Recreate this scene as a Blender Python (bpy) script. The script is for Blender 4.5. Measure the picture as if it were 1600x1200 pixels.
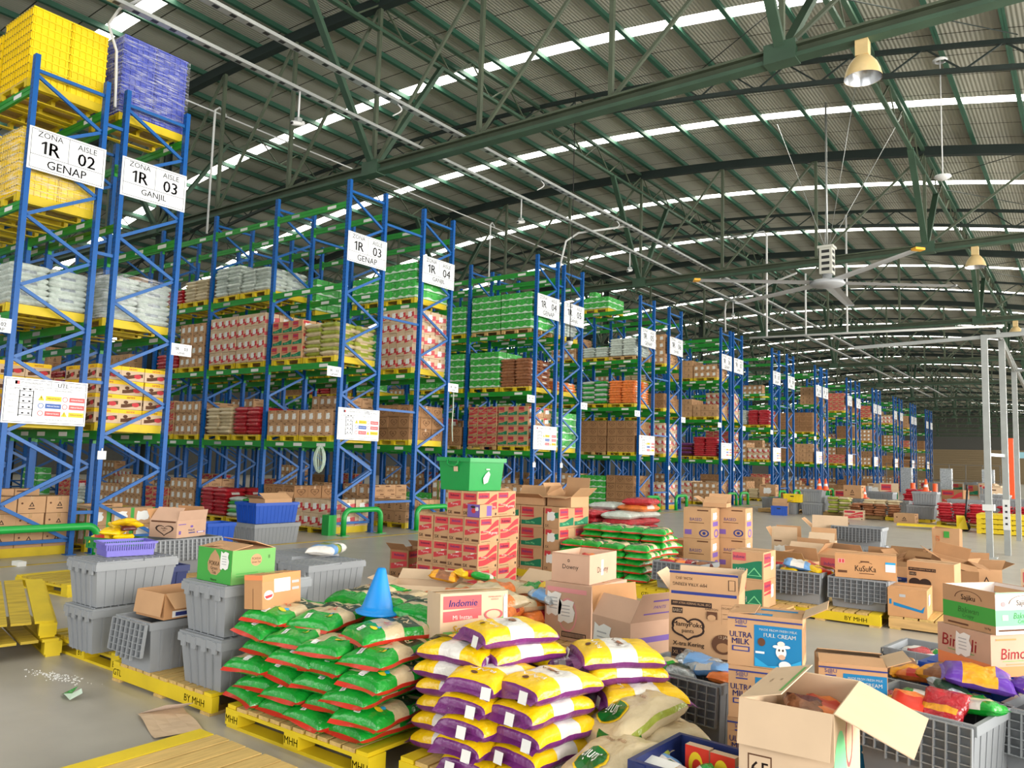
import bpy, math, random
from mathutils import Vector, Matrix
import numpy as np

for o in list(bpy.data.objects):
    bpy.data.objects.remove(o)
SC = bpy.context.scene
COL = SC.collection
RND = random.Random(11)

# ------------------------------------------------------------------ camera
cd = bpy.data.cameras.new('camera')
cd.sensor_width = 36.0
cd.lens = 1228.0 / 1600.0 * 36.0
cd.clip_start = 0.05
cd.clip_end = 400
cam = bpy.data.objects.new('camera', cd)
COL.objects.link(cam)
cam.matrix_world = Matrix([[0.803949, 0.033304, 0.593765, 0.0], [0.593951, -0.09498, -0.798874, 0.0], [0.02979, 0.994922, -0.09614, 1.6], [0.0, 0.0, 0.0, 1.0]])
SC.camera = cam

# ------------------------------------------------------------------ world, daylight, exposure
SC.view_settings.view_transform = 'Standard'
SC.view_settings.look = 'None'
SC.view_settings.exposure = 0.55
SC.view_settings.gamma = 1.0
SC.view_settings.use_curve_mapping = False
W = bpy.data.worlds.new('sky')
SC.world = W
W.use_nodes = True
bg = W.node_tree.nodes['Background']
bg.inputs['Color'].default_value = (0.95, 0.97, 1.0, 1)
bg.inputs['Strength'].default_value = 0.68


def area(name, loc, rot, sx, sy, power, col=(1, 0.97, 0.92)):
    l = bpy.data.lights.new(name, 'AREA')
    l.shape = 'RECTANGLE'
    l.size, l.size_y = sx, sy
    l.energy = power
    l.color = col
    o = bpy.data.objects.new(name, l)
    COL.objects.link(o)
    o.location = loc
    o.rotation_euler = rot
    return o


# daylight that falls through the open dock doors along the side and the near end of the hall
area('dock_daylight', (11.0, 6.0, 3.6), (0, math.radians(80), 0), 5.0, 26.0, 3900, (1, 0.96, 0.9))
area('dock_daylight_far', (11.0, 42.0, 3.6), (0, math.radians(82), 0), 5.0, 40.0, 4700, (1, 0.96, 0.9))
area('far_wall_fill', (11.0, 125.0, 3.8), (0, math.radians(84), 0), 5.0, 70.0, 7000, (1, 0.96, 0.9))  # added fill lamp, not a known door: brightens the far end wall
area('end_door_daylight', (-5.0, -7.0, 4.5), (math.radians(78), 0, 0), 16.0, 5.0, 450, (1, 0.97, 0.93))
SC.cycles.use_denoising = True
SC.cycles.max_bounces = 6
SC.cycles.diffuse_bounces = 3
SC.cycles.glossy_bounces = 2
SC.cycles.transmission_bounces = 2
SC.cycles.transparent_max_bounces = 6
SC.cycles.caustics_reflective = False
SC.cycles.caustics_refractive = False
SC.cycles.sample_clamp_indirect = 4.0


# ------------------------------------------------------------------ materials
def lin(c):
    return tuple((x / 12.92 if x <= 0.04045 else ((x + 0.055) / 1.055) ** 2.4) for x in (v / 255.0 for v in c))


_M = {}


def defmat(key, rgb, rough=0.6, metal=0.0, var=0.0, scale=6.0, spec=0.5, bump=0.0, emit=0.0, rand=0.0, stretch=None, bscale=30):
    """A procedural surface: base colour broken up by noise, a little per-object shift, optional bump."""
    m = bpy.data.materials.new(key)
    m.use_nodes = True
    nt = m.node_tree
    b = nt.nodes['Principled BSDF']
    c = lin(rgb)
    b.inputs['Base Color'].default_value = (*c, 1)
    b.inputs['Roughness'].default_value = rough
    b.inputs['Metallic'].default_value = metal
    b.inputs['Specular IOR Level'].default_value = spec
    tc = nt.nodes.new('ShaderNodeTexCoord')
    src = tc.outputs['Object']
    if stretch:
        mp = nt.nodes.new('ShaderNodeMapping')
        mp.inputs['Scale'].default_value = stretch
        nt.links.new(src, mp.inputs['Vector'])
        src = mp.outputs['Vector']
    if var > 0 or rand > 0:
        hs = nt.nodes.new('ShaderNodeHueSaturation')
        hs.inputs['Color'].default_value = (*c, 1)
        if var > 0:
            n = nt.nodes.new('ShaderNodeTexNoise')
            n.inputs['Scale'].default_value = scale
            n.inputs['Detail'].default_value = 3
            nt.links.new(src, n.inputs['Vector'])
            mr = nt.nodes.new('ShaderNodeMapRange')
            mr.inputs['From Min'].default_value = 0.3
            mr.inputs['From Max'].default_value = 0.7
            mr.inputs['To Min'].default_value = 1 - var
            mr.inputs['To Max'].default_value = 1 + var
            nt.links.new(n.outputs['Fac'], mr.inputs['Value'])
            val = mr.outputs['Result']
        else:
            val = None
        if rand > 0:
            oi = nt.nodes.new('ShaderNodeObjectInfo')
            m2 = nt.nodes.new('ShaderNodeMapRange')
            m2.inputs['To Min'].default_value = 1 - rand
            m2.inputs['To Max'].default_value = 1 + rand
            nt.links.new(oi.outputs['Random'], m2.inputs['Value'])
            if val is None:
                val = m2.outputs['Result']
            else:
                mm = nt.nodes.new('ShaderNodeMath')
                mm.operation = 'MULTIPLY'
                nt.links.new(val, mm.inputs[0])
                nt.links.new(m2.outputs['Result'], mm.inputs[1])
                val = mm.outputs[0]
        nt.links.new(val, hs.inputs['Value'])
        nt.links.new(hs.outputs['Color'], b.inputs['Base Color'])
    if bump > 0:
        n = nt.nodes.new('ShaderNodeTexNoise')
        n.inputs['Scale'].default_value = bscale
        n.inputs['Detail'].default_value = 2
        nt.links.new(src, n.inputs['Vector'])
        bp = nt.nodes.new('ShaderNodeBump')
        bp.inputs['Strength'].default_value = bump
        bp.inputs['Distance'].default_value = 0.02
        nt.links.new(n.outputs['Fac'], bp.inputs['Height'])
        nt.links.new(bp.outputs['Normal'], b.inputs['Normal'])
    if emit > 0:
        b.inputs['Emission Color'].default_value = (*c, 1)
        b.inputs['Emission Strength'].default_value = emit
    _M[key] = m
    return m


def math_node(nt, op, a, b=None, c=None):
    n = nt.nodes.new('ShaderNodeMath')
    n.operation = op
    for i, v in enumerate((a, b, c)):
        if v is None:
            continue
        if isinstance(v, (int, float)):
            n.inputs[i].default_value = v
        else:
            nt.links.new(v, n.inputs[i])
    return n.outputs[0]


defmat('card', (190, 150, 112), 0.85, var=0.05, rand=0.07, spec=0.2)
defmat('card_dark', (162, 122, 86), 0.85, var=0.06, rand=0.08, spec=0.2)
defmat('card_pale', (208, 182, 152), 0.85, var=0.04, rand=0.05, spec=0.2)
defmat('card_orange', (194, 146, 102), 0.85, var=0.05, rand=0.05, spec=0.2)
defmat('card_white', (226, 214, 206), 0.8, var=0.03, spec=0.2)
defmat('card_pink', (200, 164, 140), 0.85, var=0.04, rand=0.05, spec=0.2)
defmat('tape', (176, 138, 92), 0.25, spec=0.6)
defmat('red_print', (196, 62, 68), 0.7, var=0.05, spec=0.3)
defmat('red_soft', (205, 92, 96), 0.7, var=0.05, spec=0.3)
defmat('pink_print', (219, 148, 150), 0.75, spec=0.2)
defmat('green_print', (34, 118, 84), 0.7, var=0.06, spec=0.3)
defmat('lime_print', (110, 168, 92), 0.7, spec=0.3)
defmat('mint_print', (126, 214, 150), 0.7, spec=0.3)
defmat('tea_green', (66, 158, 66), 0.6, var=0.04, spec=0.3)
defmat('orange_print', (232, 140, 88), 0.7, spec=0.3)
defmat('blue_print', (24, 120, 172), 0.6, spec=0.3)
defmat('navy_print', (46, 58, 128), 0.6, spec=0.3)
defmat('purple_print', (120, 92, 168), 0.7, spec=0.3)
defmat('ink', (58, 44, 40), 0.8, spec=0.2)
defmat('ink_black', (26, 24, 26), 0.7, spec=0.2)
defmat('ink_brown', (98, 66, 48), 0.8, spec=0.2)
defmat('paper', (232, 232, 228), 0.8, var=0.02, spec=0.2)
defmat('paper_grey', (176, 178, 180), 0.8, spec=0.2)
defmat('yellow_print', (238, 196, 34), 0.6, spec=0.3)
defmat('water_green', (64, 172, 70), 0.45, var=0.08, rand=0.08)
defmat('water_white', (206, 226, 208), 0.5)
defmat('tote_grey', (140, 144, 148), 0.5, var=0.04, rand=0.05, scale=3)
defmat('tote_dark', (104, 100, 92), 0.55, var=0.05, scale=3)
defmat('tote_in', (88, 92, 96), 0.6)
defmat('tote_blue', (22, 78, 178), 0.4, var=0.04)
defmat('tote_navy', (28, 42, 96), 0.45, var=0.05)
defmat('tote_green', (12, 148, 66), 0.35, var=0.03)
defmat('crate_green', (20, 120, 48), 0.45)
defmat('basket_purple', (112, 104, 190), 0.4)
defmat('cone_blue', (14, 132, 212), 0.35)
defmat('cone_orange', (240, 92, 40), 0.4)
defmat('rack_green', (34, 146, 48), 0.4, var=0.05, spec=0.5)
defmat('guard_green', (18, 160, 62), 0.35, spec=0.6)
defmat('sign_white', (232, 236, 240), 0.35)
defmat('sign_red', (226, 84, 84), 0.5)
defmat('sign_yellow', (228, 196, 30), 0.5)
defmat('sign_blue', (40, 88, 168), 0.5)
defmat('galv', (172, 176, 174), 0.4, metal=0.6, var=0.06)
defmat('pipe_white', (205, 207, 206), 0.45)
defmat('black_cable', (24, 24, 24), 0.6)
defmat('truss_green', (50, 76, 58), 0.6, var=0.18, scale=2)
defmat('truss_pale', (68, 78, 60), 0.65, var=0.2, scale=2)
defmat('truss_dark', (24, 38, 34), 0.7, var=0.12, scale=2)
defmat('purlin_green', (40, 82, 64), 0.55, var=0.15, scale=1.5)
defmat('lamp_cream', (206, 180, 128), 0.4, var=0.08)
defmat('lamp_inner', (196, 200, 204), 0.2, metal=0.7)
defmat('lamp_lit', (255, 244, 220), 0.4, emit=1.2)
defmat('fan_grey', (176, 180, 184), 0.4)
defmat('post_grey', (150, 154, 152), 0.45, metal=0.3, var=0.06)
defmat('fan_tip', (232, 170, 40), 0.5)
defmat('fan_motor', (196, 196, 186), 0.5)
defmat('steel_black', (30, 32, 34), 0.45)
defmat('rubber', (60, 58, 56), 0.8)
defmat('wood', (196, 160, 106), 0.75, var=0.16, scale=5, rand=0.08, spec=0.25, stretch=(1, 9, 9))
defmat('wood_dark', (150, 116, 76), 0.8, var=0.16, scale=5, rand=0.1, spec=0.2, stretch=(1, 9, 9))
defmat('wood_x', (200, 168, 104), 0.75, var=0.16, scale=5, spec=0.25, stretch=(9, 1, 9))
defmat('yellow_paint', (218, 190, 22), 0.55, var=0.1, scale=4, rand=0.06)
defmat('yellow_worn', (184, 158, 44), 0.65, var=0.26, scale=4, stretch=(9, 1, 9))
defmat('yellow_crate', (240, 208, 20), 0.4, rand=0.06)
defmat('blue_crate', (52, 70, 176), 0.4, rand=0.06)
defmat('bag_green', (20, 150, 46), 0.24, var=0.16, scale=14, spec=0.6, bump=0.35)
defmat('bag_beige', (206, 184, 146), 0.28, var=0.12, scale=12, spec=0.6, bump=0.35)
defmat('bag_darkgreen', (40, 66, 48), 0.28, var=0.25, scale=20, spec=0.6, bump=0.35)
defmat('bag_red', (206, 52, 36), 0.28, var=0.12, spec=0.6)
defmat('bag_orange', (232, 128, 60), 0.28, var=0.2, scale=14, spec=0.6, bump=0.4)
defmat('bag_yellow', (240, 196, 14), 0.24, var=0.05, scale=10, spec=0.6, bump=0.3)
defmat('bag_white', (222, 218, 212), 0.24, var=0.06, scale=10, spec=0.6, bump=0.3)
defmat('bag_purple', (112, 44, 112), 0.28, var=0.2, scale=12, spec=0.6, bump=0.3)
defmat('bag_crimson', (176, 34, 46), 0.2, var=0.25, scale=16, spec=0.7, bump=0.6)
defmat('bag_maroon', (86, 34, 34), 0.3, var=0.3, scale=14, bump=0.4)
defmat('bag_sand', (204, 186, 150), 0.3, var=0.06, scale=10, spec=0.5, bump=0.3)
defmat('bag_olive', (150, 160, 60), 0.3, var=0.2, scale=14, bump=0.4)
defmat('bag_silver', (176, 184, 190), 0.18, metal=0.4, var=0.3, scale=16, bump=0.7)
defmat('bag_pale', (196, 206, 198), 0.22, var=0.15, scale=14, spec=0.6, bump=0.6)
defmat('bag_violet', (104, 62, 168), 0.25, var=0.15, bump=0.3)
defmat('bag_brown', (150, 98, 66), 0.35, var=0.3, scale=18, bump=0.5)
defmat('bag_sky', (110, 160, 214), 0.3, var=0.1, bump=0.3)
defmat('bag_amber', (232, 160, 40), 0.25, var=0.25, scale=16, bump=0.5)
defmat('leaf_print', (16, 104, 38), 0.3, var=0.1)
defmat('cyan_print', (40, 160, 214), 0.4)
defmat('skylight', (255, 250, 238), 0.5, emit=7.5)
defmat('wall_tan', (150, 132, 102), 0.8, var=0.06)
defmat('wall_grey', (84, 84, 80), 0.8, var=0.06)
defmat('glass_blue', (150, 196, 206), 0.3, emit=0.25)


def rack_blue():
    m = defmat('rack_blue', (0, 84, 158), 0.4, var=0.05, spec=0.35)
    nt = m.node_tree
    b = nt.nodes['Principled BSDF']
    tc = nt.nodes.new('ShaderNodeTexCoord')
    s = nt.nodes.new('ShaderNodeSeparateXYZ')
    nt.links.new(tc.outputs['Object'], s.inputs[0])
    fz = math_node(nt, 'FRACT', math_node(nt, 'DIVIDE', s.outputs['Z'], 0.076))
    inz = math_node(nt, 'LESS_THAN', math_node(nt, 'ABSOLUTE', math_node(nt, 'SUBTRACT', fz, 0.5)), 0.17)
    dy = math_node(nt, 'ABSOLUTE', math_node(nt, 'SUBTRACT', math_node(nt, 'ABSOLUTE', s.outputs['X']), 0.026))
    iny = math_node(nt, 'LESS_THAN', dy, 0.008)
    hole = math_node(nt, 'MULTIPLY', inz, iny)
    mx = nt.nodes.new('ShaderNodeMix')
    mx.data_type = 'RGBA'
    nt.links.new(hole, mx.inputs['Factor'])
    old = b.inputs['Base Color'].links[0].from_socket
    nt.links.new(old, mx.inputs[6])
    mx.inputs[7].default_value = (*lin((12, 30, 66)), 1)
    nt.links.new(mx.outputs[2], b.inputs['Base Color'])


rack_blue()
defmat('rack_brace', (2, 88, 160), 0.4, var=0.05)


def floor_mat():
    m = defmat('concrete', (176, 171, 160), 0.32, var=0.05, scale=0.6, spec=0.5)
    nt = m.node_tree
    b = nt.nodes['Principled BSDF']
    n = nt.nodes.new('ShaderNodeTexNoise')
    n.inputs['Scale'].default_value = 2.2
    n.inputs['Detail'].default_value = 6
    tc = nt.nodes.new('ShaderNodeTexCoord')
    nt.links.new(tc.outputs['Object'], n.inputs['Vector'])
    mr = nt.nodes.new('ShaderNodeMapRange')
    mr.inputs['From Min'].default_value = 0.3
    mr.inputs['From Max'].default_value = 0.75
    mr.inputs['To Min'].default_value = 0.86
    mr.inputs['To Max'].default_value = 1.06
    nt.links.new(n.outputs['Fac'], mr.inputs['Value'])
    hs = nt.nodes.new('ShaderNodeHueSaturation')
    old = b.inputs['Base Color'].links[0].from_socket
    nt.links.new(old, hs.inputs['Color'])
    nt.links.new(mr.outputs['Result'], hs.inputs['Value'])
    nt.links.new(hs.outputs['Color'], b.inputs['Base Color'])


floor_mat()


def roof_mat():
    m = defmat('roof_sheet', (158, 158, 146), 0.75, var=0.1, scale=0.5, spec=0.2)
    nt = m.node_tree
    b = nt.nodes['Principled BSDF']
    tc = nt.nodes.new('ShaderNodeTexCoord')
    s = nt.nodes.new('ShaderNodeSeparateXYZ')
    nt.links.new(tc.outputs['Object'], s.inputs[0])
    fy = math_node(nt, 'FRACT', math_node(nt, 'DIVIDE', s.outputs['Y'], 1.1))
    line = math_node(nt, 'LESS_THAN', fy, 0.028)
    mx = nt.nodes.new('ShaderNodeMix')
    mx.data_type = 'RGBA'
    nt.links.new(line, mx.inputs['Factor'])
    old = b.inputs['Base Color'].links[0].from_socket
    nt.links.new(old, mx.inputs[6])
    mx.inputs[7].default_value = (*lin((44, 42, 36)), 1)
    nt.links.new(mx.outputs[2], b.inputs['Base Color'])
    w = math_node(nt, 'SINE', math_node(nt, 'MULTIPLY', s.outputs['X'], 70.0))
    bp = nt.nodes.new('ShaderNodeBump')
    bp.inputs['Strength'].default_value = 0.25
    bp.inputs['Distance'].default_value = 0.02
    nt.links.new(w, bp.inputs['Height'])
    nt.links.new(bp.outputs['Normal'], b.inputs['Normal'])


roof_mat()


def wrap_mat():
    m = bpy.data.materials.new('stretch_film')
    m.use_nodes = True
    nt = m.node_tree
    b = nt.nodes['Principled BSDF']
    b.inputs['Base Color'].default_value = (0.9, 0.92, 0.95, 1)
    b.inputs['Roughness'].default_value = 0.12
    b.inputs['Specular IOR Level'].default_value = 0.8
    tc = nt.nodes.new('ShaderNodeTexCoord')
    mp = nt.nodes.new('ShaderNodeMapping')
    mp.inputs['Scale'].default_value = (2.0, 2.0, 22.0)
    mp.inputs['Rotation'].default_value = (0.1, 0.12, 0)
    nt.links.new(tc.outputs['Object'], mp.inputs['Vector'])
    n = nt.nodes.new('ShaderNodeTexNoise')
    n.inputs['Scale'].default_value = 2.2
    n.inputs['Detail'].default_value = 4
    nt.links.new(mp.outputs['Vector'], n.inputs['Vector'])
    mr = nt.nodes.new('ShaderNodeMapRange')
    mr.inputs['From Min'].default_value = 0.45
    mr.inputs['From Max'].default_value = 0.8
    mr.inputs['To Min'].default_value = 0.04
    mr.inputs['To Max'].default_value = 0.6
    nt.links.new(n.outputs['Fac'], mr.inputs['Value'])
    nt.links.new(mr.outputs['Result'], b.inputs['Alpha'])
    bp = nt.nodes.new('ShaderNodeBump')
    bp.inputs['Strength'].default_value = 0.5
    nt.links.new(n.outputs['Fac'], bp.inputs['Height'])
    nt.links.new(bp.outputs['Normal'], b.inputs['Normal'])
    _M['stretch_film'] = m


wrap_mat()


# ------------------------------------------------------------------ mesh building
_GLYPH = {}


def glyphs(s, bold=0.0, shear=0.0):
    """Outline-filled lettering as 2D points and polygons, one em high."""
    k = (s, bold, shear)
    if k not in _GLYPH:
        c = bpy.data.curves.new('lettering', 'FONT')
        c.body = s
        c.size = 1.0
        c.offset = bold
        c.shear = shear
        c.resolution_u = 2
        c.fill_mode = 'FRONT'
        o = bpy.data.objects.new('lettering', c)
        COL.objects.link(o)
        dg = bpy.context.evaluated_depsgraph_get()
        dg.update()
        me = o.evaluated_get(dg).to_mesh()
        V = [(v.co.x, v.co.y) for v in me.vertices]
        F = [list(p.vertices) for p in me.polygons]
        o.evaluated_get(dg).to_mesh_clear()
        bpy.data.objects.remove(o)
        bpy.data.curves.remove(c)
        if V:
            x0, x1 = min(v[0] for v in V), max(v[0] for v in V)
            y0, y1 = min(v[1] for v in V), max(v[1] for v in V)
        else:
            x0 = x1 = y0 = y1 = 0
        _GLYPH[k] = (V, F, x0, x1, y0, y1)
    return _GLYPH[k]


class MB:
    def __init__(self):
        self.v, self.f, self.m, self.keys, self.sm = [], [], [], [], []

    def mi(self, k):
        if k not in self.keys:
            self.keys.append(k)
        return self.keys.index(k)

    def face(self, pts, k, smooth=False):
        n = len(self.v)
        self.v.extend(tuple(p) for p in pts)
        self.f.append(list(range(n, n + len(pts))))
        self.m.append(self.mi(k))
        self.sm.append(smooth)

    def raw(self, V, F, k, smooth=False):
        n = len(self.v)
        self.v.extend(tuple(p) for p in V)
        i = self.mi(k) if isinstance(k, str) else None
        for j, f in enumerate(F):
            self.f.append([n + q for q in f])
            self.m.append(i if i is not None else self.mi(k[j]))
            self.sm.append(smooth)

    def box(self, x0, x1, y0, y1, z0, z1, k, M=None, top=None, skip=''):
        P = [Vector(p) for p in ((x0, y0, z0), (x1, y0, z0), (x1, y1, z0), (x0, y1, z0), (x0, y0, z1), (x1, y0, z1), (x1, y1, z1), (x0, y1, z1))]
        if M is not None:
            P = [M @ p for p in P]
        F = [[3, 2, 1, 0], [4, 5, 6, 7], [0, 1, 5, 4], [1, 2, 6, 5], [2, 3, 7, 6], [3, 0, 4, 7]]
        ks = [k, top or k, k, k, k, k]
        names = 'bTFRBL'
        keep = [i for i in range(6) if names[i] not in skip]
        self.raw(P, [F[i] for i in keep], [ks[i] for i in keep])

    def bar(self, p, q, w, h, k):
        p, q = Vector(p), Vector(q)
        d = (q - p).normalized()
        up = Vector((0, 0, 1)) if abs(d.z) < 0.95 else Vector((0, 1, 0))
        s = d.cross(up).normalized() * (w / 2)
        t = s.cross(d).normalized() * (h / 2)
        P = [p - s - t, p + s - t, p + s + t, p - s + t, q - s - t, q + s - t, q + s + t, q - s + t]
        self.raw(P, [[0, 1, 2, 3], [7, 6, 5, 4], [0, 4, 5, 1], [1, 5, 6, 2], [2, 6, 7, 3], [3, 7, 4, 0]], k)

    def tube(self, path, r, k, n=8, cap=True):
        path = [Vector(p) for p in path]
        rs = r if isinstance(r, (list, tuple)) else [r] * len(path)
        V, F = [], []
        u = None
        for i, p in enumerate(path):
            a = path[max(0, i - 1)]
            b = path[min(len(path) - 1, i + 1)]
            d = (b - a).normalized()
            if u is None:
                u = d.orthogonal().normalized()
            u = (u - d * u.dot(d)).normalized()
            w = d.cross(u)
            for j in range(n):
                t = 2 * math.pi * j / n
                V.append(p + (u * math.cos(t) + w * math.sin(t)) * rs[i])
        for i in range(len(path) - 1):
            for j in range(n):
                a, b = i * n + j, i * n + (j + 1) % n
                F.append([a, b, b + n, a + n])
        if cap:
            F.append(list(range(n - 1, -1, -1)))
            F.append(list(range((len(path) - 1) * n, len(path) * n)))
        self.raw(V, F, k, True)

    def lathe(self, prof, k, n=24, c=(0, 0, 0)):
        V, F = [], []
        for r, z in prof:
            for j in range(n):
                t = 2 * math.pi * j / n
                V.append((c[0] + r * math.cos(t), c[1] + r * math.sin(t), c[2] + z))
        for i in range(len(prof) - 1):
            for j in range(n):
                a, b = i * n + j, i * n + (j + 1) % n
                F.append([a, b, b + n, a + n])
        self.raw(V, F, k, True)

    def text(self, s, O, U, V, uc, vc, h, k, w=None, bold=0.0, shear=0.0, flip=False):
        """Lettering of cap height h centred at (uc, vc) on the plane O + u U + v V; w caps its width."""
        pts, F, x0, x1, y0, y1 = glyphs(s, 0.0, shear)
        if not pts:
            return
        sc = h / max(y1 - y0, 1e-6)
        sx = sc
        if w is not None and (x1 - x0) * sc > w:
            sx = w / (x1 - x0)
        O, U, V = Vector(O), Vector(U), Vector(V)
        g = -1 if flip else 1
        P = [O + U * (uc + g * (x - (x0 + x1) / 2) * sx) + V * (vc + g * (y - (y0 + y1) / 2) * sc) for x, y in pts]
        self.raw(P, F, k)
        if bold > 0:
            for q in (-1, 1):
                self.raw([p + U * (q * bold * 0.6 * sx) for p in P], F, k)

    def one(self, O, U, V, uc, vc, h, k):
        """A figure one with a flag."""
        O, U, V = Vector(O), Vector(U), Vector(V)

        def q(a, b):
            return O + U * (uc + a * h) + V * (vc + (b - .5) * h)
        self.face([q(.02, 0), q(.2, 0), q(.2, 1), q(.07, 1), q(.02, .9)], k)
        self.face([q(-.2, .68), q(-.2, .82), q(.07, 1), q(.12, .86), q(.02, .8)], k)

    def mesh(self, name):
        me = bpy.data.meshes.new(name)
        me.from_pydata(self.v, [], self.f)
        for k in self.keys:
            me.materials.append(_M[k])
        if len(self.keys) > 1:
            me.polygons.foreach_set('material_index', self.m)
        if any(self.sm):
            me.polygons.foreach_set('use_smooth', self.sm)
        me.update()
        return me


def prop(o, label=None, cat=None, group=None, kind=None):
    if label:
        o['label'] = label
    if cat:
        o['category'] = cat
    if group:
        o['group'] = group
    if kind:
        o['kind'] = kind
    return o


def put(name, me, loc=(0, 0, 0), rot=(0, 0, 0), parent=None):
    o = bpy.data.objects.new(name, me)
    COL.objects.link(o)
    o.location = loc
    if isinstance(rot, (int, float)):
        rot = (0, 0, rot)
    o.rotation_euler = rot
    if parent is not None:
        o.parent = parent
    return o


def thing(name, label, cat, loc=(0, 0, 0), rot=0.0, group=None, me=None, parts=()):
    """One top-level object; parts is a list of (name, mesh[, sub-parts[, offset[, rotation]]])."""
    o = prop(put(name, me, loc, rot), label, cat, group)
    add_parts(o, parts)
    return o


def add_parts(o, parts):
    for p in parts:
        c = put(p[0], p[1], p[3] if len(p) > 3 else (0, 0, 0), p[4] if len(p) > 4 else (0, 0, 0), o)
        if len(p) > 2 and p[2]:
            add_parts(c, p[2])


def struct(name, me, loc=(0, 0, 0)):
    return prop(put(name, me, loc), kind='structure')


R_ = math.radians

# ------------------------------------------------------------------ the hall: floor, vault, walls
def roof_z(x):
    return 12.69 - 0.00614 * (x + 17.9) ** 2


YEND = 168.0
mb = MB()
mb.face([(-48, -12, 0), (16, -12, 0), (16, YEND, 0), (-48, YEND, 0)], 'concrete')
struct('floor', mb.mesh('floor'))

STRIPS = [3.0, 9.46, 16.42, 22.55, 29.59, 35.86, 43.18, 49.5, 56.1, 62.7, 69.1] + [75.7 + 6.6 * i for i in range(14)]
XS = [-48 + 62 * i / 40 for i in range(41)]


def vault(y0, y1, dz, key, name):
    m = MB()
    V, F = [], []
    for x in XS:
        V += [(x, y0, roof_z(x) + dz), (x, y1, roof_z(x) + dz)]
    for i in range(len(XS) - 1):
        F.append([2 * i, 2 * i + 1, 2 * i + 3, 2 * i + 2])
    m.raw(V, F, key, True)
    return m


ceil = MB()
edges = [-12.0]
for y in STRIPS:
    edges += [y - 0.22, y + 0.22]
edges.append(YEND)
for a, b in zip(edges[::2], edges[1::2]):
    q = vault(a, b, 0, 'roof_sheet', 'ceiling')
    n = len(ceil.v)
    ceil.v += q.v
    ceil.f += [[n + i for i in f] for f in q.f]
    ceil.m += [ceil.mi('roof_sheet')] * len(q.f)
    ceil.sm += q.sm
struct('ceiling', ceil.mesh('ceiling'))
for i, y in enumerate(STRIPS):
    struct('window_%d' % (i + 1), vault(y - 0.22, y + 0.22, 0.01, 'skylight', 'window').mesh('window'))

# purlins under the sheeting
for i in range(48):
    x = -47.5 + 1.285 * i
    if x > 13.5:
        break
    z = roof_z(x)
    m = MB()
    m.box(-0.03, 0.03, -12, YEND, -0.18, -0.02, 'purlin_green')
    m.box(0.03, 0.08, -12, YEND, -0.185, -0.17, 'purlin_green')
    struct('trim_purlin', m.mesh('trim_purlin'), (x, 0, z))

TRUSS_Y = [-1.15 + 13.2 * i for i in range(13)]
NODES = [-41.0 + 3.1 * i for i in range(17)]   # every third one carries the cross struts
m = MB()
pts = [(-44 + 1.5 * i) for i in range(38)]
for a, b in zip(pts, pts[1:]):
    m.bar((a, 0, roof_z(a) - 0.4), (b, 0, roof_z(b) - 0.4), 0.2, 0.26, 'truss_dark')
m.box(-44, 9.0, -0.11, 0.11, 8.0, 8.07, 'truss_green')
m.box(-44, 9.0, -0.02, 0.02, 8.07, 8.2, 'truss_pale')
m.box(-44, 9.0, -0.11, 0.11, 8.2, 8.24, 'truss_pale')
for i, x in enumerate(NODES):
    if roof_z(x) - 0.5 < 8.5:
        continue
    m.bar((x, 0, 8.2), (x, 0, roof_z(x) - 0.45), 0.085, 0.085, 'truss_pale')
    x2 = x + 3.1
    if roof_z(x2) - 0.5 > 8.5:
        m.bar((x, 0, 8.2), (x2, 0, roof_z(x2) - 0.45), 0.06, 0.06, 'truss_pale')
    if i % 3 == 0:
        zt = roof_z(x) - 1.05
        for s in (-1, 1):
            m.bar((x, 0, 8.15), (x, 2.15 * s, zt), 0.16, 0.1, 'truss_green')
        m.box(x - 0.25, x + 0.25, -0.14, 0.14, 7.98, 8.3, 'truss_green')
truss = m.mesh('trim_truss')
for y in TRUSS_Y:
    struct('trim_truss', truss, (0, y, 0))

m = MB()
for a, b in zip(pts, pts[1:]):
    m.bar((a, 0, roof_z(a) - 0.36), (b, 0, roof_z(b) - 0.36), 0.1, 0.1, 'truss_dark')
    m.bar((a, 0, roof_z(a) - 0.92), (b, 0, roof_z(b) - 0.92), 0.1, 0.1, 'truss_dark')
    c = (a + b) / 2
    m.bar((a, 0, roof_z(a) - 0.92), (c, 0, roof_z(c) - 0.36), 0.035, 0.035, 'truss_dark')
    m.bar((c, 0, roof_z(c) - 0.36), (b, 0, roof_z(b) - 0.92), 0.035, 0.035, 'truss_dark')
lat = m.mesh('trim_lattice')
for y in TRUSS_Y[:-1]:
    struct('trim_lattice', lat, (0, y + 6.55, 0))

# girders along the hall over every third node
for i in range(0, len(NODES), 3):
    x = NODES[i]
    z = roof_z(x)
    if z < 8.7:
        continue
    m = MB()
    for dz in (-0.38, -1.05):
        m.box(-0.05, 0.05, -12, YEND, dz - 0.04, dz + 0.04, 'truss_green')
    k = -11.0
    while k < 110:
        m.bar((0, k, -0.38), (0, k + 0.82, -1.05), 0.035, 0.035, 'truss_pale')
        m.bar((0, k + 0.82, -1.05), (0, k + 1.65, -0.38), 0.035, 0.035, 'truss_pale')
        k += 1.65
    struct('trim_girder', m.mesh('trim_girder'), (x, 0, z))

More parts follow.
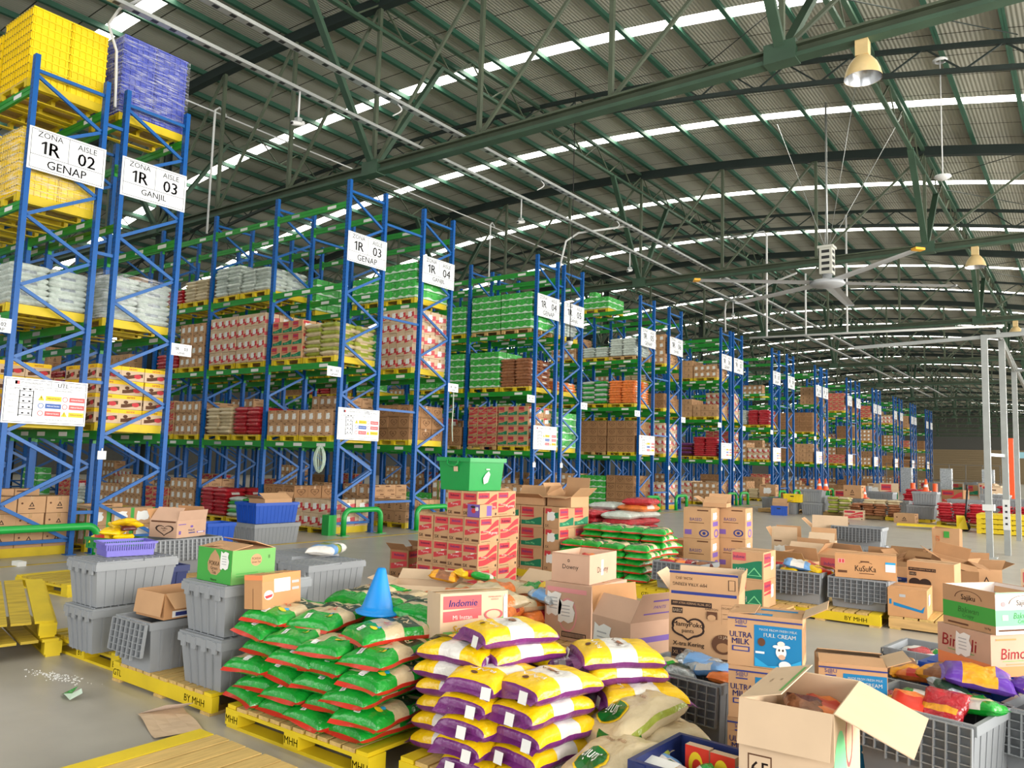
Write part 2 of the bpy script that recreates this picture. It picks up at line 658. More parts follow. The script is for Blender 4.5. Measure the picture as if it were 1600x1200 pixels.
# slim sag rods crossing between the trusses
m = MB()
for k in range(6):
    y = TRUSS_Y[k + 1]
    for s in (-1, 1):
        for x0 in (-8, 1.3):
            a, b = (x0, y + 0.2), (x0 + 7, y + 6.4)
            if s < 0:
                a, b = (x0 + 7, y + 0.2), (x0, y + 6.4)
            m.tube([(a[0], a[1], roof_z(a[0]) - 0.3), (b[0], b[1], roof_z(b[0]) - 0.3)], 0.012, 'truss_dark', 5)
struct('trim_bracing', m.mesh('trim_bracing'))

# walls
m = MB()
m.face([(-48, YEND, 0), (16, YEND, 0), (16, YEND, 6.0), (-48, YEND, 6.0)], 'wall_tan')
for i in range(14):
    m.box(-48, 16, YEND - 0.16, YEND, 0.3 + 0.42 * i, 0.42 + 0.42 * i, 'wall_tan')
m.face([(-48, YEND, 6.0), (16, YEND, 6.0), (16, YEND, 13), (-48, YEND, 13)], 'wall_grey')
struct('wall_back', m.mesh('wall_back'))
m = MB()
m.box(-11.5, 2, YEND - 0.4, YEND - 0.2, 4.6, 5.7, 'glass_blue')
struct('window_40', m.mesh('window'))
m = MB()
m.face([(-47.8, -12, 0), (-47.8, YEND, 0), (-47.8, YEND, 8), (-47.8, -12, 8)], 'wall_grey')
struct('wall_left', m.mesh('wall_left'))
m = MB()
for k in range(28):
    m.box(13.2, 13.5, -12 + 6.6 * k, -11.2 + 6.6 * k, 0, 6.9, 'wall_grey')
m.box(13.2, 13.5, -12, YEND, 5.4, 6.9, 'wall_grey')
struct('wall_right', m.mesh('wall_right'))

# yellow line along the rack ends
m = MB()
m.box(-11.62, -11.54, 3, 100, 0.0, 0.004, 'yellow_worn')
struct('trim_floor_line', m.mesh('trim_floor_line'))

# ------------------------------------------------------------------ overhead services
def cable_tray(x, z, label):
    m = MB()
    m.box(-0.06, 0.06, 0, 78, 0, 0.012, 'galv')
    for s in (-1, 1):
        m.box(s * 0.06 - 0.005, s * 0.06 + 0.005, 0, 78, 0, 0.06, 'galv')
    for k in range(120):
        m.box(-0.04, 0.04, 0.1 + 0.3 * k, 0.2 + 0.3 * k, -0.002, 0.0, 'steel_black')
    return thing('cable_tray', label, 'cable tray', (x, 4, z), me=m.mesh('cable_tray'))


cable_tray(-11.58, 8.245, 'pale metal cable tray with small cameras hanging below, nearer the racks')
cable_tray(-10.4, 8.245, 'pale metal cable tray with dark hooks, farther from the racks')

m = MB()
m.tube([(0, 0, 0.1), (0, 0, -0.52)], 0.018, 'pipe_white', 6)
rod = m.mesh('rod')
m = MB()
m.tube([(0.0, -0.13, -0.06), (0, 0.12, 0.02)], 0.045, 'pipe_white', 8)
m.box(-0.05, 0.05, -0.05, 0.05, 0.0, 0.08, 'galv')
body = m.mesh('camera_body')
m = MB()
m.lathe([(0.0, 0), (0.035, 0), (0.035, 0.02), (0, 0.02)], 'steel_black', 10)
lens = m.mesh('lens')
for i, (y, lab) in enumerate(((8.75, 'nearest the blue crates'), (15.75, 'above the aisle four odd sign'), (21.6, 'above the aisle five odd sign'), (30.4, 'above the aisle six odd sign'))):
    thing('security_camera', 'small white camera on a rod under the cable tray, ' + lab, 'security camera', (-11.58, y, 8.22), 0, 'cameras under the tray',
          parts=[('rod', rod), ('camera_body', body, [('lens', lens, None, (0, -0.13, -0.075), (R_(-25), 0, 0))], (0, 0, -0.56))])

m = MB()
m.tube([(0.06 * math.sin(t * 0.5) * (1 + t * .1), 0, -0.03 * t) for t in range(9)], 0.014, 'pipe_white', 6)
hook = m.mesh('cable_hook')
m = MB()
m.box(-0.1, 0.1, -0.2, 0.2, -0.02, 0.005, 'black_cable')
for i, y in enumerate((10.1, 14.9, 18.6, 25.9)):
    t = thing('cable_hook', 'white looped cable end hanging from the tray, %s along it' % ('first', 'second', 'third', 'fourth')[i], 'cable', (-10.4, y, 8.24), 0.8, 'cable ends under the tray', hook)

# white conduit with drop pipes
def pipe(name, label, path, r=0.022, key='pipe_white'):
    m = MB()
    p0 = Vector(path[0])
    m.tube([Vector(p) - p0 for p in path], r, key, 8)
    return thing(name, label, 'pipe', tuple(p0), me=m.mesh(name))


pipe('conduit', 'long white conduit running under the roof above the racks', [(-19.4, 8.5, 11.0), (-19.4, 70, 11.0)])
pipe('conduit', 'white drop pipe with hooked top over the rack behind the blue crates', [(-19.4, 12.2, 11.03), (-19.35, 11.95, 11.15), (-19.3, 11.8, 11.0), (-19.3, 11.8, 7.5)], 0.03)
pipe('conduit', 'white drop pipe with hooked top behind the aisle four odd sign', [(-19.4, 24.6, 11.03), (-19.35, 24.35, 11.15), (-19.3, 24.2, 11.0), (-19.3, 24.2, 7.0)], 0.03)
pipe('conduit', 'bent white pipe running from tray down behind the blue crates', [(-10.4, 5.9, 8.3), (-11.3, 5.6, 8.35), (-11.9, 5.55, 8.35), (-12.1, 5.5, 8.15), (-12.33, 5.76, 7.9), (-12.36, 5.8, 7.5), (-12.36, 5.82, 7.0)], 0.022)
pipe('conduit', 'bent white pipe rising from the tray over aisle five', [(-10.4, 19.5, 8.35), (-12.0, 19.2, 8.3), (-12.3, 19.0, 8.05), (-12.34, 18.75, 7.2)], 0.03)
pipe('conduit', 'white pipe crossing between trays above aisle six', [(-8.2, 27.5, 8.4), (-10.2, 29.0, 8.3), (-11.8, 30.2, 8.2), (-12.0, 30.6, 7.9), (-12.05, 30.8, 7.1)], 0.035)
m = MB()
m.tube([(0, 0, 5.9), (-7.5, 0, 6.05)], 0.035, 'pipe_white')
m.tube([(-6.9, 0, 6.04), (-6.9, 0, 9.6), (-7.0, 0, 9.75), (-9.3, 0.2, 9.75)], 0.035, 'pipe_white')
m.tube([(-4.3, 0, 6.0), (-4.3, 0, 9.9)], 0.03, 'pipe_white')
m.tube([(-5.6, 0, 6.0), (-5.6, 0, 8.1)], 0.03, 'pipe_white')
thing('conduit', 'white pipe with hangers strung across below the roof fan', 'pipe', (-2.0, 26.5, 0), me=m.mesh('conduit'))

# high-bay lamps on the truss chord
m = MB()
m.box(-0.09, 0.09, -0.09, 0.09, -0.24, 0.0, 'lamp_cream')
m.tube([(0, 0, 0), (0, 0, 0.05)], 0.02, 'galv', 6)
gear = m.mesh('gear_box')
m = MB()
m.lathe([(0.09, -0.24), (0.13, -0.27), (0.2, -0.36), (0.245, -0.47), (0.27, -0.58)], 'lamp_cream', 28)
shade = m.mesh('lamp_shade')
m = MB()
m.lathe([(0.265, -0.578), (0.235, -0.47), (0.19, -0.37), (0.08, -0.28), (0, -0.28)], 'lamp_inner', 28)
m.lathe([(0.0, -0.42), (0.05, -0.4), (0.06, -0.34), (0.03, -0.28)], 'lamp_cream', 14)
refl = m.mesh('reflector')
labs = ('large cream bell-shaped lamp under the first roof beam', 'cream bell lamp under the second roof beam beyond the fan', 'small cream bell lamp under the third roof beam', 'small cream bell lamp under the fourth roof beam', 'tiny cream bell lamp far down the hall')
for i, lab in enumerate(labs):
    thing('pendant_lamp', lab, 'lamp', (-2.6 + 0.05 * i, 12.05 + 13.2 * i, 8.0), 0, 'bell lamps under the roof beams', parts=[('gear_box', gear), ('lamp_shade', shade), ('reflector', refl)])
m = MB()
m.tube([(0, 0, 0), (0, 0, 2.6)], 0.01, 'black_cable', 5)
cord = m.mesh('cord')
thing('pendant_lamp', 'cream bell lamp hanging on a long cord behind the aisle three racks', 'lamp', (-24.0, 15.5, 7.1), 0, None, parts=[('gear_box', gear), ('lamp_shade', shade), ('reflector', refl), ('cord', cord)])

m = MB()
m.tube([(0, 0, 0), (0, 0, 2.68)], 0.014, 'pipe_white', 6)
rod = m.mesh('rod')
m = MB()
m.lathe([(0.0, -0.06), (0.1, -0.05), (0.17, 0.0), (0.16, 0.03), (0.03, 0.06), (0, 0.06)], 'pipe_white', 20)
disc = m.mesh('disc_head')
m = MB()
m.lathe([(0.1, 0), (0.15, 0.02), (0.15, 0.05), (0.1, 0.05)], 'pipe_white', 14)
ring = m.mesh('mount')
thing('ceiling_sensor', 'white disc on a thin rod hanging beside the large bell lamp', 'sensor', (-2.45, 18.65, 7.95), parts=[('rod', rod), ('disc_head', disc), ('mount', ring, None, (0, 0, 2.6))])
thing('ceiling_sensor', 'white disc on a thin rod by the second bell lamp', 'sensor', (-1.3, 31.8, 7.95), parts=[('rod', rod), ('disc_head', disc), ('mount', ring, None, (0, 0, 2.3))])

# big roof fan
m = MB()
m.box(-0.16, 0.16, -0.16, 0.16, 0.28, 0.98, 'fan_motor')
m.box(-0.2, 0.2, -0.2, 0.2, 0.98, 1.04, 'fan_motor')
for z in (0.36, 0.52, 0.68, 0.84):
    m.box(-0.1, 0.1, -0.165, -0.15, z, z + 0.08, 'steel_black')
    m.box(0.15, 0.165, -0.1, 0.1, z, z + 0.08, 'steel_black')
motor = m.mesh('motor')
m = MB()
m.lathe([(0, -0.02), (0.42, -0.02), (0.45, 0.03), (0.4, 0.1), (0.12, 0.14), (0.12, 0.28), (0, 0.28)], 'fan_grey', 24)
hub = m.mesh('hub')
m = MB()
V, F = [], []
NB = 10
for i in range(NB + 1):
    r = 0.4 + 3.0 * i / NB
    w = 0.2 - 0.06 * i / NB
    for (y, z) in ((-w, 0.0), (0, 0.05), (w, 0.015), (0, 0.02)):
        V.append((r, y, z + 0.012 * i / NB))
for i in range(NB):
    for j in range(4):
        a, b = i * 4 + j, i * 4 + (j + 1) % 4
        F.append([a, b, b + 4, a + 4])
F.append([NB * 4 + q for q in (0, 1, 2, 3)])
m.raw(V, F, 'fan_grey', False)
blade = m.mesh('fan_blade')
m = MB()
m.box(3.36, 3.52, -0.12, 0.12, -0.005, 0.05, 'fan_tip')
tip = m.mesh('blade_tip')
m = MB()
m.box(3.38, 3.42, -0.12, 0.12, -0.003, 0.04, 'fan_grey')
tip2 = m.mesh('blade_tip')
fan = thing('ceiling_fan', 'huge grey roof fan with long blades and yellow blade tips', 'ceiling fan', (-5.6, 21.5, 6.5), parts=[('motor', motor), ('hub', hub)])
for a in (37, 94, 153, 213, 318):
    b = put('fan_blade', blade, (0, 0, 0.05), (0, 0, R_(a)), fan)
    put('blade_tip', tip if a > 200 else tip2, (0, 0, 0), (0, 0, 0), b)
for i, (dx, dy) in enumerate(((-1.7, 1.2), (1.7, 1.2), (-0.6, 2.4), (1.3, -2.0))):
    m = MB()
    m.tube([(0.05 * (1 if dx > 0 else -1), 0, 1.04), (dx, dy, roof_z(-5.6 + dx) - 6.5 - 0.2)], 0.008, 'galv', 5)
    put('guy_wire', m.mesh('guy_wire'), (0, 0, 0), (0, 0, 0), fan)
m = MB()
m.tube([(0, 0, 1.0), (0, 0, roof_z(-5.6) - 6.5 - 0.2)], 0.03, 'galv', 6)
put('down_rod', m.mesh('down_rod'), (0, 0, 0), (0, 0, 0), fan)

# grey post frame by the aisle
m = MB()
m.box(-0.055, 0.055, -0.055, 0.055, 0, 4.33, 'post_grey')
post = m.mesh('post')
m = MB()
m.box(-0.1, 0.1, -0.1, 0.1, 0.9, 1.02, 'pipe_white')
m.box(-0.12, 0.12, -0.12, 0.12, 0, 0.02, 'galv')
col_ = m.mesh('post_collar')
m = MB()
m.box(-0.06, 0.06, -0.08, -0.056, 0.5, 1.1, 'pipe_white')
for k in range(4):
    m.box(-0.02, 0.02, -0.084, -0.08, 0.6 + 0.12 * k, 0.64 + 0.12 * k, 'steel_black')
sw = m.mesh('switch_strip')
fr = thing('metal_gantry', 'tall grey metal post gantry standing in the aisle by the yellow pallets', 'frame', (-1.69, 17.85, 0))
put('post', post, (0, 0, 0), (0, 0, 0), fr)
put('post', post, (0.22, 0.9, 0), (0, 0, 0), fr)
put('post', post, (0.12, 5.3, 0), (0, 0, 0), fr)
put('post_collar', col_, (0, 0, 0), (0, 0, 0), fr)
put('switch_strip', sw, (0.22, 0.9, 0), (0, 0, 0), fr)
m = MB()
m.bar((-2.4, 0.0, 4.22), (4.5, 0, 4.42), 0.05, 0.07, 'post_grey')
put('cross_bar', m.mesh('cross_bar'), (0, 0, 0), (0, 0, 0), fr)
m = MB()
m.bar((0.2, 0.4, 4.42), (0.12, 9.5, 4.1), 0.05, 0.14, 'post_grey')
m.bar((0.62, 0.4, 4.42), (0.5, 9.5, 4.1), 0.05, 0.14, 'post_grey')
m.bar((0.2, 0.6, 4.42), (0.62, 0.6, 4.42), 0.05, 0.06, 'post_grey')
m.bar((0.12, 5.3, 4.2), (0.56, 5.3, 4.2), 0.05, 0.06, 'post_grey')
put('rail', m.mesh('rail'), (0, 0, 0), (0, 0, 0), fr)
m = MB()
m.bar((0, 0, 1.98), (0.22, 0.9, 1.98), 0.05, 0.06, 'post_grey')
m.bar((0.22, 0.9, 4.32), (0.12, 5.3, 4.2), 0.06, 0.08, 'post_grey')
put('tie_bar', m.mesh('tie_bar'), (0, 0, 0), (0, 0, 0), fr)

# ------------------------------------------------------------------ pallet racks
XE = -12.33          # the rack ends stand on this line
BAY = 2.4
LEV = [1.86, 3.51, 5.14, 6.88]
NUM = ['two', 'three', 'four', 'five', 'six', 'seven', 'eight', 'nine', 'ten', 'eleven', 'twelve', 'thirteen', 'fourteen']
ORD = ['first', 'second', 'third', 'fourth', 'fifth', 'sixth', 'seventh', 'eighth', 'ninth', 'tenth', 'eleventh', 'twelfth', 'thirteenth', 'fourteenth', 'fifteenth', 'sixteenth']
A0 = [4.6, 17.58, 30.97, 44.6, 58.6, 72.5]
B0 = [10.68, 23.77, 37.41, 51.5, 65.6, 79.8]
ROWS = []            # (name words, front y, rear y, pair kind, aisle number, side)
for i in range(6):
    k = 2 * i
    a, b = A0[i], B0[i]
    ROWS.append((NUM[k] + ' even', a, a + 1.1, 'A', k + 2, 'GENAP'))
    ROWS.append((NUM[k + 1] + ' odd', a + 1.36, a + 2.46, 'A', k + 3, 'GANJIL'))
    ROWS.append((NUM[k + 1] + ' even', b, b + 1.1, 'B', k + 3, 'GENAP'))
    ROWS.append((NUM[k + 2] + ' odd', b + 2.26, b + 3.36, 'B', k + 4, 'GANJIL'))

TOPZ = 7.33
m = MB()
m.box(-0.05, 0.05, -0.035, 0.035, 0, TOPZ, 'rack_blue')
m.box(-0.08, 0.08, -0.07, 0.07, 0, 0.012, 'rack_brace')
upright_me = m.mesh('upright')
m = MB()
W1 = 1.1
prev = None
for i in range(14):
    z = 0.22 + 0.5235 * i
    y = (W1 - 0.06) if i % 2 == 0 else 0.06
    p = (0, y, z)
    if prev:
        m.bar(prev, p, 0.035, 0.05, 'rack_brace')
    prev = p
for z in (0.22, 7.1):
    m.bar((0, 0.05, z), (0, W1 - 0.05, z), 0.035, 0.05, 'rack_brace')
brace_me = m.mesh('bracing_lattice')
_beam = {}


def beam_me(var):
    if var not in _beam:
        r = random.Random(var)
        m = MB()
        m.box(0.05, BAY - 0.05, -0.022, 0.022, -0.13, -0.075, 'rack_green')
        m.box(0.05, BAY - 0.05, -0.016, 0.016, -0.075, -0.06, 'rack_green')
        m.box(0.05, BAY - 0.05, -0.022, 0.022, -0.06, 0.0, 'rack_green')
        for x in (0.05, BAY - 0.05):
            m.box(x - 0.02, x + 0.02, -0.03, 0.03, -0.19, 0.04, 'rack_green')
        for x in (0.55, 1.75) if var % 2 else (0.45, 1.05, 1.8):
            m.box(x, x + 0.27, -0.024, -0.022, -0.1, -0.035, 'paper_grey' if r.random() < .4 else 'paper')
        _beam[var] = m.mesh('beam')
    return _beam[var]


def n_bays(y):
    return 8 if y < 6.5 else 9 if y < 20 else 7 if y < 36 else 4 if y < 60 else 3


for ri, (nm, y0, y1, pk, num, side) in enumerate(ROWS):
    nb = n_bays(y0)
    rack = thing('pallet_rack', 'tall blue and green pallet rack whose end post carries the aisle %s sign' % nm, 'pallet rack', (XE, y0, 0), 0, 'pallet racks')
    for b in range(nb + 1):
        f = put('bracing_lattice', brace_me, (-BAY * b, 0, 0), (0, 0, 0), rack)
        put('upright', upright_me, (0, 0.035, 0), (0, 0, 0), f)
        put('upright', upright_me, (0, W1 - 0.035, 0), (0, 0, 0), f)
    for b in range(nb):
        for li, z in enumerate(LEV):
            for fy in (0.035, W1 - 0.035):
                if y0 > 36 and fy > 0.5:
                    continue
                put('beam', beam_me((b + li) % 2), (-BAY * (b + 1), fy, z), (0, 0, 0), rack)

# ties between back-to-back racks, and the steel columns of the hall in the wide gaps
for i in range(4):
    for (yy, L, n, nm) in ((A0[i] + W1, 0.26, 1, ROWS[4 * i][0]), (B0[i] + W1, 1.16, 3, ROWS[4 * i + 2][0])):
        m = MB()
        m.bar((0, 0, 0), (0, L, 0), 0.04, 0.05, 'rack_brace')
        sp = m.mesh('row_spacer')
        for k in range(n):
            for j, z in enumerate((0.62, 2.6, 4.6, 6.66)):
                thing('row_spacer', 'blue tie bar behind the aisle %s rack, %s bay, %s from the floor' % (nm, ORD[k], ORD[j]), 'tie bar', (XE - BAY * k, yy, z), 0, 'blue tie bars', sp)
m = MB()
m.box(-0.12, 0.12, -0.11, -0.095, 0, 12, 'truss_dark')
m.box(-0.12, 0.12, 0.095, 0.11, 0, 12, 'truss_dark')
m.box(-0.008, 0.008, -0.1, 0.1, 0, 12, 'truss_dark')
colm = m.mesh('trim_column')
for y in (12.22, 25.35, 39.0, 52.6):
    for x in (-22.4, -31.7):
        struct('trim_column', colm, (x, y, 0))


# ------------------------------------------------------------------ signs on the rack ends
def aisle_sign(nm, y0, num, side):
    m = MB()
    w, h = 1.1, 0.63
    m.box(0, 0.012, 0, w, 0, h, 'sign_white')
    O, U, V = (0.0125, 0, 0), (0, 1, 0), (0, 0, 1)
    e = 0.0126

    def line(u0, u1, v0, v1, k='ink_black'):
        m.face([(e, u0, v0), (e, u1, v0), (e, u1, v1), (e, u0, v1)], k)
    for a in ((0.03, w - 0.03, 0.025, 0.031), (0.03, w - 0.03, h - 0.031, h - 0.025), (0.03, 0.036, 0.025, h - 0.025), (w - 0.036, w - 0.03, 0.025, h - 0.025),
              (0.03, w - 0.03, 0.222, 0.228), (0.552, 0.558, 0.222, h - 0.025)):
        line(*a)
    m.text('ZONA', O, U, V, 0.29, 0.545, 0.085, 'ink_black')
    m.text('AISLE', O, U, V, 0.82, 0.525, 0.085, 'ink_black', w=0.4)
    m.one(O, U, V, 0.21, 0.36, 0.19, 'ink_black')
    m.text('R', O, U, V, 0.36, 0.36, 0.19, 'ink_black', bold=0.03)
    m.text('%02d' % num, O, U, V, 0.82, 0.345, 0.19, 'ink_black', bold=0.02)
    m.text(side, O, U, V, 0.55, 0.123, 0.125, 'ink_black', bold=0.012)
    thing('aisle_sign', 'white zone sign reading aisle %s, high on the rack end' % nm, 'sign', (XE + 0.056, y0, 5.6), 0, 'aisle signs', m.mesh('aisle_sign'))
    # small copy of the sign lower down, standing out from the post towards the aisle
    if y0 < 48:
        m = MB()
        w, h = 0.36, 0.2
        m.box(0, 0.006, 0, w, 0, h, 'sign_white')
        O = (0.0064, 0, 0)
        m.text('ZONA', O, U, V, 0.1, 0.17, 0.02, 'ink_black')
        m.text('AISLE', O, U, V, 0.26, 0.17, 0.02, 'ink_black')
        m.one(O, U, V, 0.078, 0.115, 0.052, 'ink_black')
        m.text('R', O, U, V, 0.12, 0.115, 0.052, 'ink_black', bold=0.03)
        m.text('%02d' % num, O, U, V, 0.26, 0.115, 0.052, 'ink_black', bold=0.03)
        m.text(side, O, U, V, 0.18, 0.042, 0.042, 'ink_black', bold=0.02)
        yy = y0 - 0.38 if side == 'GENAP' else y0 + 1.03
        thing('aisle_plate', 'small white plate repeating the aisle %s sign, lower on the post' % nm, 'sign', (XE + 0.05, yy + 0.02, 3.17), 0, 'small aisle plates', m.mesh('aisle_plate'))


def load_board(nm, y0):
    m = MB()
    w, h = 1.14, 0.65
    m.box(0, 0.012, 0, w, 0, h, 'sign_white')
    e = 0.0126

    def R(u0, u1, v0, v1, k='ink_black'):
        m.face([(e, u0, v0), (e, u1, v0), (e, u1, v1), (e, u0, v1)], k)
    O, U, V = (0.0128, 0, 0), (0, 1, 0), (0, 0, 1)
    for a in ((0.02, w - 0.02, 0.02, 0.026), (0.02, w - 0.02, h - 0.026, h - 0.02), (0.02, 0.026, 0.02, h - 0.02), (w - 0.026, w - 0.02, 0.02, h - 0.02), (0.02, w - 0.02, 0.53, 0.534), (0.62, 0.624, 0.53, h - 0.02)):
        R(*a)
    R(0.14, 0.2, 0.555, 0.605, 'sign_red')
    R(0.14, 0.17, 0.555, 0.605, 'sign_blue')
    m.text('PT. MITRASPRIMA INTI CITRA', O, U, V, 0.41, 0.58, 0.03, 'ink_black', w=0.38)
    m.text('UTL', O, U, V, 0.79, 0.578, 0.06, 'ink_black', bold=0.02)
    m.text('0815-845601', O, U, V, 0.97, 0.575, 0.026, 'ink_black', w=0.2)
    m.text('BEBAN MAKSIMAL PER LEVEL', O, U, V, 0.34, 0.5, 0.022, 'ink_black', w=0.4)
    m.text('BEBAN MAKSIMAL', O, U, V, 0.8, 0.5, 0.022, 'ink_black', w=0.3)
    for q in range(5):
        v = 0.12 + 0.085 * q
        R(0.2, 0.4, v, v + 0.007)
        m.text('1000 KG', O, U, V, 0.11, v + 0.03, 0.018, 'ink_black')
        for u in (0.25, 0.33):
            R(u, u + 0.03, v + 0.02, v + 0.04)
    for u in (0.205, 0.385):
        R(u, u + 0.012, 0.1, 0.48)
    for (u, v, k, s) in ((0.5, 0.38, 'sign_yellow', 'T'), (0.5, 0.27, 'sign_blue', 'O'), (0.5, 0.16, 'sign_red', 'O'), (0.83, 0.38, 'sign_red', 'O'), (0.83, 0.27, 'sign_red', 'O'), (0.83, 0.16, 'sign_yellow', 'T')):
        R(u + 0.06, u + 0.28, v - 0.035, v + 0.035, k)
        m.text('PERHATIKAN', O, U, V, u + 0.17, v, 0.02, 'ink_black' if k == 'sign_yellow' else 'sign_white')
        if s == 'T':
            m.face([(e, u - 0.045, v - 0.035), (e, u + 0.045, v - 0.035), (e, u, v + 0.045)], k)
            m.text('!', O, U, V, u, v, 0.045, 'ink_black', bold=0.03)
        else:
            m.face([(e, u + 0.04 * math.cos(t * 0.5236), v + 0.04 * math.sin(t * 0.5236)) for t in range(12)], k)
            m.face([(e + 0.0001, u + 0.03 * math.cos(t * 0.5236), v + 0.03 * math.sin(t * 0.5236)) for t in range(12)], 'sign_white')
            m.bar((e + 0.0003, u - 0.025, v + 0.025), (e + 0.0003, u + 0.025, v - 0.025), 0.008, 0.0004, k)
    m.text('INFORMASI HUBUNGI KANTOR PUSAT', O, U, V, 0.8, 0.07, 0.018, 'ink_black', w=0.5)
    thing('load_board', 'white safety board with coloured warning signs on the aisle %s rack end' % nm, 'sign', (XE + 0.056, y0 - 0.03, 1.91), 0, 'safety boards', m.mesh('load_board'))


for (nm, y0, y1, pk, num, side) in ROWS:
    aisle_sign(nm, y0, num, side)
    if side == 'GENAP':
        load_board(nm, y0)

# green guard rails on the rack ends
def guard(y0, y1, x, label, h=0.44, r=0.055):
    m = MB()
    R2 = 0.16
    path = [(0, 0, 0)]
    for t in range(6):
        a = math.pi / 2 * t / 5
        path.append((0, R2 - R2 * math.cos(a), h - R2 + R2 * math.sin(a)))
    L = y1 - y0
    for t in range(6):
        a = math.pi / 2 * t / 5
        path.append((0, L - R2 + R2 * math.sin(a), h - R2 + R2 * math.cos(a)))
    path.append((0, L, 0))
    m.tube(path, r, 'guard_green', 12)
    for y in (0, L):
        m.box(-0.09, 0.09, y - 0.09, y + 0.09, 0, 0.012, 'guard_green')
    thing('guard_rail', label, 'guard rail', (x, y0, 0), 0, 'green guard rails', m.mesh('guard_rail'))


guard(3.9, 5.9, -12.0, 'green tubular guard rail at the end of the aisle two even rack')
guard(10.75, 11.75, -12.05, 'green tubular guard rail in front of the aisle three even rack', 0.5)
guard(12.85, 13.9, -12.05, 'green tubular guard rail behind the red noodle cartons', 0.5)
for k in range(4, 14):
    nm, y0 = ROWS[k][0], ROWS[k][1]
    if k in (4, 5):
        continue
    guard(y0 + 0.1, y0 + 1.0, -12.02, 'green tubular guard rail at the aisle %s rack end' % nm, 0.5)
m = MB()
m.box(-0.1, 0.1, -0.1, -0.085, 0, 0.4, 'guard_green')
m.box(-0.1, -0.085, -0.1, 0.1, 0, 0.4, 'guard_green')
m.box(0.085, 0.1, -0.1, 0.1, 0, 0.4, 'guard_green')
m.box(-0.1, 0.1, -0.1, 0.1, 0, 0.01, 'guard_green')
pg = m.mesh('post_guard')
for k in (2, 6, 8, 10, 12, 14):
    thing('post_guard', 'green metal post guard at the foot of the aisle %s rack' % ROWS[k][0], 'post guard', (XE, ROWS[k][1] - 0.06, 0), 0, 'green post guards', pg)

# little location tags wired to the posts
m = MB()
m.box(0, 0.01, 0, 0.13, 0, 0.13, 'paper')
m.box(0, 0.01, 0.055, 0.075, 0.13, 0.17, 'paper')
tagm = m.mesh('post_tag')
for k in (1, 4, 5, 7, 8, 9, 11):
    thing('post_tag', 'small white tag on the foot post of the aisle %s rack' % ROWS[k][0], 'tag', (XE + 0.055, ROWS[k][1] - 0.02, 1.42), 0, 'white post tags', tagm)

# ------------------------------------------------------------------ cartons
def frame_of(f, w, d, h):
    if f == 'F':
        return Vector((-w / 2, -d / 2, 0)), Vector((1, 0, 0)), Vector((0, 0, 1)), Vector((0, -1, 0)), w, h
    if f == 'R':
        return Vector((w / 2, -d / 2, 0)), Vector((0, 1, 0)), Vector((0, 0, 1)), Vector((1, 0, 0)), d, h
    if f == 'B':
        return Vector((w / 2, d / 2, 0)), Vector((-1, 0, 0)), Vector((0, 0, 1)), Vector((0, 1, 0)), w, h
    if f == 'L':
        return Vector((-w / 2, d / 2, 0)), Vector((0, -1, 0)), Vector((0, 0, 1)), Vector((-1, 0, 0)), d, h
    return Vector((-w / 2, -d / 2, h)), Vector((1, 0, 0)), Vector((0, 1, 0)), Vector((0, 0, 1)), w, d


def decorate(m, fr, items, lay=0.0006):
    """Print on a flat face: items in fractions of the face's width and height."""
    O, U, V, N, W_, H_ = fr
    for it in items:
        t = it[0]
        lay += 0.0003
        o = O + N * lay

        def q(u, v):
            return o + U * (u * W_) + V * (v * H_)
        if t == 'r':
            _, u0, v0, u1, v1, k = it
            m.face([q(u0, v0), q(u1, v0), q(u1, v1), q(u0, v1)], k)
        elif t == 'p':
            m.face([q(u, v) for u, v in it[1]], it[2])
        elif t == 'e':
            _, u, v, ru, rv, k = it
            m.face([q(u + ru * math.cos(a * math.pi / 10), v + rv * math.sin(a * math.pi / 10)) for a in range(20)], k)
        elif t == 'o':
            _, u, v, ru, rv, th, k = it[:7]
            a0, a1 = (it[7], it[8]) if len(it) > 8 else (0, 360)
            n = 20
            for a in range(n):
                b0, b1 = R_(a0 + (a1 - a0) * a / n), R_(a0 + (a1 - a0) * (a + 1) / n)
                s = 1 - th
                m.face([q(u + ru * math.cos(b0) * s, v + rv * math.sin(b0) * s), q(u + ru * math.cos(b0), v + rv * math.sin(b0)),
                        q(u + ru * math.cos(b1), v + rv * math.sin(b1)), q(u + ru * math.cos(b1) * s, v + rv * math.sin(b1) * s)], k)
        elif t == 'w':      # wavy band between u0 and u1
            _, u0, u1, vlo, vhi, k = it
            n = 10
            for a in range(n):
                ua, ub = u0 + (u1 - u0) * a / n, u0 + (u1 - u0) * (a + 1) / n
                m.face([q(ua, vlo(a / n)), q(ub, vlo((a + 1) / n)), q(ub, vhi((a + 1) / n)), q(ua, vhi(a / n))], k)
        elif t == 't':
            _, s, u, v, hh, k = it[:6]
            op = it[6] if len(it) > 6 else {}
            m.text(s, o, U, V, u * W_, v * H_, hh * H_, k, w=op.get('w', 0.9) * W_, bold=op.get('b', 0.0), shear=op.get('s', 0.0), flip=op.get('f', False))
        elif t == 'h':      # heart outline
            _, u, v, ru, rv, k = it[:6]
            th = it[6] if len(it) > 6 else 0.8
            P = []
            for a in range(25):
                b = 2 * math.pi * a / 24
                P.append((math.sin(b) ** 3, (13 * math.cos(b) - 5 * math.cos(2 * b) - 2 * math.cos(3 * b) - math.cos(4 * b)) / 16))
            for a in range(24):
                (xa, ya), (xb, yb) = P[a], P[a + 1]
                m.face([q(u + ru * xa * th, v + rv * ya * th), q(u + ru * xa, v + rv * ya), q(u + ru * xb, v + rv * yb), q(u + ru * xb * th, v + rv * yb * th)], k)


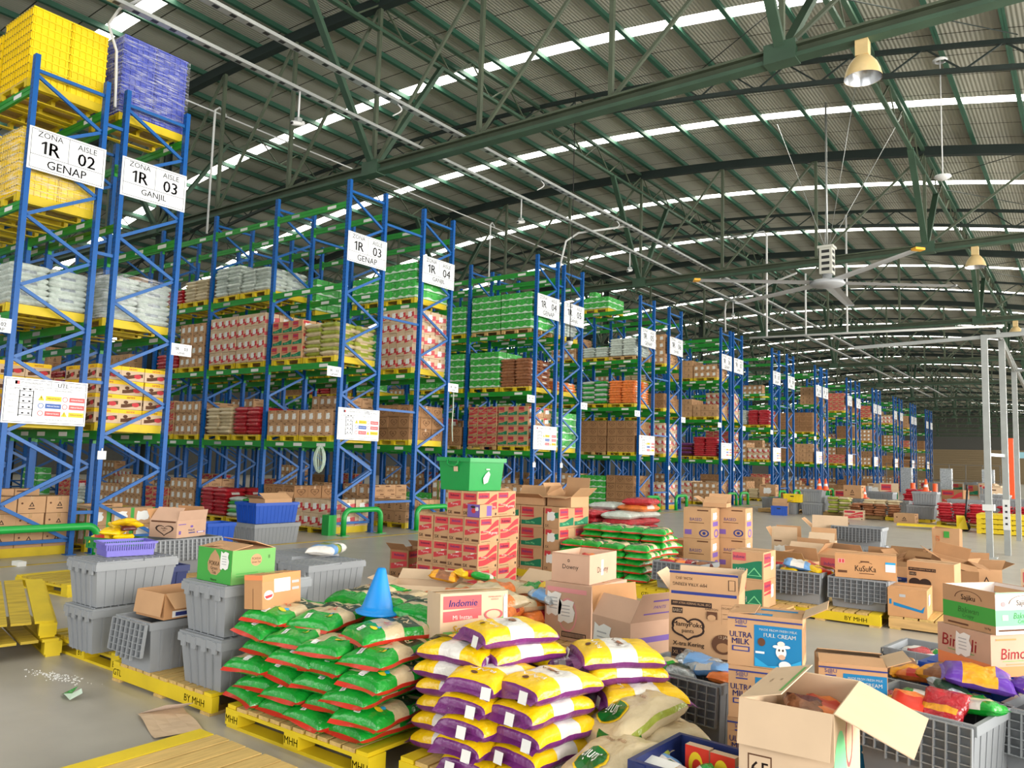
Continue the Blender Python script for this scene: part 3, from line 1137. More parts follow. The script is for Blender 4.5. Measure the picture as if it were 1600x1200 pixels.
def S_(lo, hi, ph=0.0):
    """A lazy S between two heights."""
    return lambda t: lo + (hi - lo) * (0.5 - 0.5 * math.cos(math.pi * min(1, max(0, (t - ph) / (1 - ph)))))


def C_(v):
    return lambda t: v


STICKER = [(0.0, 0.06), (0.16, 0.0), (0.34, 0.1), (0.62, 0.02), (0.9, 0.12), (1.0, 0.5), (0.86, 0.72), (0.95, 0.94), (0.55, 1.0), (0.3, 0.9), (0.06, 1.0), (0.0, 0.55)]


def sticker(u, v, su, sv):
    return ('p', [(u + a * su, v + b * sv) for a, b in STICKER], 'paper')


RED_SIDE = [('r', 0.04, 0.72, 0.58, 0.95, 'red_print'), ('w', 0.04, 0.96, S_(0.4, 0.66, .2), S_(0.5, 0.9, .2), 'red_print'), ('w', 0.04, 0.96, S_(0.14, 0.3, .2), S_(0.36, 0.58, .2), 'red_print'),
            ('t', 'Indomie', 0.3, 0.83, 0.13, 'navy_print', {'w': 0.42, 'b': 0.02, 's': 0.2}), ('t', 'Mi goreng', 0.68, 0.38, 0.13, 'card_white', {'w': 0.5, 's': 0.2, 'b': .01}), ('t', 'Mi Instan', 0.3, 0.47, 0.06, 'card_white'),
            ('t', 'TUNGGU KAMI DI RUMAH', 0.3, 0.07, 0.035, 'ink'), ('r', 0.88, 0.05, 0.94, 0.14, 'ink')]
RED_END = [('r', 0.08, 0.66, 0.92, 0.92, 'red_print'), ('w', 0.06, 0.94, S_(0.3, 0.42), S_(0.5, 0.62), 'red_print'), ('t', 'Indomie', 0.5, 0.82, 0.1, 'navy_print', {'w': 0.7, 's': 0.2, 'b': .02}),
           ('t', 'Mi goreng', 0.5, 0.47, 0.09, 'card_white', {'w': 0.7, 's': 0.2}), ('t', '5X', 0.22, 0.13, 0.13, 'ink', {'b': .02}), ('r', 0.5, 0.08, 0.92, 0.16, 'ink_brown')]
GRN_SIDE = [('r', 0.05, 0.6, 0.6, 0.94, 'red_print'), ('t', 'Indomie', 0.32, 0.8, 0.14, 'navy_print', {'w': 0.44, 'b': 0.02, 's': 0.2}), ('w', 0.05, 0.62, C_(0.47), S_(0.52, 0.58), 'red_print'),
            ('w', 0.05, 0.96, S_(0.1, 0.12), S_(0.3, 0.5, .2), 'green_print'), ('t', 'Soto Mie', 0.45, 0.22, 0.11, 'mint_print', {'w': 0.5})]
GRN_END = [('r', 0.08, 0.7, 0.5, 0.94, 'red_print'), ('w', 0.3, 0.96, S_(0.5, 0.5), S_(0.66, 0.78), 'green_print'), sticker(0.2, 0.35, 0.55, 0.45), ('t', '5X', 0.2, 0.12, 0.12, 'ink')]
BRN_END = [sticker(0.25, 0.22, 0.5, 0.52), ('r', 0.1, 0.86, 0.4, 0.92, 'ink_brown'), ('r', 0.62, 0.08, 0.92, 0.14, 'ink_brown')]
BRN_SIDE = [('r', 0.08, 0.82, 0.5, 0.9, 'ink_brown'), ('t', 'ASEPSO', 0.55, 0.5, 0.2, 'ink_brown', {'w': 0.6}), ('r', 0.6, 0.1, 0.92, 0.18, 'ink_brown')]
HRT_END = [('h', 0.5, 0.5, 0.32, 0.32, 'ink_brown', 0.84), ('t', 'MIE', 0.5, 0.5, 0.14, 'ink_brown', {'b': .02}), ('r', 0.1, 0.9, 0.9, 0.94, 'ink_brown')]
TRI = [('p', [(0.4, 0.4), (0.6, 0.4), (0.5, 0.68)], 'ink'), ('p', [(0.45, 0.44), (0.55, 0.44), (0.5, 0.58)], 'card'), ('r', 0.38, 0.24, 0.62, 0.3, 'ink'), ('e', 0.15, 0.6, 0.04, 0.06, 'ink_brown')]
WAT = [('w', 0.0, 1.0, C_(0.06), lambda t: 0.26 + 0.09 * math.sin(6.28 * t), 'water_white'), ('t', 'LE', 0.5, 0.62, 0.22, 'water_white', {'b': .02}), ('r', 0.1, 0.9, 0.3, 0.94, 'water_white')]
SARI = [('r', 0, 0.72, 1, 1, 'yellow_print'), ('t', 'sarimi', 0.5, 0.86, 0.16, 'red_print', {'w': 0.6, 'b': .03}), ('w', 0.1, 0.95, S_(0.1, 0.3), S_(0.35, 0.55), 'ink_brown'), ('e', 0.72, 0.35, 0.16, 0.16, 'red_print'), ('e', 0.3, 0.5, 0.1, 0.12, 'ink_brown')]
TEA = [('r', 0, 0.0, 1, 1, 'card'), sticker(0.12, 0.2, 0.6, 0.6), ('r', 0.84, 0, 1, 1, 'tea_green')]


def carton(w, d, h, base='card', decor=None, tape=True, body=None):
    m = MB()
    m.box(-w / 2, w / 2, -d / 2, d / 2, 0, h, base)
    if tape:
        m.box(-w / 2 - 0.001, w / 2 + 0.001, -0.025, 0.025, h, h + 0.0008, 'tape')
        for s in (-1, 1):
            x = s * (w / 2 + 0.0006)
            m.face([(x, -0.025, h), (x, -0.025, h - 0.06), (x, 0.025, h - 0.06), (x, 0.025, h)], 'tape')
        m.face([(-w / 2, -0.003, h + .0011), (w / 2, -0.003, h + .0011), (w / 2, 0.0, h + .0011), (-w / 2, 0.0, h + .0011)], 'card_dark')
    for f, items in (decor or {}).items():
        decorate(m, frame_of(f, w, d, h), items)
    return m.mesh('carton')


def open_carton(w, d, h, base='card', inside='card', flaps=None, decor=None, flapl=None, flapdecor=None, fkey=None):
    """(body mesh, list of (flap mesh)) for a carton with its top open; flap angles from upright, outwards positive."""
    m = MB()
    t = 0.005
    m.box(-w / 2, w / 2, -d / 2, -d / 2 + t, 0, h, base)
    m.box(-w / 2, w / 2, d / 2 - t, d / 2, 0, h, base)
    m.box(-w / 2, -w / 2 + t, -d / 2 + t, d / 2 - t, 0, h, base)
    m.box(w / 2 - t, w / 2, -d / 2 + t, d / 2 - t, 0, h, base)
    m.box(-w / 2 + t, w / 2 - t, -d / 2 + t, d / 2 - t, 0, t, inside)
    if inside != base:
        for (a, b, c, e) in ((-w / 2 + t, w / 2 - t, -d / 2 + t, -d / 2 + t + .0005), (-w / 2 + t, w / 2 - t, d / 2 - t - .0005, d / 2 - t),
                             (-w / 2 + t, -w / 2 + t + .0005, -d / 2 + t, d / 2 - t), (w / 2 - t - .0005, w / 2 - t, -d / 2 + t, d / 2 - t)):
            m.box(a, b, c, e, t, h - .002, inside)
    for f, items in (decor or {}).items():
        decorate(m, frame_of(f, w, d, h), items)
    out = []
    for f, ang in (flaps or {}).items():
        O, U, V, N, W_, H_ = frame_of(f, w, d, h)
        L = (flapl or {}).get(f, min(w, d) / 2 * 0.96)
        a = R_(ang)
        D = N * math.sin(a) + Vector((0, 0, 1)) * math.cos(a)
        Nn = U.cross(D)
        fm = MB()
        o = O + Vector((0, 0, h)) + U * 0.003 + N * (0.0005)
        W2 = W_ - 0.006
        P = [o, o + U * W2, o + U * (W2 - 0.004) + D * L, o + U * 0.004 + D * L]
        P2 = [p - Nn * 0.004 for p in P]
        fm.raw(P + P2, [[0, 1, 2, 3], [7, 6, 5, 4], [0, 4, 5, 1], [1, 5, 6, 2], [2, 6, 7, 3], [3, 7, 4, 0]], [fkey or base, inside] + [base] * 4)
        if flapdecor and f in flapdecor:
            decorate(fm, (o, U, D, Nn, W2, L), flapdecor[f])
        out.append(fm.mesh('flap'))
    return m.mesh('body'), out


def box_thing(name, label, loc, rot, w, d, h, base='card', decor=None, cat='box', group=None, tape=True, paper=None, tilt=(0, 0)):
    """A closed carton; paper = list of (face, u, v, su, sv) pasted paper labels kept as parts."""
    parts = []
    for (f, u, v, su, sv) in paper or ():
        m = MB()
        decorate(m, frame_of(f, w, d, h), [sticker(u, v, su, sv)] + [('r', u + su * .2, v + sv * (.3 + .14 * i), u + su * .7, v + sv * (.34 + .14 * i), 'paper_grey') for i in range(4)], 0.004)
        parts.append(('paper_label', m.mesh('paper_label')))
    if tape:
        m = MB()
        m.box(-w / 2 - 0.001, w / 2 + 0.001, -0.026, 0.026, h, h + 0.0012, 'tape')
        parts.append(('tape', m.mesh('tape')))
    return thing(name, label, cat, loc, (R_(tilt[0]), R_(tilt[1]), R_(rot)), group, carton(w, d, h, base, decor, False), parts)


def open_thing(name, label, loc, rot, w, d, h, cat='box', group=None, tilt=(0, 0), paper=None, **kw):
    body, fl = open_carton(w, d, h, **kw)
    o = thing(name, label, cat, loc, (R_(tilt[0]), R_(tilt[1]), R_(rot)), group)
    put('body', body, parent=o)
    for f in fl:
        put('flap', f, parent=o)
    for (f, u, v, su, sv) in paper or ():
        m = MB()
        decorate(m, frame_of(f, w, d, h), [sticker(u, v, su, sv)] + [('r', u + su * .2, v + sv * (.3 + .14 * i), u + su * .7, v + sv * (.34 + .14 * i), 'paper_grey') for i in range(4)], 0.004)
        put('paper_label', m.mesh('paper_label'), parent=o)
    return o


# ------------------------------------------------------------------ pallets
def pallet_parts(w, d, kind='stringer', axis='x', deck='wood', side='yellow_paint', h=0.13, nb=9, text=None, seed=0):
    r = random.Random(seed)
    parts = []
    m = MB()
    L, Wd = (d, w) if axis == 'x' else (w, d)      # boards run across the stringers
    bw = Wd / nb
    for i in range(nb):
        a = -Wd / 2 + bw * i + 0.006
        b = a + bw - (0.022 if deck == 'yellow_worn' else 0.012) - r.random() * 0.012
        e = L / 2 - r.random() * 0.01
        k = side if (i in (0, nb - 1)) and deck != 'wood_all' else deck
        if axis == 'x':
            m.box(a, b, -e, e, h - 0.02, h, k)
        else:
            m.box(-e, e, a, b, h - 0.02, h, k)
    parts.append(('deck_planks', m.mesh('deck_planks')))
    for i in (-1, 0, 1):
        m = MB()
        if kind == 'stringer':
            y = i * (L / 2 - 0.03)
            z1 = h - 0.02
            if axis == 'x':
                m.box(-w / 2, w / 2, y - 0.024, y + 0.024, 0.018, z1, side)
                if text and i == -1:
                    for (s, u) in text:
                        m.text(s, (-w / 2, y - 0.0246, 0), (1, 0, 0), (0, 0, 1), u * w, 0.06, 0.042, 'ink_black', bold=.01)
            else:
                m.box(y - 0.024, y + 0.024, -d / 2, d / 2, 0.018, z1, side)
            parts.append(('stringer', m.mesh('stringer')))
        else:
            for j in (-1, 0, 1):
                x, y = i * (w / 2 - 0.06), j * (d / 2 - 0.06)
                m = MB()
                m.box(x - 0.06, x + 0.06, y - 0.06, y + 0.06, 0.018, h - 0.04, side)
                if text and j == -1:
                    m.text(text[0][0], (x - 0.06, y - 0.0606, 0), (1, 0, 0), (0, 0, 1), 0.06, 0.055, 0.04, 'ink_black', w=.11, bold=.01)
                parts.append(('block', m.mesh('block')))
            m = MB()
            y = i * (d / 2 - 0.06)
            m.box(-w / 2, w / 2, y - 0.06, y + 0.06, h - 0.04, h - 0.02, side)
            parts.append(('cross_board', m.mesh('cross_board')))
    for i in (-1, 0, 1):
        m = MB()
        if kind == 'stringer':
            x = i * (Wd / 2 - 0.06)
            if axis == 'x':
                m.box(x - 0.05, x + 0.05, -d / 2, d / 2, 0, 0.018, deck)
            else:
                m.box(-w / 2, w / 2, x - 0.05, x + 0.05, 0, 0.018, deck)
        else:
            m.box(-w / 2, w / 2, i * (d / 2 - .06) - 0.05, i * (d / 2 - .06) + 0.05, 0, 0.018, side)
        parts.append(('bottom_board', m.mesh('bottom_board')))
    return parts


def pallet(label, x, y, z=0.0, w=1.2, d=1.0, rot=0.0, group=None, tilt=(0, 0), **kw):
    return thing('wooden_pallet', label, 'pallet', (x, y, z), (R_(tilt[0]), R_(tilt[1]), R_(rot)), group, None, pallet_parts(w, d, **kw))


# ------------------------------------------------------------------ totes with attached lids
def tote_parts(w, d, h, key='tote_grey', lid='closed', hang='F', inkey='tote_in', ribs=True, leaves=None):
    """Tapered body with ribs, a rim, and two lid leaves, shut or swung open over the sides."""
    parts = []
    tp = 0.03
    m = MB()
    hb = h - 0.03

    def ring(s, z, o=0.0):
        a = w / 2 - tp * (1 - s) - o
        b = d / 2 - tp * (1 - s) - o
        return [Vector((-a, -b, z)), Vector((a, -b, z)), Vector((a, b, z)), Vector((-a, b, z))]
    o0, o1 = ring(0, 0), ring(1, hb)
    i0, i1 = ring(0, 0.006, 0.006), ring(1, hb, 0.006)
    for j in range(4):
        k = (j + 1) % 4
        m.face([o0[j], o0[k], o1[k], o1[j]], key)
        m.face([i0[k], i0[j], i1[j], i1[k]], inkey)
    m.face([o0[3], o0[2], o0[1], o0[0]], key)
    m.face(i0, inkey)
    if ribs:
        for j in range(4):
            k = (j + 1) % 4
            n = max(4, int((o1[k] - o1[j]).length / 0.075))
            out = (o1[k] - o1[j]).cross(Vector((0, 0, 1))).normalized()
            for i in range(1, n):
                p = o0[j].lerp(o0[k], i / n) + out * 0.002
                q_ = o1[j].lerp(o1[k], i / n) + out * 0.002
                if hang == 'FRBL'[j] and lid == 'open':
                    continue
                m.bar(p, q_, 0.005, 0.02, key)
    parts.append(('body', m.mesh('body')))
    m = MB()
    a, b = w / 2 + 0.014, d / 2 + 0.014
    c, e = w / 2 - 0.008, d / 2 - 0.008
    for (x0, x1, y0, y1) in ((-a, a, -b, -e), (-a, a, e, b), (-a, -c, -e, e), (c, a, -e, e)):
        m.box(x0, x1, y0, y1, hb - 0.02, h, key)
    for i in range(4):
        x = -w / 2 + w * (i + 0.5) / 4
        for s in (-1, 1):
            m.box(x - 0.022, x + 0.022, s * b - 0.007, s * b + 0.007, hb - 0.045, h - 0.004, key)
    parts.append(('rim', m.mesh('rim')))
    if lid == 'closed':
        for s in (-1, 1):
            m = MB()
            n = 6
            m.box(-w / 2 - 0.008, w / 2 + 0.008, min(s * 0.045, s * (d / 2 + 0.008)), max(s * 0.045, s * (d / 2 + 0.008)), h, h + 0.014, key)
            for i in range(n):
                if (i + (s > 0)) % 2 == 0:
                    x0 = -w / 2 + w * i / n
                    m.box(x0 + 0.003, x0 + w / n - 0.003, min(s * 0.045, -s * 0.04), max(s * 0.045, -s * 0.04), h, h + 0.014, key)
            for i in range(5):
                y = s * (0.07 + (d / 2 - 0.09) * i / 4)
                m.box(-w / 2 + 0.02, w / 2 - 0.02, y - 0.004, y + 0.004, h + 0.014, h + 0.019, key)
            parts.append(('lid_leaf', m.mesh('lid_leaf')))
    elif lid == 'open':
        for f in (hang if leaves is None else leaves):
            O, U, V, N, W_, H_ = frame_of(f, w, d, h)
            Lh = min(0.24, h * 0.75)
            m = MB()
            base = O + Vector((0, 0, h - 0.012)) + N * 0.02
            Dn = (Vector((0, 0, -1)) + N * 0.1).normalized()

            def P(u, v, o):
                return base + U * u + Dn * v + N * o
            pl = [P(0, 0, 0.0), P(W_, 0, 0.0), P(W_, Lh * .86, 0.0), P(W_ * .8, Lh * .86, 0), P(W_ * .74, Lh, 0.0), P(W_ * .3, Lh, 0), P(W_ * .25, Lh * .86, 0), P(0, Lh * .86, 0.0)]
            m.face(pl[::-1], key)
            m.face(pl, key)
            nv = max(7, int(W_ / 0.055))
            for i in range(nv + 1):
                u = W_ * i / nv
                ll = Lh * (0.86 if (i / nv < .28 or i / nv > .77) else 1.0)
                m.bar(P(u, 0, 0.012), P(u, ll, 0.012), 0.006, 0.022, key)
            for i in range(6):
                v = Lh * 0.86 * i / 5
                m.bar(P(0, v, 0.01), P(W_, v, 0.01), 0.018, 0.005, key)
            parts.append(('lid_leaf', m.mesh('lid_leaf')))
    return parts


def tote(label, x, y, z, w, d, h, rot=0.0, key='tote_grey', lid='closed', hang='F', name='storage_tote', cat='tote', group=None, **kw):
    return thing(name, label, cat, (x, y, z), (0, 0, R_(rot)), group, None, tote_parts(w, d, h, key, lid, hang, **kw))


# ------------------------------------------------------------------ sacks and packets
def hgt(s, t, T, p=7.0, q=5.0):
    return T / 2 * max(0.0, 1 - abs(s) ** p) ** 0.38 * max(0.0, 1 - abs(t) ** q) ** 0.42


class Bag:
    """A filled pillow sack lying flat: length along y, width along x, resting at z = 0."""

    def __init__(self, L, W_, T, fn, seed=0, nx=12, ny=18, crumple=0.012, fin=0.02, finkey=None, sag=0.0):
        self.L, self.W, self.T = L, W_, T
        r = random.Random(seed)
        ph = [r.uniform(0, 6.28) for _ in range(10)]
        self.ph, self.cr, self.sag = ph, crumple, sag
        m = MB()
        S = [math.sin(math.pi / 2 * (-1 + 2 * i / ny)) for i in range(ny + 1)]
        Tt = [math.sin(math.pi / 2 * (-1 + 2 * j / nx)) for j in range(nx + 1)]
        for top in (1, -1):
            idx = {}
            for i, s in enumerate(S):
                for j, t in enumerate(Tt):
                    idx[i, j] = len(m.v)
                    m.v.append(self.pt(s, t, top))
            for i in range(ny):
                for j in range(nx):
                    f = [idx[i, j], idx[i, j + 1], idx[i + 1, j + 1], idx[i + 1, j]]
                    if top < 0:
                        f.reverse()
                    m.f.append(f)
                    m.m.append(m.mi(fn((S[i] + S[i + 1]) / 2, (Tt[j] + Tt[j + 1]) / 2, top)))
                    m.sm.append(True)
        if fin > 0:
            for sg in (-1, 1):
                n = nx
                for j in range(n):
                    a = Vector(self.pt(sg, Tt[j], 1))
                    b = Vector(self.pt(sg, Tt[j + 1], 1))
                    dz = 0.3 * math.sin(2.5 * Tt[j] + ph[2]) * fin
                    dz2 = 0.3 * math.sin(2.5 * Tt[j + 1] + ph[2]) * fin
                    c = b + Vector((0, sg * fin, -fin * 0.5 + dz2))
                    e = a + Vector((0, sg * fin, -fin * 0.5 + dz))
                    m.face([a, b, c, e], finkey or fn(sg, 0, -1), True)
        self.m = m

    def pt(self, s, t, top):
        ph, T = self.ph, self.T
        x = self.W / 2 * t * (1 - 0.07 * (1 - s * s)) * (1 - 0.05 * abs(s) ** 6)
        y = self.L / 2 * s * (1 - 0.06 * (1 - t * t))
        z = hgt(s, t, T)
        edge = (1 - s ** 8) * (1 - t ** 8)
        w = self.cr * (math.sin(7 * s + 4 * t + ph[0]) + math.sin(11 * t - 5 * s + ph[1]) * 0.7 + math.sin(19 * s + 3 * t + ph[3]) * 0.35)
        z = z * (1.1 if top > 0 else 0.9) + w * edge * (0.5 if top < 0 else 1.0) * 0.5
        z = (0.46 * T + z) if top > 0 else max(0.0, 0.46 * T - z)
        wig = 0.006 * math.sin(9 * s + ph[4]) * abs(t) ** 6
        z -= self.sag * s * s
        return (x + wig, y, z)

    def top(self, s, t):
        return Vector(self.pt(s, t, 1)) + Vector((0, 0, 0.0025))

    def patch(self, m, s0, s1, t0, t1, k, n=3):
        for i in range(n):
            for j in range(n):
                sa, sb = s0 + (s1 - s0) * i / n, s0 + (s1 - s0) * (i + 1) / n
                ta, tb = t0 + (t1 - t0) * j / n, t0 + (t1 - t0) * (j + 1) / n
                m.face([self.top(sa, ta), self.top(sa, tb), self.top(sb, tb), self.top(sb, ta)], k)

    def oval(self, m, s, t, rs, rt, k, lift=0.0):
        n = 18
        c = self.top(s, t) + Vector((0, 0, lift))
        P = [self.top(s + rs * math.sin(2 * math.pi * i / n), t + rt * math.cos(2 * math.pi * i / n)) + Vector((0, 0, lift)) for i in range(n)]
        H = [self.top(s + .5 * rs * math.sin(2 * math.pi * i / n), t + .5 * rt * math.cos(2 * math.pi * i / n)) + Vector((0, 0, lift)) for i in range(n)]
        for i in range(n):
            j = (i + 1) % n
            m.face([H[i], P[i], P[j], H[j]], k)
            m.face([c, H[i], H[j]], k)

    def word(self, m, txt, s, t, hs, ht, k, flip=False, lift=0.002, **kw):
        """Lettering laid over the top, reading across the width."""
        V, F, x0, x1, y0, y1 = glyphs(txt, 0.0, kw.get('shear', 0.0))
        g = -1 if flip else 1
        P = []
        for x, y in V:
            u = (x - (x0 + x1) / 2) / (x1 - x0) * 2 * g
            v = (y - (y0 + y1) / 2) / max(y1 - y0, 1e-6) * 2 * g
            P.append(self.top(s + v * hs, t + u * ht) + Vector((0, 0, lift)))
        m.raw(P, F, k)


def f_green(s, t, top):
    if top < 0:
        return 'bag_red' if abs(t) > 0.97 or abs(s) > 0.975 else 'bag_green'
    if s < -0.42:
        return 'bag_green'
    if s < 0.0:
        return 'bag_beige'
    if s < 0.42:
        return 'bag_darkgreen' if abs(t) < 0.9 else 'bag_green'
    if s < 0.6:
        return 'bag_beige'
    return 'bag_green'


def f_green2(s, t, top):
    k = f_green(s, t, top)
    if top > 0 and s < -0.42 and abs(t) < 0.9 and s > -0.97:
        return 'bag_beige' if (t + 0.3 * s) < -0.25 and s > -.85 else 'bag_green'
    return k


def f_yellow(s, t, top):
    if top < 0 or abs(s) > 0.96:
        return 'bag_purple'
    return 'bag_white' if abs(s - 0.02) < 0.27 else 'bag_yellow'


def f_sania(s, t, top):
    if s < -0.8 and t > -.1:
        return 'leaf_print'
    if t > 0.95 and top > 0:
        return 'bag_olive'
    if top < 0 and s < -0.3:
        return 'leaf_print'
    return 'bag_sand'


def plain(k, k2=None, band=0.3):
    return lambda s, t, top: (k2 if (k2 and abs(s) < band and top > 0) else k)


GREEN_BAGS = []
for i in range(5):
    b = Bag(0.50, 0.325, 0.104, f_green if i % 2 else f_green2, 20 + i, nx=12, ny=20, crumple=0.012, fin=0.022, finkey='bag_red', sag=0.012)
    me = b.m.mesh('rice_bag')
    m = MB()
    t0 = -0.5 + 0.12 * i
    b.patch(m, -0.9, -0.72, t0, t0 + 0.26, 'paper')
    b.patch(m, -0.88, -0.76, t0 + 0.05, t0 + 0.2, 'paper_grey', 1)
    lab = m.mesh('paper_label')
    m = MB()
    b.oval(m, -0.62, 0.45, 0.09, 0.17, 'sign_yellow')
    b.oval(m, -0.5, 0.5, 0.06, 0.1, 'cyan_print', 0.001)
    b.word(m, 'TOP', -0.2, 0.1, 0.07, 0.3, 'bag_red', True)
    b.word(m, 'RICE', 0.2, 0.1, 0.1, 0.5, 'bag_beige', True)
    pr = m.mesh('printed_lettering')
    GREEN_BAGS.append((me, lab, pr))
YELLOW_BAGS = []
for i in range(5):
    b = Bag(0.44, 0.30, 0.105, f_yellow, 40 + i, nx=14, ny=20, crumple=0.007, fin=0.035, finkey='bag_purple', sag=0.012)
    me = b.m.mesh('rice_bag')
    m = MB()
    b.word(m, 'RAJA', -0.52, 0.05, 0.07, 0.55, 'bag_white', True, bold=.01)
    b.word(m, 'RAJA', 0.0, 0.0, 0.06, 0.4, 'ink_brown', True)
    b.oval(m, -0.7, -0.1, 0.07, 0.12, 'ink_brown')
    b.oval(m, 0.1, 0.0, 0.08, 0.25, 'bag_brown')
    pr = m.mesh('printed_lettering')
    m = MB()
    x = (0.05, 0.1, -0.08, 0.07, 0.0)[i]
    yf = -0.22 - 0.03
    m.face([(x, yf, 0.018), (x + 0.055, yf, 0.018), (x + 0.055, yf + .012, 0.07), (x, yf + .012, 0.07)], 'paper')
    lab = m.mesh('paper_label')
    YELLOW_BAGS.append((me, lab, pr))
SANIA_BAGS = []
for i in range(3):
    b = Bag(0.46, 0.34, 0.13, f_sania, 60 + i, nx=14, ny=20, crumple=0.014, fin=0.03, finkey='bag_sand', sag=0.03)
    me = b.m.mesh('flour_bag')
    m = MB()
    b.oval(m, -0.3, -0.1, 0.36, 0.56, 'yellow_print', 0.002)
    b.oval(m, -0.3, -0.1, 0.32, 0.5, 'leaf_print', 0.005)
    b.word(m, 'Sania', -0.3, -0.08, 0.14, 0.33, 'paper', True, lift=0.014, shear=.15)
    b.word(m, 'TEPUNG TERIGU', 0.45, -0.1, 0.04, 0.4, 'bag_brown', True)
    SANIA_BAGS.append((me, m.mesh('printed_lettering')))


def packet_mesh(L, W_, T, k, k2, seed):
    return Bag(L, W_, T, plain(k, k2, 0.35), seed, nx=7, ny=9, crumple=0.012, fin=0.012, finkey=k).m.mesh('snack_packet')


PACK = {}
for i, (k, k2) in enumerate((('bag_yellow', 'bag_red'), ('bag_amber', 'bag_brown'), ('bag_orange', 'bag_red'), ('bag_violet', 'bag_amber'), ('bag_silver', 'bag_sky'), ('bag_sand', 'bag_green'),
                             ('bag_crimson', 'bag_yellow'), ('bag_green', 'bag_white'), ('bag_white', 'bag_crimson'), ('bag_maroon', 'bag_brown'), ('bag_silver', 'bag_darkgreen'), ('bag_sky', 'bag_white'), ('bag_yellow', 'bag_yellow'))):
    PACK[i] = packet_mesh(0.22, 0.16, 0.06, k, k2, 80 + i)
COLNAME = ['yellow and red', 'amber', 'orange and red', 'violet', 'silver and blue', 'sand and green', 'crimson', 'green and white', 'white and crimson', 'maroon', 'silver and dark', 'sky blue', 'plain yellow']


def snack(i, label, x, y, z, rot, tilt=(0, 0), sc=1.0, name='snack_packet', cat='packet', group=None):
    o = thing(name, label, cat, (x, y, z), (R_(tilt[0]), R_(tilt[1]), R_(rot)), group, PACK[i])
    if sc != 1.0:
        o.scale = (sc, sc, sc)
    return o


# ------------------------------------------------------------------ what stands on the racks
STOCK = {}     # kind -> list of (distance, mesh, loc, rot, label, cat, group)


def stock(kind, me, loc, rot, label, cat, group):
    STOCK.setdefault(kind, []).append((Vector((loc[0], loc[1], loc[2] - 1.6)).length, me, tuple(loc), rot, label, cat, group))


RC = {
    'N': ('noodle_carton', 'red noodle carton', carton(0.335, 0.37, 0.27, 'card', {'F': RED_SIDE, 'R': RED_END + [sticker(0.3, 0.2, 0.45, 0.5)]}), 3, 3, 0.345, 0.38, 0.275),
    'S': ('noodle_carton', 'red and green noodle carton', carton(0.335, 0.37, 0.27, 'card', {'F': GRN_SIDE, 'R': GRN_END}), 3, 3, 0.345, 0.38, 0.275),
    'L': ('noodle_carton', 'labelled red noodle carton', carton(0.25, 0.37, 0.27, 'card_pale', {'F': [('w', 0, 1, S_(0.1, 0.3), S_(0.4, 0.7), 'red_print'), sticker(0.25, 0.25, 0.5, 0.5)], 'R': [('w', 0, 1, S_(0.1, 0.3), S_(0.4, 0.7), 'red_soft'), sticker(0.3, 0.25, 0.4, 0.5)]}), 4, 3, 0.26, 0.38, 0.275),
    'B': ('cardboard_carton', 'tan labelled carton', carton(0.25, 0.36, 0.26, 'card', {'F': BRN_END, 'R': BRN_SIDE}), 4, 3, 0.26, 0.37, 0.265),
    'H': ('heart_carton', 'heart-print tan carton', carton(0.335, 0.36, 0.26, 'card_dark', {'F': HRT_END, 'R': HRT_END}), 3, 3, 0.345, 0.37, 0.265),
    'D': ('triangle_carton', 'triangle-mark tan carton', carton(0.34, 0.37, 0.24, 'card', {'F': TRI, 'R': TRI}), 3, 3, 0.35, 0.38, 0.245),
    'G': ('water_carton', 'green water carton', carton(0.255, 0.37, 0.2, 'water_green', {'F': WAT, 'R': WAT}, False), 4, 3, 0.26, 0.38, 0.205),
    'A': ('instant_noodle_carton', 'yellow-topped noodle carton', carton(0.335, 0.38, 0.225, 'card_pale', {'F': SARI, 'R': SARI}), 3, 3, 0.345, 0.39, 0.23),
    'T': ('tea_carton', 'green-edged tan carton', carton(0.25, 0.36, 0.26, 'card_pale', {'F': TEA, 'R': TEA}), 4, 3, 0.26, 0.37, 0.265),
}


def sack(k, k2, seed):
    return Bag(0.56, 0.5, 0.12, plain(k, k2, 0.4), seed, nx=8, ny=8, crumple=0.016, fin=0.0).m.mesh('sack')


RS = {
    'w': ('plastic_sack', 'pale wrapped sack', [sack('bag_pale', 'bag_silver', 5), sack('bag_pale', None, 6)], 0.085),
    'y': ('plastic_sack', 'yellow and green food sack', [sack('bag_olive', 'bag_sand', 7), sack('bag_sand', 'bag_olive', 8)], 0.085),
    'b': ('plastic_sack', 'sand coloured sack', [sack('bag_sand', 'bag_brown', 9), sack('bag_sand', None, 10)], 0.085),
    'r': ('plastic_sack', 'glossy dark red sack', [sack('bag_crimson', 'bag_white', 11), sack('bag_crimson', None, 12)], 0.085),
    'o': ('plastic_sack', 'orange sack', [sack('bag_orange', 'bag_sand', 13), sack('bag_orange', 'bag_white', 14)], 0.085),
    'g': ('plastic_sack', 'green and white sack', [sack('bag_pale', 'bag_green', 15), sack('bag_green', 'bag_pale', 16)], 0.085),
    'p': ('plastic_sack', 'brown speckled sack', [sack('bag_brown', 'bag_white', 17), sack('bag_brown', 'bag_maroon', 18)], 0.085),
    'v': ('plastic_sack', 'dark purple sack', [sack('bag_purple', None, 19), sack('bag_maroon', 'bag_purple', 20)], 0.085),
    'k': ('plastic_sack', 'yellow snack sack', [sack('bag_yellow', None, 21), sack('bag_amber', 'bag_yellow', 22)], 0.085),
}
m = MB()
for i in range(5):
    m.box(-0.5 + 0.21 * i, -0.5 + 0.21 * i + 0.16, -0.56, 0.56, 0.11, 0.13, 'wood_x')
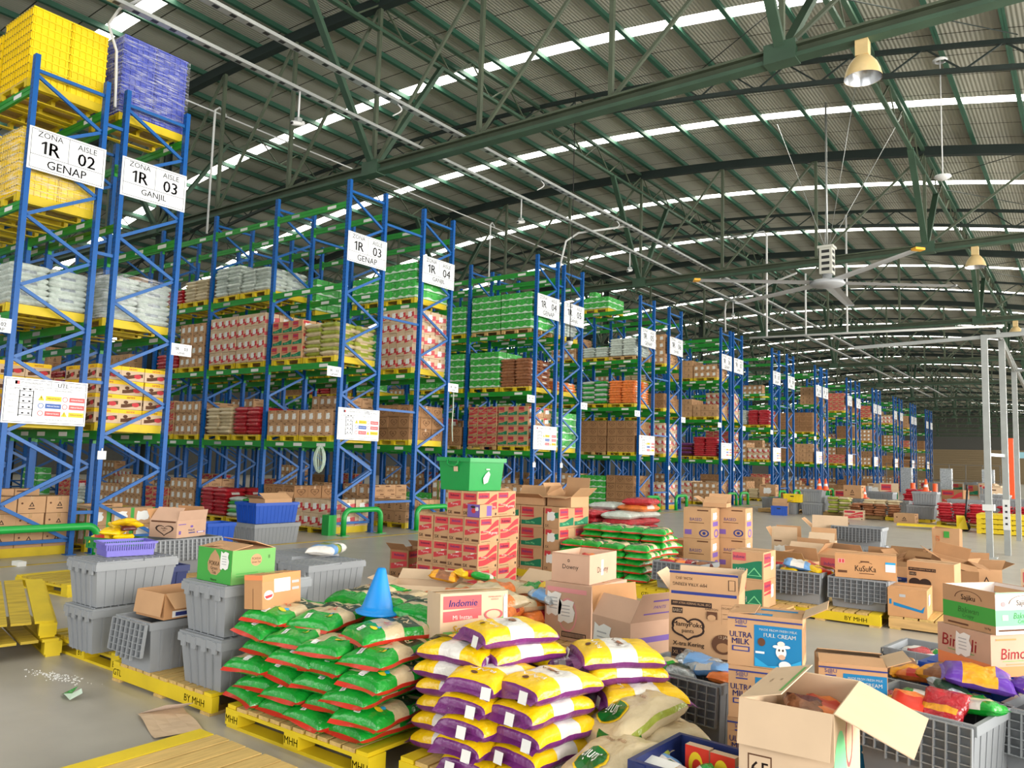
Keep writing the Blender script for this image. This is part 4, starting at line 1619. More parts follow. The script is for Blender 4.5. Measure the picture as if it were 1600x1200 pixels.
for y in (-0.53, 0, 0.53):
    m.box(-0.5, 0.5, y - 0.03, y + 0.03, 0.09, 0.11, 'yellow_paint')
    for x in (-0.45, 0, 0.45):
        m.box(x - 0.05, x + 0.05, y - 0.03, y + 0.03, 0.018, 0.09, 'yellow_paint')
for x in (-0.45, 0, 0.45):
    m.box(x - 0.05, x + 0.05, -0.56, 0.56, 0, 0.018, 'yellow_paint')
for x in (0.5,):
    m.box(0.485, 0.505, -0.56, 0.56, 0.018, 0.13, 'yellow_paint')
PAL_Y = m.mesh('wooden_pallet')
m = MB()
for i in range(5):
    m.box(-0.5 + 0.21 * i, -0.5 + 0.21 * i + 0.16, -0.56, 0.56, 0.11, 0.13, 'wood_dark')
for y in (-0.53, 0, 0.53):
    m.box(-0.5, 0.5, y - 0.03, y + 0.03, 0.09, 0.11, 'wood')
    for x in (-0.45, 0, 0.45):
        m.box(x - 0.05, x + 0.05, y - 0.03, y + 0.03, 0.018, 0.09, 'wood')
for x in (-0.45, 0, 0.45):
    m.box(x - 0.05, x + 0.05, -0.56, 0.56, 0, 0.018, 'wood_dark')
PAL_W = m.mesh('wooden_pallet')
SHELF = ['floor level', 'first shelf', 'second shelf', 'third shelf', 'top shelf']


def slot_x(slot):
    return XE - BAY * (slot // 2) - (0.66 if slot % 2 == 0 else 1.74)


USED = set()


def load(ri, slot, level, code, nz, pal='y', jit=0.012, missing=0.0, side=True, drop=0):
    if (ri, slot, level) in USED:
        return
    USED.add((ri, slot, level))
    nm, y0 = ROWS[ri][0], ROWS[ri][1]
    x0 = slot_x(slot)
    y = y0 + 0.55
    z = (0 if level == 0 else LEV[level - 1] + 0.002)
    r = random.Random(ri * 1000 + slot * 50 + level * 7)
    where = '%s, %s pallet from the end, aisle %s rack' % (SHELF[level], ORD[slot], nm)
    gr = 'goods on the aisle %s rack' % nm
    stock('wooden_pallet', PAL_Y if pal == 'y' else PAL_W, (x0, y, z), r.uniform(-.02, .02), ('yellow' if pal == 'y' else 'brown') + ' pallet on the ' + where, 'pallet', 'pallets on the racks')
    z += 0.131
    if code in RC:
        name, desc, me, nx, ny, px, py, ph = RC[code]
        for iz in range(nz):
            for ix in range(nx):
                for iy in range(ny):
                    vis = iy == 0 or (ix == nx - 1 and side)
                    if not vis or (iz == nz - 1 and r.random() < missing):
                        continue
                    q = '%s %s, layer %s, ' % (ORD[ix] if iy == 0 else ORD[iy], 'across' if iy == 0 else 'deep', ('one', 'two', 'three', 'four', 'five', 'six', 'seven')[iz])
                    lab = '%s, %s%s, pallet %s, aisle %s' % (desc, q, SHELF[level], ('one', 'two', 'three', 'four', 'five', 'six', 'seven', 'eight', 'nine', 'ten', 'eleven', 'twelve', 'thirteen', 'fourteen', 'fifteen', 'sixteen')[slot], nm)
                    stock(name, me, (x0 + (ix - (nx - 1) / 2) * px + r.uniform(-jit, jit) * .4, y + (iy - (ny - 1) / 2) * py + r.uniform(-jit, jit), z + iz * ph), r.uniform(-.015, .015), lab, 'carton', gr)
    else:
        name, desc, mes, ph = RS[code]
        for iz in range(nz):
            for ix in range(2):
                for iy in range(2):
                    if (iy == 1 and (ix == 0 or not side)):
                        continue
                    lab = '%s, %s%s, layer %s, %s, pallet %s, aisle %s' % (desc, 'second deep' if iy else ORD[ix], '' if iy else ' across', ('one', 'two', 'three', 'four', 'five', 'six', 'seven', 'eight', 'nine', 'ten')[iz], SHELF[level],
                                                                                     ('one', 'two', 'three', 'four', 'five', 'six', 'seven', 'eight', 'nine', 'ten', 'eleven', 'twelve', 'thirteen', 'fourteen', 'fifteen', 'sixteen')[slot], nm)
                    stock(name, mes[(iz + ix) % 2], (x0 + (ix - 0.5) * 0.5 + r.uniform(-.02, .02), y + (iy - 0.5) * 0.55 + r.uniform(-.02, .02), z + iz * ph), r.choice((0, math.pi)) + r.uniform(-.06, .06), lab, 'sack', gr)


def crate_stack(ri, slot, level, key, nz, ch, desc, n2=(2, 2)):
    """Plastic crates nested in a tall stack on a yellow pallet."""
    nm, y0 = ROWS[ri][0], ROWS[ri][1]
    x0, y = slot_x(slot), y0 + 0.55
    z = LEV[level - 1] + 0.002
    stock('wooden_pallet', PAL_Y, (x0, y, z), 0.0, 'yellow pallet under the %s crates, pallet %s on aisle %s rack, %s' % (desc, ORD[slot], nm, SHELF[level]), 'pallet', 'pallets on the racks')
    z += 0.131
    kk = (key, ch)
    if kk not in CR:
        m = MB()
        w, d, h = 1.02 / n2[0], 1.12 / n2[1], ch
        m.box(-w / 2 + .004, w / 2 - .004, -d / 2 + .004, d / 2 - .004, h - 0.03, h - 0.006, key)
        m.box(-w / 2 + .02, w / 2 - .02, -d / 2 + .02, d / 2 - .02, 0, h - 0.03, key)
        for s in (-1, 1):
            for j in range(6):
                t = -0.5 + (j + .5) / 6
                m.box(t * w - 0.006, t * w + 0.006, s * (d / 2 - 0.012) - 0.008, s * (d / 2 - 0.012) + 0.008, 0.0, h - 0.03, key)
                m.box(s * (w / 2 - 0.012) - 0.008, s * (w / 2 - 0.012) + 0.008, t * d - 0.006, t * d + 0.006, 0.0, h - 0.03, key)
                m.box(t * w - 0.02, t * w + 0.02, s * (d / 2 - .003) - .0015, s * (d / 2 - .003) + .0015, h - 0.024, h - 0.012, 'ink_brown' if key == 'yellow_crate' else 'tote_navy')
        CR[kk] = m.mesh('plastic_crate')
    for iz in range(nz):
        for ix in range(n2[0]):
            for iy in range(n2[1]):
                lab = '%s plastic crate, %s across, %s deep, layer %s, %s, %s pallet, aisle %s' % (desc, ORD[ix], ORD[iy], ('one', 'two', 'three', 'four', 'five', 'six', 'seven', 'eight', 'nine', 'ten', 'eleven', 'twelve')[iz], SHELF[level], ORD[slot], nm)
                stock('plastic_crate', CR[kk], (x0 + (ix - (n2[0] - 1) / 2) * 1.02 / n2[0], y + (iy - (n2[1] - 1) / 2) * 1.12 / n2[1], z + iz * ch), 0.0, lab, 'crate', 'stacked crates on the racks')


CR = {}


def film(ri, slot, level, z0, h, label):
    """Stretch film wound round a palletised load."""
    m = MB()
    w, d = 1.06, 1.17
    V, F = [], []
    n = 5
    for i in range(n + 1):
        for (x, y) in ((-w / 2, -d / 2), (0, -d / 2 - .008), (w / 2, -d / 2), (w / 2 + .008, 0), (w / 2, d / 2), (0, d / 2), (-w / 2, d / 2), (-w / 2, 0)):
            V.append((x, y, h * i / n))
    for i in range(n):
        for j in range(8):
            a, b = i * 8 + j, i * 8 + (j + 1) % 8
            F.append([a, b, b + 8, a + 8])
    m.raw(V, F, 'stretch_film', True)
    nm, y0 = ROWS[ri][0], ROWS[ri][1]
    thing('stretch_film', label, 'plastic film', (slot_x(slot), y0 + 0.55, LEV[level - 1] + 0.133 + z0), me=m.mesh('stretch_film'))


# the near rack pair
crate_stack(0, 0, 4, 'yellow_crate', 9, 0.125, 'yellow')
crate_stack(0, 1, 4, 'yellow_crate', 8, 0.125, 'yellow')
crate_stack(0, 0, 3, 'yellow_crate', 8, 0.125, 'yellow')
crate_stack(0, 1, 3, 'yellow_crate', 9, 0.125, 'yellow')
crate_stack(0, 2, 3, 'yellow_crate', 9, 0.125, 'yellow')
crate_stack(1, 0, 4, 'blue_crate', 12, 0.11, 'blue')
film(1, 0, 4, 0, 1.3, 'shiny stretch film wound around the tall stack of blue crates')
film(0, 0, 3, 0, 0.98, 'clear film wrapped around the yellow crates below the top ones')
for s in range(3):
    load(0, s, 2, 'w', 8 if s else 7)
load(1, 0, 2, 'w', 8)
load(1, 1, 2, 'w', 9)
film(1, 0, 2, 0, 0.75, 'clear film over the pale sacks behind the aisle three odd sign')
load(0, 0, 1, 'k', 3)
load(0, 1, 1, 'A', 4)
load(0, 2, 1, 'B', 3)
load(1, 0, 1, 'A', 4)
load(1, 1, 1, 'r', 8)
load(1, 2, 1, 'N', 3)
load(0, 0, 0, 'D', 3)
load(0, 1, 0, 'B', 3)
load(1, 0, 0, 'T', 2)
load(1, 1, 0, 'B', 2)
load(1, 2, 0, 'g', 6)
# aisle three even
load(2, 0, 1, 'B', 2, side=True)
load(2, 1, 1, 'B', 2)
load(2, 2, 1, 'r', 7)
load(2, 3, 1, 'b', 7)
load(2, 4, 1, 'B', 3)
load(2, 5, 1, 'N', 3)
load(2, 0, 2, 'y', 8)
load(2, 1, 2, 'S', 3)
load(2, 2, 2, 'L', 4)
load(2, 3, 2, 'L', 4)
load(2, 4, 2, 'B', 4)
load(2, 2, 3, 'w', 6)
load(2, 3, 3, 'w', 8)
load(2, 4, 3, 'b', 6)
load(2, 0, 0, 'L', 2)
load(2, 1, 0, 'H', 3)
load(2, 2, 0, 'g', 5)
load(2, 3, 0, 'r', 7)
load(2, 4, 0, 'B', 3)
load(3, 0, 2, 'L', 5)
load(3, 1, 2, 'G', 4)
load(3, 2, 2, 'G', 4)
load(3, 3, 2, 'G', 3)
load(3, 0, 1, 'H', 3)
load(3, 1, 1, 'D', 3)
load(3, 2, 1, 'B', 4)
load(3, 0, 3, 'G', 4)
load(3, 1, 3, 'G', 3)
load(3, 3, 3, 'G', 4)
load(3, 0, 0, 'D', 2)
load(3, 1, 0, 'B', 3)
load(3, 2, 0, 'H', 2)
# aisle four even and beyond
load(4, 0, 1, 'S', 4)
load(4, 1, 1, 'N', 4, 'w')
load(4, 2, 1, 'H', 2, 'w')
load(4, 3, 1, 'N', 3)
load(4, 0, 2, 'p', 9)
load(4, 1, 2, 'G', 5)
load(4, 2, 2, 'G', 5)
load(4, 3, 2, 'G', 5)
load(4, 0, 3, 'G', 5, 'w')
load(4, 1, 3, 'G', 5, 'w')
load(4, 2, 3, 'G', 4)
load(4, 0, 0, 'B', 3)
load(4, 1, 0, 'H', 3)
load(4, 2, 0, 'T', 3)
load(5, 0, 3, 'w', 6)
load(5, 0, 1, 'G', 5)
load(5, 1, 1, 'B', 4)
load(5, 0, 2, 'o', 3)
load(5, 1, 2, 'B', 3)
load(5, 0, 0, 'H', 3)
load(6, 1, 4, 'G', 3, missing=.5)
load(6, 0, 3, 'w', 7, 'w')
load(6, 1, 3, 'w', 4)
load(6, 2, 3, 'B', 3)
load(6, 0, 2, 'o', 9)
load(6, 1, 2, 'g', 9)
load(6, 2, 2, 'g', 8)
load(6, 0, 1, 'H', 4)
load(6, 1, 1, 'H', 4, 'w')
load(6, 2, 1, 'H', 4)
load(6, 0, 0, 'H', 4)
load(6, 1, 0, 'G', 5)
load(6, 2, 0, 'B', 4)
load(7, 0, 3, 'B', 4)
load(7, 0, 2, 'H', 2)
load(7, 0, 1, 'L', 4)
load(7, 1, 1, 'N', 4)
load(7, 0, 0, 'L', 3)
load(8, 0, 3, 'B', 2)
load(8, 1, 3, 'D', 3)
load(8, 0, 2, 'D', 2)
load(8, 1, 2, 'D', 3)
load(8, 0, 1, 'r', 9)
load(8, 1, 1, 'v', 6)
load(8, 2, 1, 'N', 3)
load(8, 0, 0, 'B', 3)
load(8, 1, 0, 'L', 3)
load(9, 0, 2, 'L', 4)
load(9, 0, 1, 'N', 4)
load(9, 0, 0, 'L', 3)
load(10, 0, 2, 'r', 8)
load(10, 1, 2, 'w', 8)
load(10, 0, 1, 'L', 2)
load(10, 1, 1, 'B', 3)
load(10, 0, 0, 'b', 5)
load(10, 1, 0, 'B', 3)
rr = random.Random(77)
for ri in range(2, 24):
    slots = range(4, 12) if ri < 4 else range(3, 10) if ri < 8 else range(2, 6) if ri < 10 else range(0, 3)
    for s in slots:
        if s >= 2 * n_bays(ROWS[ri][1]):
            continue
        for lv, p in ((0, .92), (1, .85), (2, .7), (3, .35)):
            if ri == 2 and s == 4 or (ri == 10 and s < 2):
                continue
            if rr.random() < p:
                load(ri, s, lv, rr.choice('BBHDLNHB' if ri > 9 else 'BBHDLNGwrb'), rr.randint(2, 4), side=ri > 9 and s == 0)


def emit_stock():
    cap = {'wooden_pallet': 270, 'noodle_carton': 240, 'cardboard_carton': 245, 'plastic_sack': 290}
    for kind, rows in STOCK.items():
        rows.sort(key=lambda q: q[0])
        n = cap.get(kind, 290)
        for (dist, me, loc, rot, label, cat, group) in rows[:n]:
            thing(kind, label, cat, loc, rot, group, me)
        rest = rows[n:]
        if rest:
            m = MB()
            for (dist, me, loc, rot, label, cat, group) in rest:
                M = Matrix.Translation(loc) @ Matrix.Rotation(rot, 4, 'Z')
                ks = [q.name.split('.')[0] for q in me.materials]
                m.raw([M @ v.co for v in me.vertices], [list(p.vertices) for p in me.polygons], [ks[p.material_index] for p in me.polygons])
            o = put(kind, m.mesh(kind))
            prop(o, 'the many small %s deep in the far racks of the hall' % (kind.replace('_', ' ') + 's'), rest[0][5], rest[0][6], 'stuff')


emit_stock()

# ------------------------------------------------------------------ the picking floor: pallets
WN = ['one', 'two', 'three', 'four', 'five', 'six', 'seven', 'eight', 'nine', 'ten', 'eleven', 'twelve']
pallet('empty pale slatted pallet lying flat at the bottom edge of the floor', -3.33, 1.95, w=1.1, d=1.17, deck='wood_x', nb=8, kind='stringer', axis='x', text=None, seed=1)
pallet('yellow block pallet carrying the green rice bags and blue cone', -3.54, 3.42, w=1.2, d=1.12, kind='block', axis='x', deck='wood_x', text=[('MHH', .5)], nb=12, seed=2)
pallet('yellow block pallet under the yellow and purple rice bags', -2.22, 3.5, w=1.18, d=1.12, kind='block', axis='x', deck='wood_x', text=[('MHH', .5)], nb=12, seed=3)
pallet('yellow sided pallet lettered GTL under the stacked grey totes', -4.945, 3.4, w=1.19, d=1.0, kind='stringer', axis='x', deck='wood_x', text=[('GTL', .05), ('BY MHH', .84)], nb=12, seed=4)
pallet('yellow block pallet beneath the two totes with purple basket', -6.22, 3.5, w=1.16, d=1.0, kind='block', axis='x', deck='yellow_worn', seed=5, text=[('BY', .5)])
pallet('lower worn yellow pallet beneath the tilted one', -7.1, 2.6, 0, w=1.1, d=1.0, rot=-12, kind='block', axis='y', deck='yellow_worn', nb=7, seed=6)
pallet('worn yellow pallet lying tilted on top of another', -7.22, 2.6, 0.215, w=1.15, d=1.1, rot=-18, kind='block', axis='y', deck='yellow_worn', nb=7, seed=7, tilt=(0, 8), text=[('MHH', .5)])
pallet('yellow pallet on open floor near the green guard rail', -9.42, 4.4, 0, w=1.1, d=0.72, kind='block', axis='x', deck='yellow_worn', nb=8, seed=8, rot=4)
pallet('yellow pallet under the red and green noodle cartons', -6.4, 9.55, w=1.2, d=1.2, kind='stringer', text=[('GTL', .1), ('BY MHH', .7)], seed=10)
pallet('yellow pallet lettered BY MHH under the far green rice bags', -5.12, 9.46, w=1.2, d=1.2, kind='stringer', text=[('BY MHH', .82)], deck='yellow_paint', seed=11)
pallet('yellow pallet lettered GT under the grey crate of red packets', -3.9, 9.2, w=1.16, d=1.1, kind='stringer', text=[('GTL', .1)], deck='yellow_paint', seed=12)
pallet('long yellow pallet lettered BY MHH under two lattice totes', -2.42, 9.4, w=1.2, d=1.05, kind='stringer', text=[('GTL', .1), ('BY MHH', .8)], deck='wood_x', nb=10, seed=13)
pallet('plain wooden pallet under the cartons beside the lattice totes', -1.2, 9.5, w=1.12, d=1.1, kind='stringer', side='wood', deck='wood_x', nb=8, seed=14)
pallet('yellow pallet under the orange seasoning bags', -4.3, 5.5, w=1.15, d=1.1, kind='block', seed=15)
pallet('pallet under the pink printed carton and pinkish open-top carton', -3.35, 6.1, w=0.7, d=1.2, kind='stringer', side='wood', seed=16)
pallet('pallet under the two totes beside the sugar bag', -6.75, 5.6, w=1.2, d=1.0, kind='block', seed=17)
pallet('pallet under the lattice tote that holds the heart-ended carton', -8.95, 5.2, w=1.0, d=1.1, kind='block', seed=18, side='wood')
pallet('pallet under the tall tan cartons with eye emblems', -4.5, 11.2, w=1.2, d=1.1, kind='stringer', side='wood', seed=19)
pallet('pallet under the red and white bag heap', -6.2, 11.3, w=1.2, d=1.2, kind='stringer', seed=20)
for i in range(4):
    pallet('flat yellow pallet in the stack beside the pallet jack, %s from the floor' % ORD[i], -1.9, 25.4, 0.131 * i, w=1.5, d=1.2, kind='stringer', deck='yellow_paint', seed=30 + i, group='stacked yellow pallets')

# ------------------------------------------------------------------ bag stacks
RB = random.Random(5)


def bag(me_set, i, name, label, x, y, z, rot, group, tilt=(0, 0), cat='bag'):
    t = me_set[i % len(me_set)]
    parts = [('paper_label', t[1]), ('printed_lettering', t[2])] if len(t) > 2 else [('printed_lettering', t[1])]
    return thing(name, label, cat, (x, y, z), (R_(tilt[0]), R_(tilt[1]), R_(rot)), group, t[0], parts)


# green bags: two rows deep, four across, ends to the front
for row, (y, nl, pit) in enumerate(((3.12, 5, .09), (3.62, 7, .083))):
    for l in range(nl):
        n = 4 if l < 6 else 3
        for c in range(n):
            x = -4.14 + 0.14 + 0.302 * c + (0.05 if l % 2 else -0.03) + RB.uniform(-.022, .022) + (0.15 if n == 3 else 0)
            yy = y + (RB.uniform(-.05, .03) if row == 0 else RB.uniform(-.02, .03)) + 0.012 * l
            bag(GREEN_BAGS, RB.randrange(5), 'rice_bag', 'green rice bag, %s across, layer %s, %s row, pallet under blue cone' % (ORD[c], WN[l], ('near', 'rear')[row]),
                x, yy, 0.132 + pit * l, RB.uniform(-9, 9) + (180 if row else 0), 'green rice bags under the blue cone', (RB.uniform(-3, 3), RB.uniform(-4, 4)))
bag(GREEN_BAGS, 1, 'rice_bag', 'topmost green rice bag lying in front of the blue cone', -3.74, 3.3, 0.575, 12, 'green rice bags under the blue cone', (3, 0))
bag(GREEN_BAGS, 3, 'rice_bag', 'topmost green rice bag beside the noodle carton, reaching right', -3.2, 3.26, 0.575, -20, 'green rice bags under the blue cone', (2, 0))
bag(GREEN_BAGS, 2, 'rice_bag', 'green rice bag at the corner of the pile below the orange-edged carton', -4.02, 3.2, 0.575, 6, 'green rice bags under the blue cone', (0, 2))

m = MB()
m.lathe([(0.125, 0), (0.13, 0.01), (0.12, 0.016), (0.1, 0.026), (0.09, 0.045), (0.027, 0.255), (0.021, 0.264), (0.0, 0.265)], 'cone_blue', 36)
thing('traffic_cone', 'bright blue plastic cone standing on the green rice bags', 'cone', (-3.46, 3.38, 0.672), (R_(-2), R_(3), 0), None, m.mesh('traffic_cone'))

# yellow bags: long ones at the outer side, ends to the front at the other two columns
GY = 'yellow rice bags with purple sides'
for l in range(6):
    bag(YELLOW_BAGS, l, 'rice_bag', 'yellow and purple rice bag lying crosswise, layer %s, next to the green pile' % WN[l], -2.63 + RB.uniform(-.015, .015), 3.2 + RB.uniform(-.02, .02), 0.132 + 0.088 * l, 90 + RB.uniform(-4, 4), GY, (0, RB.uniform(-2, 2)))
for l in range(5):
    bag(YELLOW_BAGS, l + 2, 'rice_bag', 'yellow and purple rice bag end-on, middle column, layer %s' % WN[l], -2.385 + RB.uniform(-.02, .02), 3.13 + RB.uniform(-.03, .02), 0.134 + 0.092 * l, RB.uniform(-6, 6) - 4, GY)
for l in range(5):
    bag(YELLOW_BAGS, l + 1, 'rice_bag', 'yellow and purple rice bag end-on, outer column by the flour bags, layer %s' % WN[l], -2.1 + RB.uniform(-.02, .02), 3.15 + RB.uniform(-.03, .02) + 0.01 * l, 0.134 + 0.094 * l, -12 + RB.uniform(-5, 5), GY)
for l in range(5):
    bag(YELLOW_BAGS, l, 'rice_bag', 'yellow and purple rice bag in the rear pile near the grey tote, layer %s' % WN[l], -1.98 + 0.03 * l * (l % 2) + RB.uniform(-.03, .03), 3.68 + RB.uniform(-.02, .02), 0.134 + 0.09 * l, -35 + RB.uniform(-10, 10), GY)
for l in range(5):
    bag(YELLOW_BAGS, l + 3, 'rice_bag', 'yellow and purple rice bag in the rear pile behind the crosswise bags, layer %s' % WN[l], -2.5 + RB.uniform(-.02, .02), 3.66, 0.134 + 0.09 * l, 84, GY)
bag(YELLOW_BAGS, 0, 'rice_bag', 'yellow rice bag second from the top of the pile', -2.42, 3.36, 0.585, -18, GY, (2, 2))
bag(YELLOW_BAGS, 3, 'rice_bag', 'topmost yellow rice bag in front of the noodle carton', -2.45, 3.33, 0.672, -24, GY, (0, 1))
bag(YELLOW_BAGS, 2, 'rice_bag', 'yellow rice bag lying open-faced on the rear pile, highest by the grey tote', -2.02, 3.68, 0.575, -42, GY, (0, 3))

# flour bags with the green oval
GS = 'flour bags with a green oval mark'
bag(SANIA_BAGS, 0, 'flour_bag', 'sand coloured flour bag with green oval, uppermost of the pile', -1.79, 3.46, 0.345, -24, GS, (22, -6))
bag(SANIA_BAGS, 1, 'flour_bag', 'sand coloured flour bag with green oval, lowest and nearest the bottom edge', -1.73, 3.14, 0.235, -16, GS, (20, -4))
bag(SANIA_BAGS, 2, 'flour_bag', 'flour bag squeezed under the uppermost oval-marked flour bag', -1.72, 3.52, 0.26, -36, GS, (8, 0))
bag(SANIA_BAGS, 1, 'flour_bag', 'flour bag at the very bottom under the oval-marked ones', -1.74, 3.16, 0.1, -10, GS)
bag(SANIA_BAGS, 0, 'flour_bag', 'flour bag on the floor under the squeezed one', -1.72, 3.56, 0.12, -30, GS)
bag(SANIA_BAGS, 2, 'flour_bag', 'flour bag with its end hidden beneath the lowest pile', -1.74, 3.24, 0.0, -20, GS)

# ------------------------------------------------------------------ totes and cartons at the near side
tote('lower grey tote with shut lid under another tote by the purple basket', -5.97, 3.17, 0.132, 0.4, 0.64, 0.305)
tote('upper grey tote with shut lid carrying the purple basket', -5.97, 3.15, 0.458, 0.42, 0.6, 0.31)
tote('dark navy tote behind the two stacked grey totes', -6.42, 3.6, 0.132, 0.36, 0.5, 0.5, key='tote_navy', lid=None, name='storage_tote')
tote('grey tote with lattice lid hanging open and a brown carton on top', -5.24, 3.19, 0.132, 0.42, 0.64, 0.33, lid='open', hang='F', leaves='FB')
tote('lower grey tote under the green tea carton', -4.545, 3.25, 0.132, 0.45, 0.64, 0.305)
tote('upper grey tote with the green tea carton on its lid', -4.545, 3.25, 0.458, 0.45, 0.64, 0.3)
m = MB()
w, d, h = 0.26, 0.36, 0.1
m.box(-w / 2 + .02, w / 2 - .02, -d / 2 + .02, d / 2 - .02, 0, 0.006, 'basket_purple')
for s in (-1, 1):
    for (z0, z1, o) in ((0, 0.045, .012), (0.085, 0.1, 0)):
        m.box(-w / 2 + o, w / 2 - o, s * (d / 2 - o) - .003, s * (d / 2 - o) + .003, z0, z1, 'basket_purple')
        m.box(s * (w / 2 - o) - .003, s * (w / 2 - o) + .003, -d / 2 + o, d / 2 - o, z0, z1, 'basket_purple')
    for i in range(22):
        y = -d / 2 + d * (i + .5) / 22
        m.box(s * (w / 2 - .006) - .003, s * (w / 2 - .006) + .003, y - .004, y + .004, 0.045, 0.085, 'basket_purple')
    for i in range(14):
        x = -w / 2 + w * (i + .5) / 14
        m.box(x - .004, x + .004, s * (d / 2 - .006) - .003, s * (d / 2 - .006) + .003, 0.045, 0.085, 'basket_purple')
bk = m.mesh('body_weave')
m = MB()
for s in (-1, 1):
    m.box(-w / 2 - .01, w / 2 + .01, min(s * d / 2, s * (d / 2 + .012)), max(s * d / 2, s * (d / 2 + .012)), 0.09, 0.104, 'basket_purple')
    m.box(min(s * w / 2, s * (w / 2 + .012)), max(s * w / 2, s * (w / 2 + .012)), -d / 2, d / 2, 0.09, 0.104, 'basket_purple')
thing('plastic_basket', 'purple slotted plastic basket on the upper grey tote', 'basket', (-6.05, 3.2, 0.787), (0, 0, R_(-10)), parts=[('body_weave', bk), ('rim', m.mesh('rim'))])

open_thing('cardboard_carton', 'open tan carton with flaps spread, sitting in the lattice-lid tote', (-5.19, 3.24, 0.47), 2, 0.33, 0.6, 0.17, base='card_orange', inside='card', flaps={'F': 172, 'R': 128, 'L': 165}, flapl={'F': .15, 'R': .14, 'L': .12},
           decor={'R': [('r', .1, .05, .5, .3, 'paper'), ('r', .14, .1, .46, .25, 'navy_print')]})
snack(6, 'crumpled crimson wrapper inside the open tan carton', -5.19, 3.3, 0.478, 30)
TEAF = [('r', 0, 0, 1, 1, 'tea_green'), ('p', [(0.5, 0.97), (0.62, 0.8), (0.7, 0.55), (0.68, 0.34), (0.58, 0.22), (0.42, 0.22), (0.32, 0.34), (0.3, 0.55), (0.38, 0.8)], 'card'),
        ('t', 'POKKA', .5, .56, .13, 'ink', {'w': .3, 'b': .02}), ('t', 'Green', .5, .42, .1, 'ink', {'w': .24}), ('t', 'Tea', .5, .3, .1, 'ink', {'w': .2}), ('t', 'Natural', .5, .08, .07, 'ink', {'w': .3})]
TEAR = [('r', 0, 0, 1, 1, 'lime_print'), ('e', .55, .68, .13, .18, 'card'), ('t', 'POKKA', .55, .72, .08, 'ink', {'w': .2}), ('t', 'Green Tea', .55, .62, .06, 'ink', {'w': .2}), ('t', 'II', .85, .75, .1, 'ink'), ('r', .1, .3, .6, .32, 'tea_green'), ('r', .1, .22, .5, .24, 'tea_green')]
open_thing('tea_carton', 'green tea carton with drop emblem standing on the grey totes', (-4.515, 3.13, 0.775), 0, 0.37, 0.32, 0.21, base='card', inside='card', flaps={'F': -80, 'B': -72, 'L': -84, 'R': -86}, decor={'F': TEAF, 'R': TEAR}, paper=[('F', .68, .4, .25, .55)])
ORN = [('r', 0, .8, 1, 1, 'orange_print'), ('r', .3, .45, .72, .85, 'paper'), ('e', .16, .4, .12, .14, 'card_white'), ('p', [(.06, .38), (.26, .42), (.24, .34), (.1, .3)], 'red_print'), ('r', .76, .66, .95, .74, 'paper_grey'), ('r', .76, .46, .95, .54, 'paper_grey')]
box_thing('cardboard_carton', 'tan carton with orange edge and white sheet leaning behind the green bags', (-4.1, 3.12, 0.662), 4, 0.16, 0.3, 0.2, 'card_orange', {'R': ORN, 'F': [('r', 0, .85, 1, 1, 'orange_print'), ('r', .48, 0, .5, .6, 'ink_brown')]}, tilt=(0, -5))

# behind: second line of totes
tote('grey tote with a bag of sugar on its shut lid, behind the cone', -6.39, 5.45, 0.132, 0.44, 0.72, 0.37)
tote('grey tote next to the sugar tote, partly behind the green tea carton', -7.12, 5.72, 0.132, 0.56, 0.62, 0.37)
b = Bag(0.5, 0.3, 0.11, lambda s, t, top: 'bag_white' if s < -.3 else 'leaf_print' if s < -.1 else 'bag_olive' if s < .2 else 'bag_sky' if s < .8 else 'bag_white', 99, crumple=.01)
thing('sugar_bag', 'white, green and blue sugar bag lying on a grey tote lid', 'bag', (-6.72, 5.78, 0.525), (0, 0, R_(-150)), None, b.m.mesh('sugar_bag'))
tote('grey tote with its lattice lid hanging toward the aisle, under the heart-ended carton', -9.0, 5.4, 0.132, 0.46, 0.86, 0.42, lid='open', hang='R')
tote('grey tote under the green crate of yellow snacks', -8.95, 4.72, 0.132, 0.5, 0.4, 0.33, lid='closed')
PHR = [('t', 'PHILIPS', .5, .4, .12, 'navy_print', {'w': .3, 'b': .02}), ('e', .5, .62, .05, .07, 'purple_print'), ('r', .4, .22, .62, .28, 'navy_print'), ('r', .68, .2, .95, .3, 'purple_print'), ('r', .72, .22, .91, .28, 'card_white'), ('r', .05, .75, .3, .8, 'purple_print'), ('r', .07, .2, .14, .4, 'purple_print')]
POKF = [('h', .55, .45, .34, .36, 'ink', .8), ('t', 'MamyPoko', .55, .52, .1, 'ink', {'w': .42, 'b': .02}), ('t', 'pants', .55, .4, .08, 'ink', {'w': .3, 'b': .02}), ('r', .05, .88, .95, .97, 'ink_brown')]
open_thing('cardboard_carton', 'open pinkish carton with a heart print on its end, behind purple basket', (-8.98, 5.38, 0.565), 18, 0.4, 0.5, 0.2, base='card_pink', inside='card_orange', flaps={'R': 12, 'B': -20, 'F': -40, 'L': 30}, flapl={'R': .12, 'B': .16, 'L': .14}, decor={'R': PHR, 'F': POKF})


